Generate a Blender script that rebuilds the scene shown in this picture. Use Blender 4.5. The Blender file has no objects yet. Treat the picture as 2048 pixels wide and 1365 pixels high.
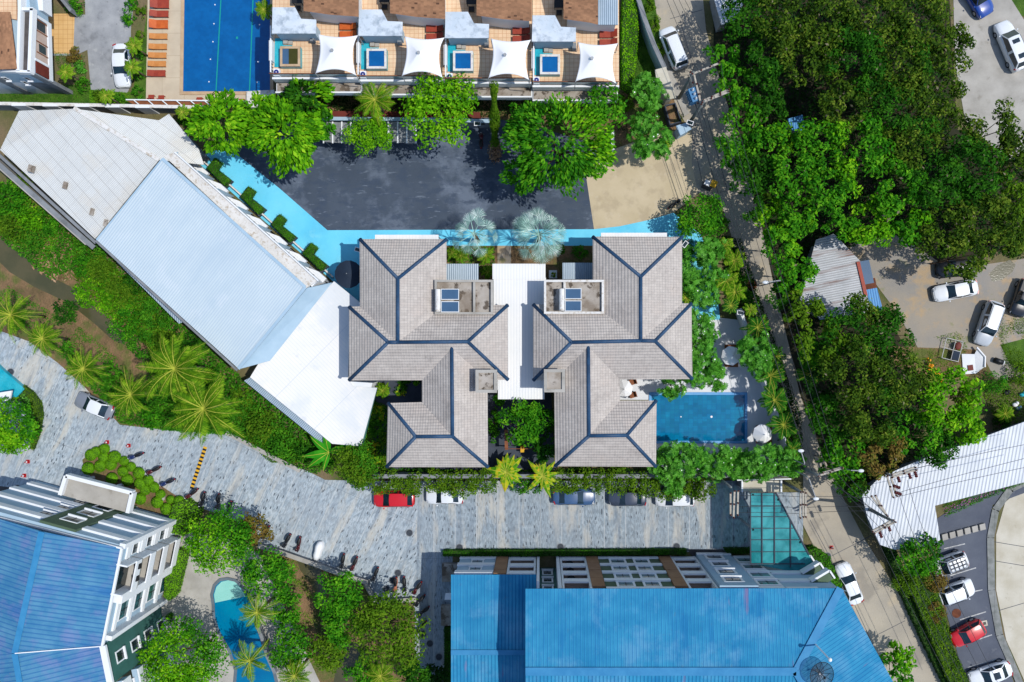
import bpy, math, random
import numpy as np
from mathutils import Vector, Matrix
from math import radians as R, sin, cos, pi, sqrt, atan2, hypot

# ------------------------------------------------------------------ camera, sky, sun, exposure
SC = bpy.context.scene
COL = SC.collection
F, H, NX, NY = 1593.0, 86.0, 1080.0, 690.0      # focal length (px of the 2048 frame), flying height, nadir point
cam = bpy.data.cameras.new("camera"); co = bpy.data.objects.new("camera", cam); COL.objects.link(co)
cam.sensor_width = 36; cam.lens = F * 36 / 2048; cam.clip_start = 1; cam.clip_end = 3000
cam.shift_x = (1024 - NX) / 2048; cam.shift_y = (NY - 682.5) / 2048
co.location = (0, 0, H); co.rotation_euler = (0, 0, 0); SC.camera = co
SUN_EL, SUN_AZ = 61.0, -5.0                      # azimuth measured from +X
w = bpy.data.worlds.new("World"); SC.world = w; w.use_nodes = True
nt = w.node_tree; sky = nt.nodes.new('ShaderNodeTexSky'); sky.sky_type = 'NISHITA'; sky.sun_disc = False
sky.sun_elevation = R(SUN_EL); sky.sun_rotation = R(90 - SUN_AZ); sky.air_density = 1.0; sky.dust_density = 0.6
nt.links.new(sky.outputs[0], nt.nodes['Background'].inputs[0]); nt.nodes['Background'].inputs[1].default_value = 0.15
sl = bpy.data.lights.new("sun", 'SUN'); sl.energy = 3.35; sl.angle = R(0.55); sl.color = (1.0, 0.965, 0.90)
so = bpy.data.objects.new("sun", sl); COL.objects.link(so)
sd = Vector((cos(R(SUN_EL)) * cos(R(SUN_AZ)), cos(R(SUN_EL)) * sin(R(SUN_AZ)), sin(R(SUN_EL))))
so.rotation_euler = sd.to_track_quat('Z', 'Y').to_euler(); so.location = sd * 60
SC.view_settings.view_transform = 'Standard'; SC.view_settings.look = 'None'
SC.view_settings.exposure = 0.27; SC.view_settings.gamma = 1.0
SC.cycles.max_bounces = 5; SC.cycles.diffuse_bounces = 2; SC.cycles.glossy_bounces = 2
SC.cycles.transparent_max_bounces = 6; SC.cycles.use_denoising = True

rnd = random.Random(7)

# ------------------------------------------------------------------ helpers
def P(x, y, z=0.0):
    """pixel of the photograph -> world point at height z"""
    k = (H - z) / F
    return Vector(((x - NX) * k, (NY - y) * k, z))
def Z(x0, y0, s, pts): return [(x0 + a / s, y0 + b / s) for a, b in pts]
def PP(pts, z=0.0): return [P(a, b, z) for a, b in pts]
def tag(o, label=None, cat=None, group=None, kind=None):
    if label: o['label'] = label
    if cat: o['category'] = cat
    if group: o['group'] = group
    if kind: o['kind'] = kind
    return o
def empty(name, loc, rot=0.0, label=None, cat=None, group=None):
    o = bpy.data.objects.new(name, None); COL.objects.link(o); o.location = loc
    o.rotation_euler = (0, 0, rot); o.empty_display_size = 0.3
    return tag(o, label, cat, group)
def link(name, me, mat, parent=None, mats=None):
    o = bpy.data.objects.new(name, me); COL.objects.link(o)
    for m in (mats or [mat]): me.materials.append(m)
    if parent is not None: o.parent = parent
    return o
def copy_tree(o, parent=None):
    c = o.copy(); COL.objects.link(c)
    if parent is not None: c.parent = parent
    for ch in list(o.children): copy_tree(ch, c)
    return c

class M:
    """collects shapes and links them as ONE mesh"""
    def __init__(s): s.v = []; s.f = []; s.mi = []; s.cur = 0
    def poly(s, pts):
        b = len(s.v); s.v += [tuple(p) for p in pts]; s.f.append(list(range(b, b + len(pts)))); s.mi.append(s.cur); return s
    def prism(s, pts, z0, z1, top=None):
        """pts: world points (x,y,..); vertical extrusion z0..z1; top: optional other outline"""
        pts = [(p[0], p[1]) for p in pts]; tp = [(p[0], p[1]) for p in (top or pts)]
        a = sum(pts[i][0] * pts[(i + 1) % len(pts)][1] - pts[(i + 1) % len(pts)][0] * pts[i][1] for i in range(len(pts)))
        if a < 0: pts = pts[::-1]; tp = tp[::-1]
        n = len(pts); b = len(s.v)
        s.v += [(x, y, z0) for x, y in pts] + [(x, y, z1) for x, y in tp]
        s.f.append([b + n + i for i in range(n)]); s.f.append([b + n - 1 - i for i in range(n)])
        for i in range(n): s.f.append([b + i, b + (i + 1) % n, b + n + (i + 1) % n, b + n + i])
        s.mi += [s.cur] * (n + 2); return s
    def box(s, x0, x1, y0, y1, z0, z1): return s.prism([(x0, y0), (x1, y0), (x1, y1), (x0, y1)], z0, z1)
    def bar(s, a, b, w, h):
        """beam of width w (sideways) and height h between points a and b"""
        a = Vector(a); b = Vector(b); d = (b - a).normalized()
        u = d.cross(Vector((0, 0, 1)));
        if u.length < 1e-4: u = Vector((1, 0, 0))
        u.normalize(); t = u.cross(d).normalized(); u *= w / 2; t *= h / 2
        k = len(s.v)
        for c in (a, b):
            for p in (-u - t, u - t, u + t, -u + t): s.v.append(tuple(c + p))
        for f in ((0, 1, 2, 3), (7, 6, 5, 4), (0, 4, 5, 1), (1, 5, 6, 2), (2, 6, 7, 3), (3, 7, 4, 0)): s.f.append([k + i for i in f]); s.mi.append(s.cur)
        return s
    def tube(s, pts, r, n=6, r1=None, cap=True):
        pts = [Vector(p) for p in pts]; k0 = len(s.v); m = len(pts)
        for i, p in enumerate(pts):
            d = (pts[min(i + 1, m - 1)] - pts[max(i - 1, 0)]).normalized()
            u = d.cross(Vector((0.01, 0.02, 1)));
            if u.length < 0.05: u = d.cross(Vector((1, 0, 0)))
            u.normalize(); t = d.cross(u); rr = r if r1 is None else r + (r1 - r) * i / (m - 1)
            for j in range(n):
                a = 2 * pi * j / n; s.v.append(tuple(p + (u * cos(a) + t * sin(a)) * rr))
        for i in range(m - 1):
            for j in range(n):
                a = k0 + i * n + j; b = k0 + i * n + (j + 1) % n
                s.f.append([a, a + n, b + n, b]); s.mi.append(s.cur)
        if cap:
            s.f.append([k0 + j for j in range(n)]); s.f.append([k0 + (m - 1) * n + n - 1 - j for j in range(n)]); s.mi += [s.cur] * 2
        return s
    def lathe(s, c, prof, n=16, ax=None):
        """prof: (radius, height) pairs from bottom to top, round vertical axis at c"""
        c = Vector(c); k = len(s.v); m = len(prof)
        for r, z in prof:
            for j in range(n):
                a = 2 * pi * j / n; p = Vector((r * cos(a), r * sin(a), z))
                if ax is not None: p = ax @ p
                s.v.append(tuple(c + p))
        for i in range(m - 1):
            for j in range(n):
                a = k + i * n + j; b = k + i * n + (j + 1) % n; s.f.append([a, b, b + n, a + n]); s.mi.append(s.cur)
        s.f.append([k + n - 1 - j for j in range(n)]); s.f.append([k + (m - 1) * n + j for j in range(n)]); s.mi += [s.cur] * 2
        return s
    def disc(s, c, r, h, n=20): return s.lathe(c, [(r, 0), (r, h)], n)
    def ball(s, c, rx, ry, rz, n=10, m=7, zmin=-1.0):
        c = Vector(c); k = len(s.v)
        for i in range(m + 1):
            ph = -pi / 2 + pi * i / m
            for j in range(n):
                a = 2 * pi * j / n; s.v.append((c.x + rx * cos(ph) * cos(a), c.y + ry * cos(ph) * sin(a), c.z + max(rz * sin(ph), zmin * rz)))
        for i in range(m):
            for j in range(n):
                a = k + i * n + j; b = k + i * n + (j + 1) % n; s.f.append([a, b, b + n, a + n]); s.mi.append(s.cur)
        return s
    def each(s, name, mat, parent=None, **kw):
        """link every connected piece as an object of its own"""
        par = list(range(len(s.v)))
        def fd(i):
            while par[i] != i: par[i] = par[par[i]]; i = par[i]
            return i
        for f in s.f:
            for i in f[1:]: par[fd(i)] = fd(f[0])
        groups = {}
        for f in s.f: groups.setdefault(fd(f[0]), []).append(f)
        out = []
        for fs in groups.values():
            m = M(); idx = {}
            for f in fs:
                for i in f:
                    if i not in idx: idx[i] = len(m.v); m.v.append(s.v[i])
                m.f.append([idx[i] for i in f]); m.mi.append(0)
            out.append(m.build(name, mat, parent, **kw))
        return out
    def build(s, name, mat, parent=None, smooth=False, world=True, ang=0.0, bevel=0.0, **kw):
        off = parent.matrix_basis.translation if (parent is not None and world) else Vector((0, 0, 0))
        if parent is not None and world and parent.parent is not None: off = off + parent.parent.matrix_basis.translation
        me = bpy.data.meshes.new(name)
        vv = [(x - off.x, y - off.y, z - off.z) for x, y, z in s.v]
        me.from_pydata(vv, [], s.f); me.update()
        mats = mat if isinstance(mat, (list, tuple)) else [mat]
        for m_ in mats: me.materials.append(m_)
        if len(mats) > 1: me.polygons.foreach_set('material_index', s.mi)
        uv = me.uv_layers.new(name='uv'); ca, sa = cos(ang), sin(ang)
        for p in me.polygons:
            n = p.normal
            if abs(n.z) > 0.995: u = Vector((ca, sa, 0)); v = Vector((-sa, ca, 0))
            else: u = Vector((0, 0, 1)).cross(n).normalized(); v = n.cross(u)
            for li in p.loop_indices:
                q = Vector(s.v[me.loops[li].vertex_index]); uv.data[li].uv = (q.dot(u), q.dot(v))
            p.use_smooth = smooth
        o = bpy.data.objects.new(name, me); COL.objects.link(o)
        if parent is not None: o.parent = parent
        if bevel:
            b = o.modifiers.new('bevel', 'BEVEL'); b.width = bevel; b.segments = 2; b.limit_method = 'ANGLE'
        return tag(o, **kw)

# ------------------------------------------------------------------ materials
def lin(c):
    c /= 255.0
    return c / 12.92 if c <= 0.04045 else ((c + 0.055) / 1.055) ** 2.4
ILL = 1.38
def C(r, g, b, k=1.0): return tuple(min(0.88, lin(x) / ILL * k) for x in (r, g, b)) + (1.0,)

class NT:
    def __init__(s, m):
        m.use_nodes = True; s.t = m.node_tree; s.n = s.t.nodes; s.l = s.t.links; s.n.clear()
    def a(s, typ, ins=None, **props):
        nd = s.n.new(typ)
        for k, v in props.items(): setattr(nd, k, v)
        for k, v in (ins or {}).items(): s.set(nd, k, v)
        return nd
    def set(s, nd, k, v):
        if isinstance(v, bpy.types.NodeSocket): s.l.new(v, nd.inputs[k])
        else: nd.inputs[k].default_value = v
    def math(s, op, a, b=0.0, c=0.0): 
        nd = s.a('ShaderNodeMath', {0: a, 1: b, 2: c}, operation=op); return nd.outputs[0]
    def mix(s, f, a, b, mode='MIX'):
        nd = s.n.new('ShaderNodeMix'); nd.data_type = 'RGBA'; nd.blend_type = mode
        s.set(nd, 0, f); s.set(nd, 6, a); s.set(nd, 7, b); return nd.outputs[2]
    def noise(s, vec, scale, detail=4, rough=0.55, dist=0.0):
        return s.a('ShaderNodeTexNoise', {'Vector': vec, 'Scale': scale, 'Detail': detail, 'Roughness': rough, 'Distortion': dist}).outputs[0]
    def step(s, v, lo, hi):
        nd = s.a('ShaderNodeMapRange', {0: v, 1: lo, 2: hi, 3: 0.0, 4: 1.0}); nd.clamp = True; return nd.outputs[0]

def mk(name, col, col2=None, scale=1.0, detail=5, rough=0.75, metal=0.0, spec=0.35, stains=(), lines=(), cells=None,
       bump=0.0, bscale=6.0, coat=0.0, stretch=None, lo=0.35, hi=0.65, fine=0.0):
    """stains: (colour, scale, lo, hi, strength[, stretch]); lines: (axis, spacing, width, colour, strength, bump); cells: (su, sv, amount, dark probability, dark colour)"""
    m = bpy.data.materials.new(name); N = NT(m)
    tc = N.a('ShaderNodeTexCoord'); ob = tc.outputs['Object']; uvs = tc.outputs['UV']
    sep = N.a('ShaderNodeSeparateXYZ', {0: uvs}); U, V = sep.outputs[0], sep.outputs[1]
    def st(vec, q):
        if not q: return vec
        return N.a('ShaderNodeMapping', {'Vector': vec, 'Scale': q}).outputs[0]
    c = col
    if col2: c = N.mix(N.step(N.noise(st(uvs if stretch else ob, stretch), scale, detail), lo, hi), col, col2)
    if cells:
        su, sv, am, dp, dc = cells
        fu = N.math('FLOOR', N.math('DIVIDE', U, su)); sh = N.math('MULTIPLY', N.math('MODULO', fu, 2.0), 0.5)
        fv = N.math('FLOOR', N.math('ADD', N.math('DIVIDE', V, sv), sh))
        wn = N.a('ShaderNodeTexWhiteNoise', {0: N.a('ShaderNodeCombineXYZ', {0: fu, 1: fv}).outputs[0]})
        g = N.math('MULTIPLY_ADD', wn.outputs[0], am, 1.0 - am / 2)
        c = N.mix(1.0, c, N.a('ShaderNodeCombineColor', {0: g, 1: g, 2: g}).outputs[0], 'MULTIPLY')
        if dp > 0:
            wn2 = N.a('ShaderNodeTexWhiteNoise', {0: N.a('ShaderNodeCombineXYZ', {0: fv, 1: fu}).outputs[0]})
            c = N.mix(N.math('LESS_THAN', wn2.outputs[0], dp), c, dc)
    for q in stains:
        sc_, s0, s1, k = q[1:5]
        f = N.step(N.noise(st(uvs if len(q) > 5 else ob, q[5] if len(q) > 5 else None), sc_, 6, 0.6), s0, s1)
        c = N.mix(N.math('MULTIPLY', f, k), c, q[0])
    hb = None
    for ax, sp, wd, lc, k, bk in lines:
        fr = N.math('FRACT', N.math('DIVIDE', U if ax == 'u' else V, sp))
        ln = N.math('LESS_THAN', fr, wd / sp)
        c = N.mix(N.math('MULTIPLY', ln, k), c, lc)
        if bk:
            s_ = N.math('MULTIPLY', N.math('SINE', N.math('MULTIPLY', fr, 2 * pi)), bk)
            hb = s_ if hb is None else N.math('ADD', hb, s_)
    if fine:
        g = N.math('MULTIPLY_ADD', N.noise(ob, 9.0, 3, 0.7), fine, 1.0 - fine / 2)
        c = N.mix(1.0, c, N.a('ShaderNodeCombineColor', {0: g, 1: g, 2: g}).outputs[0], 'MULTIPLY')
    p = N.a('ShaderNodeBsdfPrincipled', {'Base Color': c, 'Roughness': rough, 'Metallic': metal, 'Specular IOR Level': spec, 'Coat Weight': coat, 'Coat Roughness': 0.05})
    if bump:
        nb = N.math('MULTIPLY', N.noise(ob, bscale, 4), bump)
        hb = nb if hb is None else N.math('ADD', hb, nb)
    if hb is not None:
        N.l.new(N.a('ShaderNodeBump', {'Height': hb, 'Strength': 1.0, 'Distance': 1.0}).outputs[0], p.inputs['Normal'])
    N.l.new(p.outputs[0], N.a('ShaderNodeOutputMaterial').inputs[0])
    return m

def leafmat(name, cols, tr=0.33, rough=0.7, spec=0.07, hue=None):
    m = bpy.data.materials.new(name); N = NT(m)
    g = N.a('ShaderNodeNewGeometry'); ob = N.a('ShaderNodeTexCoord').outputs['Object']
    f = N.math('ADD', N.math('MULTIPLY', g.outputs['Random Per Island'], 0.55), N.math('MULTIPLY', N.step(N.noise(ob, 0.8, 4), 0.36, 0.64), 0.45))
    r = N.a('ShaderNodeValToRGB', {0: f}); e = r.color_ramp.elements
    n = len(cols)
    e[0].position = 0; e[0].color = cols[0]; e[1].position = 1; e[1].color = cols[-1]
    for i in range(1, n - 1): x = e.new(i / (n - 1)); x.color = cols[i]
    d = N.a('ShaderNodeBsdfPrincipled', {'Base Color': r.outputs[0], 'Roughness': rough, 'Specular IOR Level': spec})
    t = N.a('ShaderNodeBsdfTranslucent', {'Color': N.mix(1.0, r.outputs[0], (1.35, 1.4, 0.7, 1), 'MULTIPLY')})
    s = N.a('ShaderNodeMixShader', {0: tr, 1: d.outputs[0], 2: t.outputs[0]})
    N.l.new(s.outputs[0], N.a('ShaderNodeOutputMaterial').inputs[0])
    return m
def L(*t): return [tuple(lin(x) / 1.05 for x in c) + (1.0,) for c in t]

MAT = {}
W_ = MAT
K0 = (0, 0, 0, 1)
W_['ground'] = mk('ground earth', C(128, 112, 84), C(84, 96, 44), 0.25, 8, 0.95, bump=0.15, bscale=3, fine=0.4)
W_['soil'] = mk('soil bank', C(150, 118, 86), C(110, 92, 62), 0.6, 8, 0.95, bump=0.2, bscale=4, fine=0.5, stains=[(C(88, 108, 40), 0.5, 0.48, 0.62, 0.8)])
W_['litter'] = mk('dark leaf litter', C(58, 50, 34), C(36, 44, 22), 1.2, 6, 0.95, fine=0.5)  # leaf litter coloured extra dark, standing in for shade between the crowns
W_['brush'] = mk('dead brush', C(150, 120, 95), C(84, 62, 44), 3.5, 8, 0.95, bump=0.3, bscale=8, fine=0.7)
W_['grass'] = mk('lawn', C(92, 128, 36), C(60, 96, 22), 0.9, 8, 0.95, bump=0.15, bscale=12, fine=0.6)
W_['canal'] = mk('canal water', C(78, 78, 52), C(96, 90, 62), 0.4, 5, 0.12, spec=0.5, bump=0.006, bscale=5)
for kk_, c1_, c2_ in (('cobble', C(160, 172, 180), C(140, 154, 164)), ('cobble_l', C(178, 188, 194), C(156, 170, 180))):
  W_[kk_] = mk('cobbled street', c1_, c2_, 1.4, 8, 0.85, cells=(0.11, 0.30, 0.5, 0.03, C(84, 92, 100)),
    lines=[('u', 2.3, 0.09, C(204, 208, 208), 0.55, 0), ('u', 5.1, 0.07, C(120, 130, 138), 0.5, 0), ('v', 7.7, 0.06, C(120, 128, 134), 0.5, 0)],
    stains=[(C(208, 202, 188), 0.4, 0.52, 0.64, 0.7, (1.6, 0.35, 1)), (C(118, 132, 146), 0.6, 0.55, 0.68, 0.65, (2.2, 0.2, 1)), (C(156, 166, 174), 0.1, 0.45, 0.62, 0.4), (C(96, 100, 104), 2.5, 0.66, 0.74, 0.35)],
    fine=0.3)
W_['lane'] = mk('worn concrete lane', C(184, 174, 156), C(168, 160, 146), 0.35, 8, 0.9, fine=0.2,
    stains=[(C(140, 134, 124), 0.25, 0.54, 0.62, 0.6), (C(196, 180, 152), 0.3, 0.56, 0.66, 0.7), (C(112, 104, 92), 1.1, 0.66, 0.74, 0.4)])
W_['tan'] = mk('tan driveway', C(210, 194, 164), C(200, 184, 152), 0.4, 7, 0.9, fine=0.1, stains=[(C(176, 160, 134), 0.5, 0.5, 0.6, 0.5), (C(212, 198, 172), 0.9, 0.58, 0.68, 0.5)])
W_['asphalt'] = mk('dark asphalt', C(66, 78, 94), C(76, 88, 104), 0.3, 8, 0.85, fine=0.25,
    stains=[(C(114, 126, 144), 0.16, 0.50, 0.60, 0.7), (C(62, 76, 96), 0.7, 0.50, 0.60, 0.75, (1, 1.6, 1)), (C(130, 142, 158), 1.3, 0.60, 0.68, 0.5, (0.5, 2.0, 1))])
W_['bluepaint'] = mk('light blue painted path', C(104, 214, 248), C(122, 224, 252), 0.3, 5, 0.7, fine=0.04, stains=[(C(88, 194, 232), 0.35, 0.5, 0.72, 0.6), (C(136, 222, 244), 0.8, 0.58, 0.7, 0.5), (C(110, 170, 190), 2.0, 0.66, 0.76, 0.45), (C(84, 140, 160), 7.0, 0.72, 0.8, 0.5)])
W_['lot'] = mk('dirt parking lot', C(170, 158, 140), C(150, 146, 140), 0.22, 9, 0.95, fine=0.22,
    stains=[(C(186, 160, 124), 0.35, 0.52, 0.62, 0.8), (C(96, 84, 70), 0.5, 0.64, 0.74, 0.6), (C(120, 128, 70), 0.4, 0.6, 0.68, 0.6)])
W_['concrete'] = mk('pale concrete', C(188, 184, 176), C(166, 162, 154), 0.5, 8, 0.9, fine=0.15, stains=[(C(140, 134, 122), 1.0, 0.6, 0.72, 0.5)])
W_['greylane'] = mk('grey mottled concrete', C(172, 174, 176), C(142, 145, 149), 0.5, 9, 0.9, fine=0.25, stains=[(C(112, 114, 116), 0.5, 0.56, 0.7, 0.6), (C(196, 196, 194), 0.9, 0.6, 0.7, 0.5), (C(96, 98, 100), 2.5, 0.64, 0.72, 0.5)])
W_['concrete2'] = mk('cream concrete', C(212, 206, 190), C(194, 186, 166), 0.5, 8, 0.9, fine=0.15, stains=[(C(150, 140, 116), 0.9, 0.62, 0.74, 0.6)])
W_['bay'] = mk('bay asphalt', C(98, 104, 116), C(84, 90, 104), 0.4, 8, 0.9, fine=0.25, stains=[(C(128, 132, 138), 0.8, 0.6, 0.7, 0.5)])
W_['kerb'] = mk('kerb stone', C(150, 152, 150), C(120, 124, 120), 1.5, 6, 0.9, fine=0.3, lines=[('u', 1.0, 0.04, C(80, 80, 80), 0.6, 0)])
W_['marking'] = mk('worn white marking', C(214, 214, 210), C(150, 152, 156), 2.5, 6, 0.9)
W_['deck'] = mk('pool deck', C(214, 198, 172), C(200, 184, 160), 0.6, 6, 0.85, lines=[('u', 2.4, 0.04, C(168, 150, 126), 0.7, 0), ('v', 2.4, 0.04, C(168, 150, 126), 0.7, 0)], fine=0.1)
W_['terr'] = mk('peach terrace tiles', C(244, 212, 176), C(232, 196, 156), 0.8, 5, 0.7, lines=[('u', 0.42, 0.045, C(206, 150, 112), 0.75, 0), ('v', 0.42, 0.045, C(206, 150, 112), 0.75, 0)], cells=(0.42, 0.42, 0.1, 0, K0))
W_['terr2'] = mk('ochre terrace tiles', C(232, 190, 128), C(220, 176, 112), 0.8, 5, 0.7, lines=[('u', 0.5, 0.05, C(190, 140, 86), 0.7, 0), ('v', 0.5, 0.05, C(190, 140, 86), 0.7, 0)])
W_['whitedeck'] = mk('white deck', C(232, 234, 236), C(220, 224, 230), 0.6, 5, 0.7, fine=0.05)
W_['white'] = mk('white render', C(246, 248, 250), C(238, 242, 246), 0.7, 5, 0.7, fine=0.04)
W_['dirtywhite'] = mk('weathered white concrete', C(236, 234, 230), C(222, 220, 216), 1.0, 7, 0.85, fine=0.1, stains=[(C(170, 150, 120), 1.6, 0.56, 0.68, 0.8), (C(196, 186, 170), 4.0, 0.55, 0.62, 0.6)])
W_['greyblue'] = mk('pale blue-grey wall', C(178, 204, 222), C(166, 194, 214), 0.6, 5, 0.8)
W_['hotelgreen'] = mk('grey-green wall', C(88, 110, 84), C(78, 100, 78), 0.8, 5, 0.8)
W_['tealgreen'] = mk('teal green wall', C(60, 112, 104), C(52, 100, 92), 0.8, 5, 0.8)
W_['brownpanel'] = mk('brown cladding panel', C(168, 126, 92), C(154, 112, 80), 1, 5, 0.75)
W_['peach'] = mk('peach balcony wall', C(212, 190, 176), C(202, 178, 164), 1, 4, 0.8)
W_['greywall'] = mk('grey wall', C(146, 150, 154), C(124, 128, 132), 0.8, 6, 0.85, fine=0.2, stains=[(C(92, 94, 92), 0.9, 0.56, 0.7, 0.5)])
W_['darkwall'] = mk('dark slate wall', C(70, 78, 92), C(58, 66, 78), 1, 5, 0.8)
W_['slate'] = mk('dark flat roof felt', C(92, 88, 88), C(70, 66, 68), 1, 7, 0.9, fine=0.2)
W_['maroon'] = mk('maroon panel', C(122, 48, 36), C(104, 40, 32), 1, 5, 0.7)
W_['glassdark'] = mk('dark window glass', C(22, 34, 40), C(34, 62, 66), 0.8, 2, 0.08, spec=0.6)
W_['glassteal'] = mk('teal window glass', C(60, 120, 124), C(30, 62, 66), 1.5, 2, 0.08, spec=0.6)
W_['balglass'] = mk('balcony glass', C(116, 150, 160), C(86, 120, 126), 1.0, 2, 0.15, spec=0.5)
W_['tile'] = mk('grey-brown roof tiles', C(202, 193, 184), C(188, 179, 171), 0.5, 6, 0.85, cells=(0.26, 0.33, 0.16, 0, K0), fine=0.14,
    lines=[('v', 0.33, 0.05, C(134, 130, 130), 0.5, 0.01), ('u', 0.26, 0.035, C(144, 140, 138), 0.45, 0.008)],
    stains=[(C(140, 132, 126), 0.3, 0.54, 0.70, 0.6), (C(214, 200, 188), 0.5, 0.55, 0.7, 0.5), (C(104, 98, 90), 1.6, 0.64, 0.76, 0.5), (C(122, 124, 104), 0.8, 0.66, 0.78, 0.4)])
W_['ridge'] = mk('slate blue ridge cap', C(44, 82, 118), C(34, 66, 98), 1.5, 5, 0.6, lines=[('v', 0.33, 0.04, C(20, 40, 64), 0.5, 0)], fine=0.2)
W_['browntile'] = mk('brown shingle roof', C(166, 122, 90), C(146, 106, 78), 0.8, 6, 0.9, cells=(0.3, 0.16, 0.35, 0.02, C(96, 66, 48)), fine=0.25)
def ribbed(name, c, c2, sp, wd, lc, k, b, **kw):
    return mk(name, c, c2, 0.5, 6, kw.pop('rough', 0.5), lines=[('u', sp, wd, lc, k, b)] + list(kw.pop('extra', [])), **kw)
W_['blueroof'] = ribbed('blue metal roof', C(60, 150, 192), C(44, 132, 178), 0.34, 0.055, C(22, 98, 150), 0.8, 0.01, fine=0.06, spec=0.05, rough=0.7,
    stains=[(C(30, 112, 170), 0.9, 0.54, 0.66, 0.55, (0.9, 0.14, 1)), (C(110, 170, 206), 0.35, 0.5, 0.66, 0.5), (C(136, 108, 150), 0.45, 0.64, 0.69, 0.7, (1.6, 0.22, 1)), (C(90, 120, 140), 2.2, 0.62, 0.7, 0.3)])
W_['blueroof2'] = ribbed('blue metal roof older', C(92, 148, 182), C(64, 126, 168), 0.42, 0.12, C(40, 100, 158), 0.6, 0.012, fine=0.1, spec=0.05, rough=0.7,
    stains=[(C(124, 134, 184), 0.45, 0.5, 0.64, 0.6), (C(44, 108, 172), 0.8, 0.58, 0.68, 0.6, (0.7, 0.25, 1)), (C(190, 120, 130), 0.6, 0.69, 0.75, 0.5)])
W_['blueflash'] = mk('blue ridge flashing', C(66, 144, 192), C(54, 132, 182), 1, 4, 0.6, spec=0.15, fine=0.05)
W_['whiteblue'] = ribbed('white-blue metal sheet', C(210, 224, 230), C(203, 218, 226), 0.26, 0.09, C(172, 194, 212), 0.6, 0.004, fine=0.04, stains=[(C(186, 206, 220), 0.25, 0.5, 0.7, 0.5, (1.5, .2, 1)), (C(224, 232, 238), 0.4, 0.55, 0.7, 0.5)])
W_['whitesheet'] = ribbed('white metal sheet', C(248, 247, 244), C(242, 243, 242), 0.30, 0.05, C(214, 222, 230), 0.5, 0.003, fine=0.03, stains=[(C(212, 220, 224), 0.6, 0.6, 0.75, 0.5, (1, .2, 1))])
W_['whiteflat'] = mk('white painted roof', C(250, 247, 242), C(244, 243, 240), 0.5, 5, 0.7, fine=0.04, lines=[('u', 0.33, 0.04, C(218, 226, 234), 0.6, 0), ('v', 5.2, 0.06, C(206, 214, 222), 0.7, 0)], stains=[(C(206, 210, 208), 0.9, 0.62, 0.74, 0.5), (C(222, 228, 232), 0.2, 0.5, 0.6, 0.6), (C(170, 166, 156), 5.0, 0.72, 0.78, 0.6)])
W_['cementsheet'] = ribbed('beige fibre cement sheet', C(230, 232, 229), C(222, 224, 221), 0.17, 0.05, C(196, 194, 190), 0.4, 0.012, fine=0.08,
    extra=[('v', 1.15, 0.07, C(178, 176, 172), 0.6, 0), ('u', 0.98, 0.05, C(196, 194, 190), 0.4, 0)], stains=[(C(226, 220, 208), 0.3, 0.5, 0.62, 0.6), (C(196, 180, 158), 1.4, 0.68, 0.8, 0.4)])
W_['zinc'] = ribbed('zinc corrugated sheet', C(178, 196, 210), C(158, 178, 194), 0.2, 0.07, C(110, 130, 148), 0.7, 0.012, rough=0.4)
W_['tinwhite'] = ribbed('white corrugated roof', C(226, 230, 236), C(208, 214, 222), 0.36, 0.12, C(160, 170, 182), 0.8, 0.012, fine=0.06, stains=[(C(180, 172, 160), 1.2, 0.66, 0.78, 0.4)])
W_['tinrust'] = ribbed('rusty corrugated shed roof', C(206, 208, 212), C(176, 180, 184), 0.24, 0.08, C(120, 122, 126), 0.8, 0.012,
    stains=[(C(118, 72, 52), 0.5, 0.54, 0.6, 0.85, (1.4, 0.14, 1)), (C(110, 150, 180), 0.35, 0.62, 0.66, 0.8)])
W_['bluetarp'] = ribbed('blue awning sheet', C(66, 146, 206), C(90, 166, 214), 0.25, 0.1, C(34, 100, 170), 0.7, 0.01)
W_['stainslab'] = mk('stained concrete slab', C(186, 178, 168), C(160, 150, 138), 0.7, 7, 0.95, fine=0.25, stains=[(C(74, 62, 50), 1.1, 0.54, 0.6, 0.85), (C(120, 104, 86), 0.5, 0.5, 0.62, 0.6)])
W_['bluestainslab'] = mk('pale blue stained slab', C(222, 230, 238), C(198, 212, 224), 0.5, 5, 0.85, fine=0.08, stains=[(C(140, 156, 170), 0.9, 0.5, 0.64, 0.75), (C(170, 176, 180), 3.0, 0.58, 0.7, 0.5)])
W_['pool'] = mk('pool water over blue tiles', C(6, 92, 158), C(12, 102, 170), 0.5, 3, 0.06, spec=0.4, bump=0.004, bscale=3, cells=(0.3, 0.3, 0.12, 0, K0), stains=[(C(6, 84, 146), 2.5, 0.5, 0.7, 0.35)])
W_['pool2'] = mk('pool water over teal tiles', C(6, 112, 160), C(14, 132, 172), 0.35, 6, 0.06, spec=0.4, bump=0.004, bscale=3, cells=(0.5, 0.5, 0.3, 0.0, K0), lines=[('u', 0.5, 0.05, C(8, 100, 156), 0.5, 0), ('v', 0.5, 0.05, C(8, 100, 156), 0.5, 0)], stains=[(C(6, 96, 150), 0.25, 0.48, 0.66, 0.5)])
W_['pool3'] = mk('lagoon water', C(0, 140, 176), C(0, 104, 158), 0.12, 4, 0.06, spec=0.4, bump=0.004, bscale=3, fine=0.1)
W_['poolpale'] = mk('shallow wading water', C(150, 218, 208), C(164, 226, 216), 0.5, 4, 0.08, spec=0.4, fine=0.05)
W_['algae'] = mk('green still water', C(74, 72, 26), C(66, 66, 22), 1, 3, 0.06)
W_['tealtile'] = mk('teal mosaic', C(22, 168, 190), C(60, 186, 204), 1.2, 4, 0.3, cells=(0.1, 0.1, 0.2, 0, K0))
W_['lanegreen'] = mk('pool lane line', C(20, 158, 150), None, rough=0.4)
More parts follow.
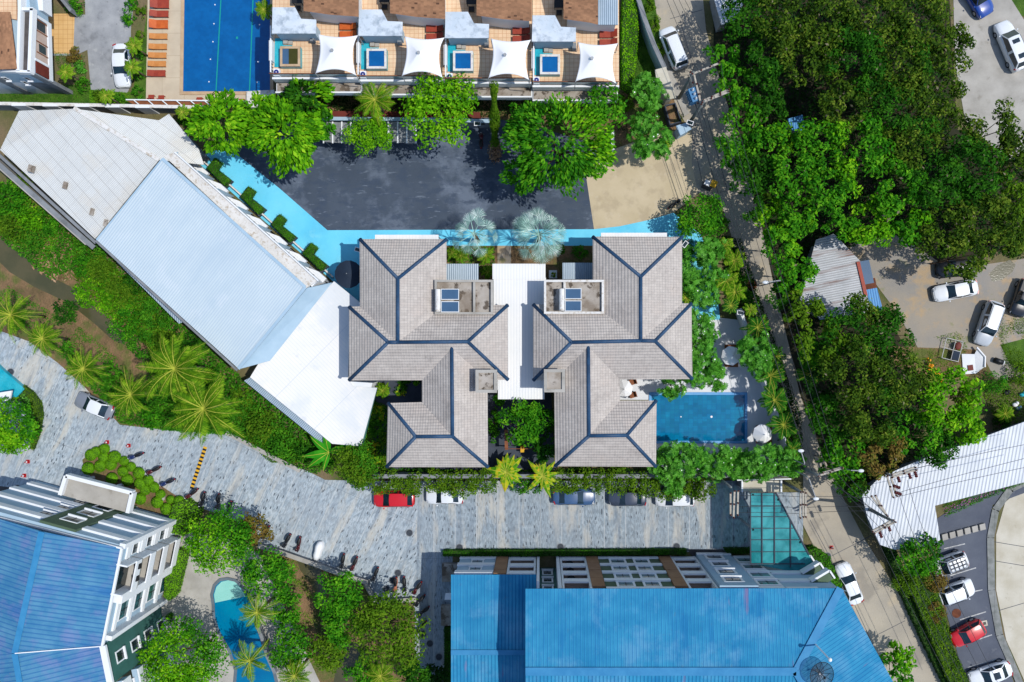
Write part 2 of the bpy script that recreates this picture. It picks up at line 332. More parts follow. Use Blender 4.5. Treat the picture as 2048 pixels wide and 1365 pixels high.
W_['coping'] = mk('pool coping stone', C(206, 178, 144), C(190, 160, 126), 1.5, 5, 0.8, fine=0.1)
W_['bluecoping'] = mk('blue pool coping', C(90, 160, 220), C(110, 176, 230), 1, 4, 0.6, fine=0.1)
W_['greycoping'] = mk('grey pool coping', C(112, 124, 134), C(96, 108, 118), 1, 4, 0.8, fine=0.15)
W_['sail'] = mk('white fabric', C(250, 251, 253), None, rough=0.85)
W_['black'] = mk('black plastic', C(26, 28, 32), None, rough=0.5)
W_['blackcanvas'] = mk('dark navy canvas', C(38, 54, 74), C(30, 44, 62), 0.6, 3, 0.85)
W_['rubber'] = mk('tyre rubber', C(24, 24, 26), None, rough=0.9)
W_['chrome'] = mk('metal rim', C(190, 192, 196), None, rough=0.3, metal=0.8)
W_['steel'] = mk('galvanised steel', C(176, 178, 180), C(150, 152, 154), 3, 3, 0.5)
W_['pole'] = mk('concrete pole', C(134, 140, 138), C(108, 114, 112), 2, 5, 0.85, fine=0.2)
W_['arm'] = mk('pale crossarm', C(192, 184, 170), C(164, 158, 146), 3, 4, 0.85)
W_['insul'] = mk('brown ceramic insulator', C(96, 40, 36), None, rough=0.3)
W_['whiteins'] = mk('white insulator', C(226, 230, 232), None, rough=0.3)
W_['cable'] = mk('dark cable', C(60, 62, 66), None, rough=0.7)
W_['transf'] = mk('blue transformer paint', C(70, 130, 176), None, rough=0.5)
W_['wood_o'] = mk('orange wood slats', C(222, 110, 40), C(204, 92, 30), 2, 4, 0.6, lines=[('u', 0.12, 0.02, C(140, 56, 18), 0.8, 0)])
W_['wood_t'] = mk('tan wood slats', C(224, 152, 84), C(210, 136, 68), 2, 4, 0.6, lines=[('u', 0.12, 0.02, C(150, 90, 40), 0.8, 0)])
W_['wood_r'] = mk('red-brown wood slats', C(176, 70, 44), C(158, 58, 40), 2, 4, 0.6, lines=[('u', 0.12, 0.02, C(104, 36, 24), 0.8, 0)])
W_['wood'] = mk('brown timber', C(150, 92, 56), C(126, 74, 46), 1.5, 5, 0.75, fine=0.15)
W_['rust'] = mk('rusty iron', C(118, 66, 40), C(90, 48, 30), 2, 5, 0.85)
W_['manhole'] = mk('cast iron cover', C(66, 74, 84), C(52, 58, 66), 4, 3, 0.7)
W_['redplastic'] = mk('red plastic', C(196, 34, 40), None, rough=0.5)
W_['yellow'] = mk('yellow paint', C(240, 186, 40), C(222, 166, 36), 2, 3, 0.7)
W_['orange'] = mk('orange plastic', C(248, 168, 22), None, rough=0.5)
W_['solar'] = mk('solar collector glass', C(74, 106, 138), C(66, 96, 126), 0.5, 3, 0.12, spec=0.5, lines=[('u', 0.12, 0.012, C(50, 78, 108), 0.5, 0)])
W_['fan'] = mk('blue fan grille', C(24, 40, 130), None, rough=0.5)
W_['bark'] = mk('bark', C(110, 88, 66), C(80, 64, 48), 3, 6, 0.9, bump=0.1)
W_['palmtrunk'] = mk('palm trunk', C(140, 124, 104), C(112, 98, 80), 3, 5, 0.9)
for k_, c_ in dict(white=(240, 244, 248), silver=(196, 202, 208), red=(212, 24, 34), maroon=(84, 18, 24), blue=(64, 96, 138), dark=(64, 74, 92), blk=(26, 28, 34), grey=(134, 140, 150), truck=(20, 70, 160), orange=(196, 122, 90), navy=(28, 48, 100)).items():
    W_['car_' + k_] = mk('car paint ' + k_, C(*c_), None, rough=0.28, spec=0.5, coat=0.6)
W_['carglass'] = mk('car glass', C(20, 38, 50), C(30, 56, 68), 1.0, 2, 0.05, spec=0.7)
W_['lampglass'] = mk('lamp glass', C(226, 230, 234), None, rough=0.15)
W_['taillight'] = mk('red lamp', C(170, 20, 24), None, rough=0.2)

# leaf materials (colours as the photo shows them in sun)
LM = dict(
    bright=leafmat('bright leaves', L((36, 88, 6), (66, 132, 10), (108, 172, 18), (170, 212, 44))),
    lime=leafmat('lime leaves', L((58, 112, 8), (96, 162, 14), (152, 204, 34))),
    mango=leafmat('olive mango leaves', L((18, 40, 8), (42, 72, 14), (80, 110, 24), (134, 150, 52))),
    deep=leafmat('deep green leaves', L((16, 54, 8), (36, 90, 14), (78, 138, 28))),
    emerald=leafmat('emerald leaves', L((22, 70, 8), (42, 110, 14), (76, 146, 22), (128, 186, 38))),
    frang=leafmat('frangipani leaves', L((28, 84, 20), (58, 128, 30), (98, 168, 50), (120, 184, 80)), rough=0.5, spec=0.15),
    olive=leafmat('olive green leaves', L((48, 84, 12), (80, 118, 20), (120, 152, 34))),
    palm=leafmat('palm fronds', L((40, 82, 8), (82, 126, 16), (140, 170, 38)), tr=0.2),
    palmd=leafmat('dark palm fronds', L((24, 74, 18), (46, 108, 24), (90, 146, 36)), tr=0.2),
    areca=leafmat('yellow green areca fronds', L((50, 100, 12), (92, 142, 20), (158, 182, 46)), tr=0.25),
    silver=leafmat('silver fan leaves', L((50, 84, 80), (140, 178, 166), (226, 240, 234)), tr=0.08),
    banana=leafmat('banana leaves', L((40, 130, 20), (70, 164, 34)), tr=0.3),
    croton=leafmat('croton leaves', L((30, 86, 12), (60, 120, 16), (104, 154, 22), (176, 178, 34), (206, 140, 26)), tr=0.2),
    topi=leafmat('clipped foliage', L((70, 124, 10), (98, 154, 20), (124, 178, 30)), tr=0.1),
    hedge=leafmat('hedge leaves', L((28, 76, 10), (52, 112, 16), (92, 150, 30)), tr=0.15),
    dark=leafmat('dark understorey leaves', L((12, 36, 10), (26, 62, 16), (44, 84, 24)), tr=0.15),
    weeds=leafmat('weed leaves', L((60, 96, 20), (96, 132, 30), (130, 156, 46)), tr=0.15),
    brushtwig=leafmat('dry twigs', L((96, 70, 50), (150, 118, 92), (186, 156, 124)), tr=0.05),
    twig=leafmat('grey twigs', L((70, 64, 48), (120, 114, 92)), tr=0.02),
    flower=leafmat('white flowers', L((240, 240, 232), (250, 250, 246)), tr=0.1),
    pink=leafmat('pink flowers', L((170, 70, 150), (210, 120, 190)), tr=0.1),
    brownish=leafmat('reddish brown leaves', L((82, 70, 28), (112, 92, 42), (86, 110, 34)), tr=0.15),
)

# ------------------------------------------------------------------ vegetation builders
def npmesh(name, V, Fq, mat, parent, mats=None, mi=None):
    """V: (n,3) world-relative-to-parent, Fq: (m,4)"""
    me = bpy.data.meshes.new(name); n = len(V); m = len(Fq); q = Fq.shape[1]
    me.vertices.add(n); me.vertices.foreach_set('co', np.asarray(V, np.float32).ravel())
    me.loops.add(m * q); me.loops.foreach_set('vertex_index', np.asarray(Fq, np.int32).ravel())
    me.polygons.add(m); me.polygons.foreach_set('loop_start', np.arange(0, m * q, q, dtype=np.int32))
    for k in (mats or [mat]): me.materials.append(k)
    if mi is not None: me.polygons.foreach_set('material_index', np.asarray(mi, np.int32))
    me.update(calc_edges=True)
    o = bpy.data.objects.new(name, me); COL.objects.link(o)
    if parent is not None: o.parent = parent
    return o
def unit(a): return a / np.maximum(np.linalg.norm(a, axis=1, keepdims=True), 1e-6)
def leaf_quads(c, nrm, size, asp, rg, tdir=None):
    n = len(c); rv = rg.normal(size=(n, 3)) if tdir is None else tdir
    t = unit(rv - nrm * np.sum(rv * nrm, 1, keepdims=True)); b = np.cross(nrm, t)
    s = (size * rg.uniform(0.65, 1.3, n))[:, None]
    fold = nrm * s * 0.12
    v = np.stack([c - t * s * 0.5, c + b * s * asp * 0.5 + fold, c + t * s * 0.5, c - b * s * asp * 0.5 + fold], 1).reshape(-1, 3)
    f = np.arange(4 * n).reshape(-1, 4); return v, f
def crown_pts(rg, rx, ry, rz, n, clump=0.33, bias=0.45, low=-0.25, kf=1.0):
    K = int((16 + 5 * max(rx, ry) ** 1.3) * kf); K = min(K, 70)
    d = rg.normal(size=(K, 3)); d[:, 2] = np.abs(d[:, 2]) * 0.9 + low * rg.uniform(0, 1, K); d = unit(d)
    rad = rg.uniform(0.5, 0.86, K)[:, None]
    cc = d * rad * np.array([rx, ry, rz]); cr = min(rx, ry) * clump * rg.uniform(0.6, 1.25, K)
    pk = rg.choice(K, n, p=(cr ** 2) / np.sum(cr ** 2))
    q = rg.normal(size=(n, 3)); q[:, 2] += bias; q = unit(q)
    pos = cc[pk] + q * (cr[pk] * rg.uniform(0.55, 1.08, n))[:, None] * np.array([1, 1, 0.75])
    nr = unit(q * 0.55 + np.array([0, 0, 0.55]) + rg.normal(size=(n, 3)) * 0.38)
    return pos, nr
def trunk_mesh(rg, base_h, rx, ry, r):
    m = M(); top = base_h * 0.55
    m.tube([(0, 0, 0), (0.05 * rx, 0.02, top * 0.5), (0, 0, top)], r, 8, r * 0.7)
    for k in range(6):
        a = 2 * pi * k / 6 + rg.uniform(-.3, .3); l = rg.uniform(0.45, 0.75)
        m.tube([(0, 0, top * 0.9), (cos(a) * rx * l * 0.5, sin(a) * ry * l * 0.5, base_h * 0.8), (cos(a) * rx * l, sin(a) * ry * l, base_h * 1.02)], r * 0.5, 6, r * 0.15)
    return m
SEED = [100]
def tree(px, py, pr, z, label, mat='mango', name='broadleaf_tree', cat='tree', leaf=0.34, asp=0.5, ry=None, rz=None, dens=1.0, group=None, kindt='broad', mat2=None):
    """px,py: crown centre in the photo, pr: crown radius (px), z: height of the crown's middle"""
    SEED[0] += 1; rg = np.random.default_rng(SEED[0])
    k = (H - z) / F * 1.08; rx = pr * k; ryy = (ry or pr) * k; rzz = (rz or 0.6 * (rx + ryy) / 2)
    c = P(px, py, z); e = empty(name, (c.x, c.y, 0), 0, label, cat, group)
    area = rx * ryy * pi
    if kindt == 'rosette':
        nr_ = int(area * 21 * dens) + 20
        pos, nr = crown_pts(rg, rx, ryy, rzz, nr_, 0.3)
        m_ = 9; ang = np.tile(np.arange(m_) * 2 * pi / m_, nr_) + np.repeat(rg.uniform(0, 6, nr_), m_)
        t0 = unit(np.cross(nr, rg.normal(size=nr.shape))); b0 = np.cross(nr, t0)
        N_ = np.repeat(nr, m_, 0); T = np.repeat(t0, m_, 0) * np.cos(ang)[:, None] + np.repeat(b0, m_, 0) * np.sin(ang)[:, None]
        T = unit(T + N_ * 0.25); ln = leaf * rg.uniform(0.8, 1.2, len(T))[:, None]; B = unit(np.cross(N_, T)); c0 = np.repeat(pos, m_, 0)
        V = np.stack([c0, c0 + T * ln * 0.6 + B * ln * 0.17 + N_ * 0.02, c0 + T * ln - N_ * ln * 0.15, c0 + T * ln * 0.6 - B * ln * 0.17 + N_ * 0.02], 1).reshape(-1, 3)
        V[:, 2] += z; Fq = np.arange(len(V)).reshape(-1, 4)
        npmesh('crown', V, Fq, LM[mat], e)
        fs = rg.choice(nr_, max(3, nr_ // 30)); fv, ff = leaf_quads(pos[fs] + nr[fs] * 0.08, nr[fs], 0.15, 1.0, rg); fv[:, 2] += z
        npmesh('blossom', fv, ff, LM['flower'], e)
    else:
        n = int(area * 4.6 * dens / (leaf * leaf * asp)) + 80; n = min(n, 16000)
        pos, nr = crown_pts(rg, rx, ryy, rzz, n, 0.32 if kindt == 'broad' else 0.27 if kindt == 'wood' else 0.22, kf=.62 if kindt == 'wood' else 1)
        V, Fq = leaf_quads(pos, nr, leaf, asp, rg, None if kindt != 'fan' else unit(pos * np.array([1, 1, -0.4]) + rg.normal(size=pos.shape) * 0.5))
        V[:, 2] += z
        if mat2:
            mi = (pos[:, 0] * 0.7 + pos[:, 1] * 0.5 + rg.normal(size=n) * 0.5 > rx * 0.25).astype(int)
            npmesh('crown', V, Fq, None, e, [LM[mat], LM[mat2]], mi)
        elif kindt == 'wood': npmesh('crown', V, Fq, None, e, [LM[mat], LM['twig']], (rg.random(n) < .015).astype(int))
        else: npmesh('crown', V, Fq, LM[mat], e)
    trunk_mesh(rg, max(z, 0.6), rx, ryy, max(0.07, 0.045 * rx)).build('trunk', W_['bark'], e, world=False, smooth=True)
    return e
def bush(px, py, pr, label, mat='hedge', z=None, name='shrub', cat='shrub', leaf=0.2, asp=0.55, ry=None, group=None, dens=1.0, rz=None):
    SEED[0] += 1; rg = np.random.default_rng(SEED[0]); z = z if z is not None else max(0.3, pr * 0.02)
    k = (H - z) / F; rx = pr * k; r2 = (ry or pr) * k; rzz = rz or min(rx, r2) * 0.7
    c = P(px, py, z); e = empty(name, (c.x, c.y, 0), 0, label, cat, group)
    n = min(9000, int(rx * r2 * pi * 2.8 * dens / (leaf * leaf * asp)) + 60)
    pos, nr = crown_pts(rg, rx, r2, rzz, n, 0.34)
    V, Fq = leaf_quads(pos, nr, leaf, asp, rg); V[:, 2] = np.maximum(V[:, 2] + z * 0.8, 0.03)
    npmesh('foliage', V, Fq, LM[mat], e)
    m = M()
    for q in range(5):
        a = q * 1.26; m.tube([(0, 0, 0), (cos(a) * rx * .3, sin(a) * r2 * .3, z * .6), (cos(a) * rx * .55, sin(a) * r2 * .55, z)], 0.04, 5, 0.015)
    m.build('stem', W_['bark'], e, world=False)
    return e
def inpoly(x, y, poly):
    r = np.zeros(len(x), bool); n = len(poly)
    for i in range(n):
        x1, y1 = poly[i]; x2, y2 = poly[(i + 1) % n]
        if y1 == y2: continue
        c = ((y1 > y) != (y2 > y)) & (x < (x2 - x1) * (y - y1) / (y2 - y1) + x1); r ^= c
    return r
def scatter(poly, n, rg):
    xs = [p[0] for p in poly]; ys = [p[1] for p in poly]; out = np.zeros((0, 2))
    while len(out) < n:
        x = rg.uniform(min(xs), max(xs), n * 2); y = rg.uniform(min(ys), max(ys), n * 2); k = inpoly(x, y, poly)
        out = np.concatenate([out, np.stack([x[k], y[k]], 1)])
    return out[:n]
def parea(p): return abs(sum(p[i][0] * p[(i + 1) % len(p)][1] - p[(i + 1) % len(p)][0] * p[i][1] for i in range(len(p)))) / 2
def cover(pts, label, mat='weeds', name='ground_cover', h=0.3, leaf=0.18, dens=1.0, cat='plants', patch=0.0, z=0.05):
    SEED[0] += 1; rg = np.random.default_rng(SEED[0]); poly = [(p.x, p.y) for p in PP(pts)]
    n = min(26000, int(parea(poly) * 1.5 * dens / (leaf * leaf * 0.5)))
    q = scatter(poly, n, rg)
    if patch:
        f = np.sin(q[:, 0] * 1.3 + np.sin(q[:, 1] * 0.9) * 2) + np.sin(q[:, 1] * 1.7 + np.sin(q[:, 0] * 0.7) * 2); q = q[f > patch - 1 + rg.normal(size=len(q)) * 0.4]; n = len(q)
    hh = h * (0.5 + 0.5 * np.sin(q[:, 0] * 2.1 + 1) * np.sin(q[:, 1] * 2.4))
    c = np.stack([q[:, 0], q[:, 1], z + rg.uniform(0, 1, n) * (hh + h * .3)], 1)
    nr = unit(rg.normal(size=(n, 3)) * 0.45 + np.array([0, 0, 1.0]))
    V, Fq = leaf_quads(c, nr, leaf, 0.45, rg)
    o = npmesh(name, V, Fq, LM[mat], None); return tag(o, label, cat, None, 'stuff')
def hedge(pts, z0, z1, label, mat='hedge', name='hedge', cat='hedge', leaf=0.13, dens=1.0, group=None, top=True):
    """clipped hedge; pts: px outline of its top"""
    SEED[0] += 1; rg = np.random.default_rng(SEED[0]); w = PP(pts, z1); poly = [(p.x, p.y) for p in w]
    cx = sum(p[0] for p in poly) / len(poly); cy = sum(p[1] for p in poly) / len(poly)
    e = empty(name, (cx, cy, z0), 0, label, cat, group)
    M().prism(w, z0, z1 - 0.08).build('core', W_['hedgecore'], e)
    n = min(14000, int(parea(poly) * 2.0 * dens / (leaf * leaf * 0.55))); q = scatter(poly, n, rg)
    c = np.stack([q[:, 0], q[:, 1], z1 - 0.1 + rg.uniform(0, 0.13, n) + 0.06 * np.sin(q[:, 0] * 3) * np.sin(q[:, 1] * 3.3)], 1)
    nr = unit(rg.normal(size=(n, 3)) * 0.5 + np.array([0, 0, 1.0])); cs = [c]; ns = [nr]
    for i in range(len(poly)):
        a = np.array(poly[i]); b = np.array(poly[(i + 1) % len(poly)]); l = np.linalg.norm(b - a); k = int(l * (z1 - z0) * 1.6 * dens / (leaf * leaf * 0.55))
        if k < 1: continue
        k = min(k, 3000); t = rg.uniform(0, 1, k)[:, None]; xy = a + (b - a) * t; xy = xy + rg.normal(size=(k, 2)) * 0.06
        nn = np.array([(b - a)[1], -(b - a)[0]]) / max(l, 1e-3)
        if inpoly(np.array([(a + b)[0] / 2 + nn[0] * .02]), np.array([(a + b)[1] / 2 + nn[1] * .02]), poly)[0]: nn = -nn
        cs.append(np.concatenate([xy, rg.uniform(z0, z1, k)[:, None]], 1)); ns.append(unit(rg.normal(size=(k, 3)) * 0.45 + np.array([nn[0], nn[1], 0.2])))
    c = np.concatenate(cs) - np.array([cx, cy, z0]); nr = np.concatenate(ns)
    V, Fq = leaf_quads(c, nr, leaf, 0.55, rg); npmesh('leaves', V, Fq, LM[mat], e)
    return e
W_['hedgecore'] = mk('hedge interior', L((30, 54, 12))[0], L((44, 70, 18))[0], 2.0, 4, 0.95)

def topiary_proto():
    rg = np.random.default_rng(5); e = empty('topiary_ball', (0, 0, 0))
    M().ball((0, 0, 0.62), 0.93, 0.93, 0.6, 16, 10).build('core', W_['hedgecore'], e, world=False, smooth=True)
    q = rg.normal(size=(1900, 3)); q[:, 2] = np.abs(q[:, 2]) * 1.0 - 0.2; q = unit(q)
    c = q * np.array([1, 1, 0.66]) * rg.uniform(0.94, 1.03, 1900)[:, None] + np.array([0, 0, 0.62])
    V, Fq = leaf_quads(c, unit(q + rg.normal(size=q.shape) * 0.35), 0.13, 0.7, rg); npmesh('leaves', V, Fq, LM['topi'], e)
    M().tube([(0, 0, 0), (0, 0, 0.3)], 0.06, 6).build('stem', W_['bark'], e, world=False)
    return e

def frond_np(rg, a, L_, up, droop, lw, nl=26, leaflen=0.7, dropl=0.35):
    """one feather frond: rachis + leaflets"""
    t = np.linspace(0, 1, nl); d = np.array([cos(a), sin(a), 0]); sd_ = np.array([-sin(a), cos(a), 0])
    bend = rg.uniform(-0.25, 0.25)
    pos = d[None] * (L_ * (t - 0.08 * t * t * droop))[:, None] + np.array([0, 0, 1])[None] * (L_ * (up * t - droop * t * t))[:, None] + sd_[None] * (L_ * bend * t * t)[:, None]
    V = []; 
    tan = np.gradient(pos, axis=0); tan = unit(tan)
    for s in (-1, 1):
        ll = leaflen * (np.clip(t * 5, .25, 1) * np.clip((1.06 - t) * 3.2, .3, 1))[:, None] * rg.uniform(0.8, 1.12, nl)[:, None]
        side = unit(sd_[None] * s + tan * 0.8 + np.array([0, 0, -dropl])[None] + rg.normal(size=(nl, 3)) * 0.07)
        tip = pos + side * ll; mid = pos + side * ll * 0.45 + tan * lw * 0.5; mid2 = pos + side * ll * 0.45 - tan * lw * 0.5
        V.append(np.stack([pos, mid, tip, mid2], 1).reshape(-1, 3))
    rw = (0.03 * (1.1 - t) * min(1, L_ / 4) + .008)[:, None]; r = np.stack([pos - sd_ * rw, pos + sd_ * rw], 1); w_ = []
    for i in range(nl - 1): w_.append([r[i, 0], r[i, 1], r[i + 1, 1], r[i + 1, 0]])
    return np.concatenate(V), np.array(w_).reshape(-1, 3) + np.array([0, 0, 0.03])
LM['rachis'] = leafmat('yellow midrib', L((128, 144, 40), (186, 184, 76)), tr=0.05)
def palm(px, py, pr, z, label, mat='palm', n=18, name='coconut_palm', cat='palm tree', lw=0.07, leaflen=0.55, trunk=0.16, up=0.45, droop=0.75, group=None, lean=(0, 0)):
    SEED[0] += 1; rg = np.random.default_rng(SEED[0]); k = (H - z) / F; Lr = pr * k; c = P(px, py, z); leaflen = min(leaflen, .26 * Lr); n = max(n, 18); lw = min(lw, .05 + .03 * Lr)
    e = empty(name, (c.x - lean[0], c.y - lean[1], 0), 0, label, cat, group)
    A = []; B = []
    for i in range(n):
        a = i * 2.399 + rg.uniform(-.2, .2); f = (i + 0.5) / n
        v, r = frond_np(rg, a, Lr * rg.uniform(0.8, 1.08) * (0.62 + 0.38 * f), up + 0.55 * (1 - f), droop * rg.uniform(0.7, 1.2), lw, 44 if Lr > 3.5 else 30, leaflen, .5 + .6 * rg.random())
        A.append(v); B.append(r)
    off = np.array([lean[0], lean[1], z])
    A = np.concatenate(A) + off; B = np.concatenate(B) + off; V = np.concatenate([A, B])
    mi = np.concatenate([np.zeros(len(A) // 4), np.ones(len(B) // 4)])
    npmesh('fronds', V, np.arange(len(V)).reshape(-1, 4), None, e, [LM[mat], LM['rachis']], mi)
    m = M(); m.tube([(0, 0, 0), (lean[0] * .4, lean[1] * .4, z * .5), (lean[0], lean[1], z)], trunk, 8, trunk * .7)
    m.build('trunk', W_['palmtrunk'], e, world=False, smooth=True)
    if name == 'coconut_palm':
        g = M()
        for i in range(7): g.ball((lean[0] + cos(i) * .25, lean[1] + sin(i) * .25, z - .2), .13, .13, .15, 8, 5)
        g.build('coconuts', LM['croton'], e, world=False, smooth=True)
    return e
def fanpalm(px, py, pr, z, label, n=26, group=None, mat='silver', span=150, fr=.42):
    SEED[0] += 1; rg = np.random.default_rng(SEED[0]); k = (H - z) / F; Lr = pr * k; c = P(px, py, z)
    e = empty('silver_fan_palm', (c.x, c.y, 0), 0, label, 'palm tree', group)
    V = []; mi = []
    for i in range(n):
        a = i * 2.399 + rg.uniform(-.15, .15); f = (i + .5) / n
        pl = Lr * (0.25 + 0.36 * f); el = 0.95 - 0.95 * f + rg.uniform(-.1, .1)
        d = np.array([cos(a) * cos(el), sin(a) * cos(el), sin(el)]); s_ = np.array([-sin(a), cos(a), 0]); u = np.cross(d, s_) * -1
        u = np.cross(s_, d) * -1
        if u[2] < 0: u = -u
        o = d * pl; V += [s_ * .04, -s_ * .04, o - s_ * .03, o + s_ * .03]; mi.append(1)
        R_ = Lr * fr * rg.uniform(.78, 1.15); m_ = 22
        dd = np.array([d[0], d[1], d[2] - rg.uniform(.05, 1.1)]); dd /= np.linalg.norm(dd); u2 = np.cross(dd, s_); u2 = u2 if u2[2] > 0 else -u2
        for j in range(m_):
            b = (j / (m_ - 1) - .5) * R(span)
            g = dd * cos(b) + s_ * sin(b); g2 = np.cross(u2, g); rr = R_ * (1 - 0.3 * abs(b) / R(127)) * rg.uniform(.93, 1.04)
            w = R_ * .05 * span / 150; bump_ = u2 * (0.10 if j % 2 else -0.06)
            V += [o, o + g * rr * .6 + g2 * w * .5 + bump_ + u2 * .08, o + g * rr - u2 * rr * .14, o + g * rr * .6 - g2 * w * .5 + bump_ + u2 * .08]; mi.append(0)
    V = np.array(V) + np.array([0, 0, z])
    npmesh('fan_leaves', V, np.arange(len(V)).reshape(-1, 4), LM[mat], e)
    M().tube([(0, 0, 0), (0, 0, z)], .24, 10, .18).build('trunk', W_['palmtrunk'], e, world=False, smooth=True)
    return e
def bananas(px, py, pr, z, label, n=7, mat='banana', name='banana_plant', cat='plant', wid=0.24, group=None, angs=None):
    SEED[0] += 1; rg = np.random.default_rng(SEED[0]); k = (H - z) / F; Lr = pr * k; c = P(px, py, z)
    e = empty(name, (c.x, c.y, 0), 0, label, cat, group); V = []; mi = []
    for i in range(n):
        a = angs[i] if angs else i * 2.399 + rg.uniform(-.2, .2); L_ = Lr * rg.uniform(.75, 1.1) * (1 if n < 12 else .5 + .5 * i / n); d = np.array([cos(a), sin(a), 0]); s_ = np.array([-sin(a), cos(a), 0]); m_ = 8
        ctr = [d * L_ * (j / m_) + np.array([0, 0, 1]) * L_ * (0.5 * (j / m_) - 0.6 * (j / m_) ** 2) for j in range(m_ + 1)]
        wd = [L_ * wid * sin(pi * min(1, (j / m_) ** .7 * .97 + .02)) for j in range(m_ + 1)]
        for s in (-1, 1):
            for j in range(m_):
                q = [ctr[j], ctr[j + 1], ctr[j + 1] + s_ * s * wd[j + 1] - np.array([0, 0, wd[j + 1] * .35]), ctr[j] + s_ * s * wd[j] - np.array([0, 0, wd[j] * .35])]
                V += q; mi.append(0)
        for j in range(m_): V += [ctr[j] - s_ * .03 + [0, 0, .02], ctr[j + 1] - s_ * .02 + [0, 0, .02], ctr[j + 1] + s_ * .02 + [0, 0, .02], ctr[j] + s_ * .03 + [0, 0, .02]]; mi.append(1)
    V = np.array(V) + np.array([0, 0, z])
    npmesh('leaves', V, np.arange(len(V)).reshape(-1, 4), None, e, [LM[mat], LM['rachis']], mi)
    M().tube([(0, 0, 0), (0, 0, z)], .12, 8, .08).build('stem', W_['palmtrunk'], e, world=False, smooth=True)
    return e

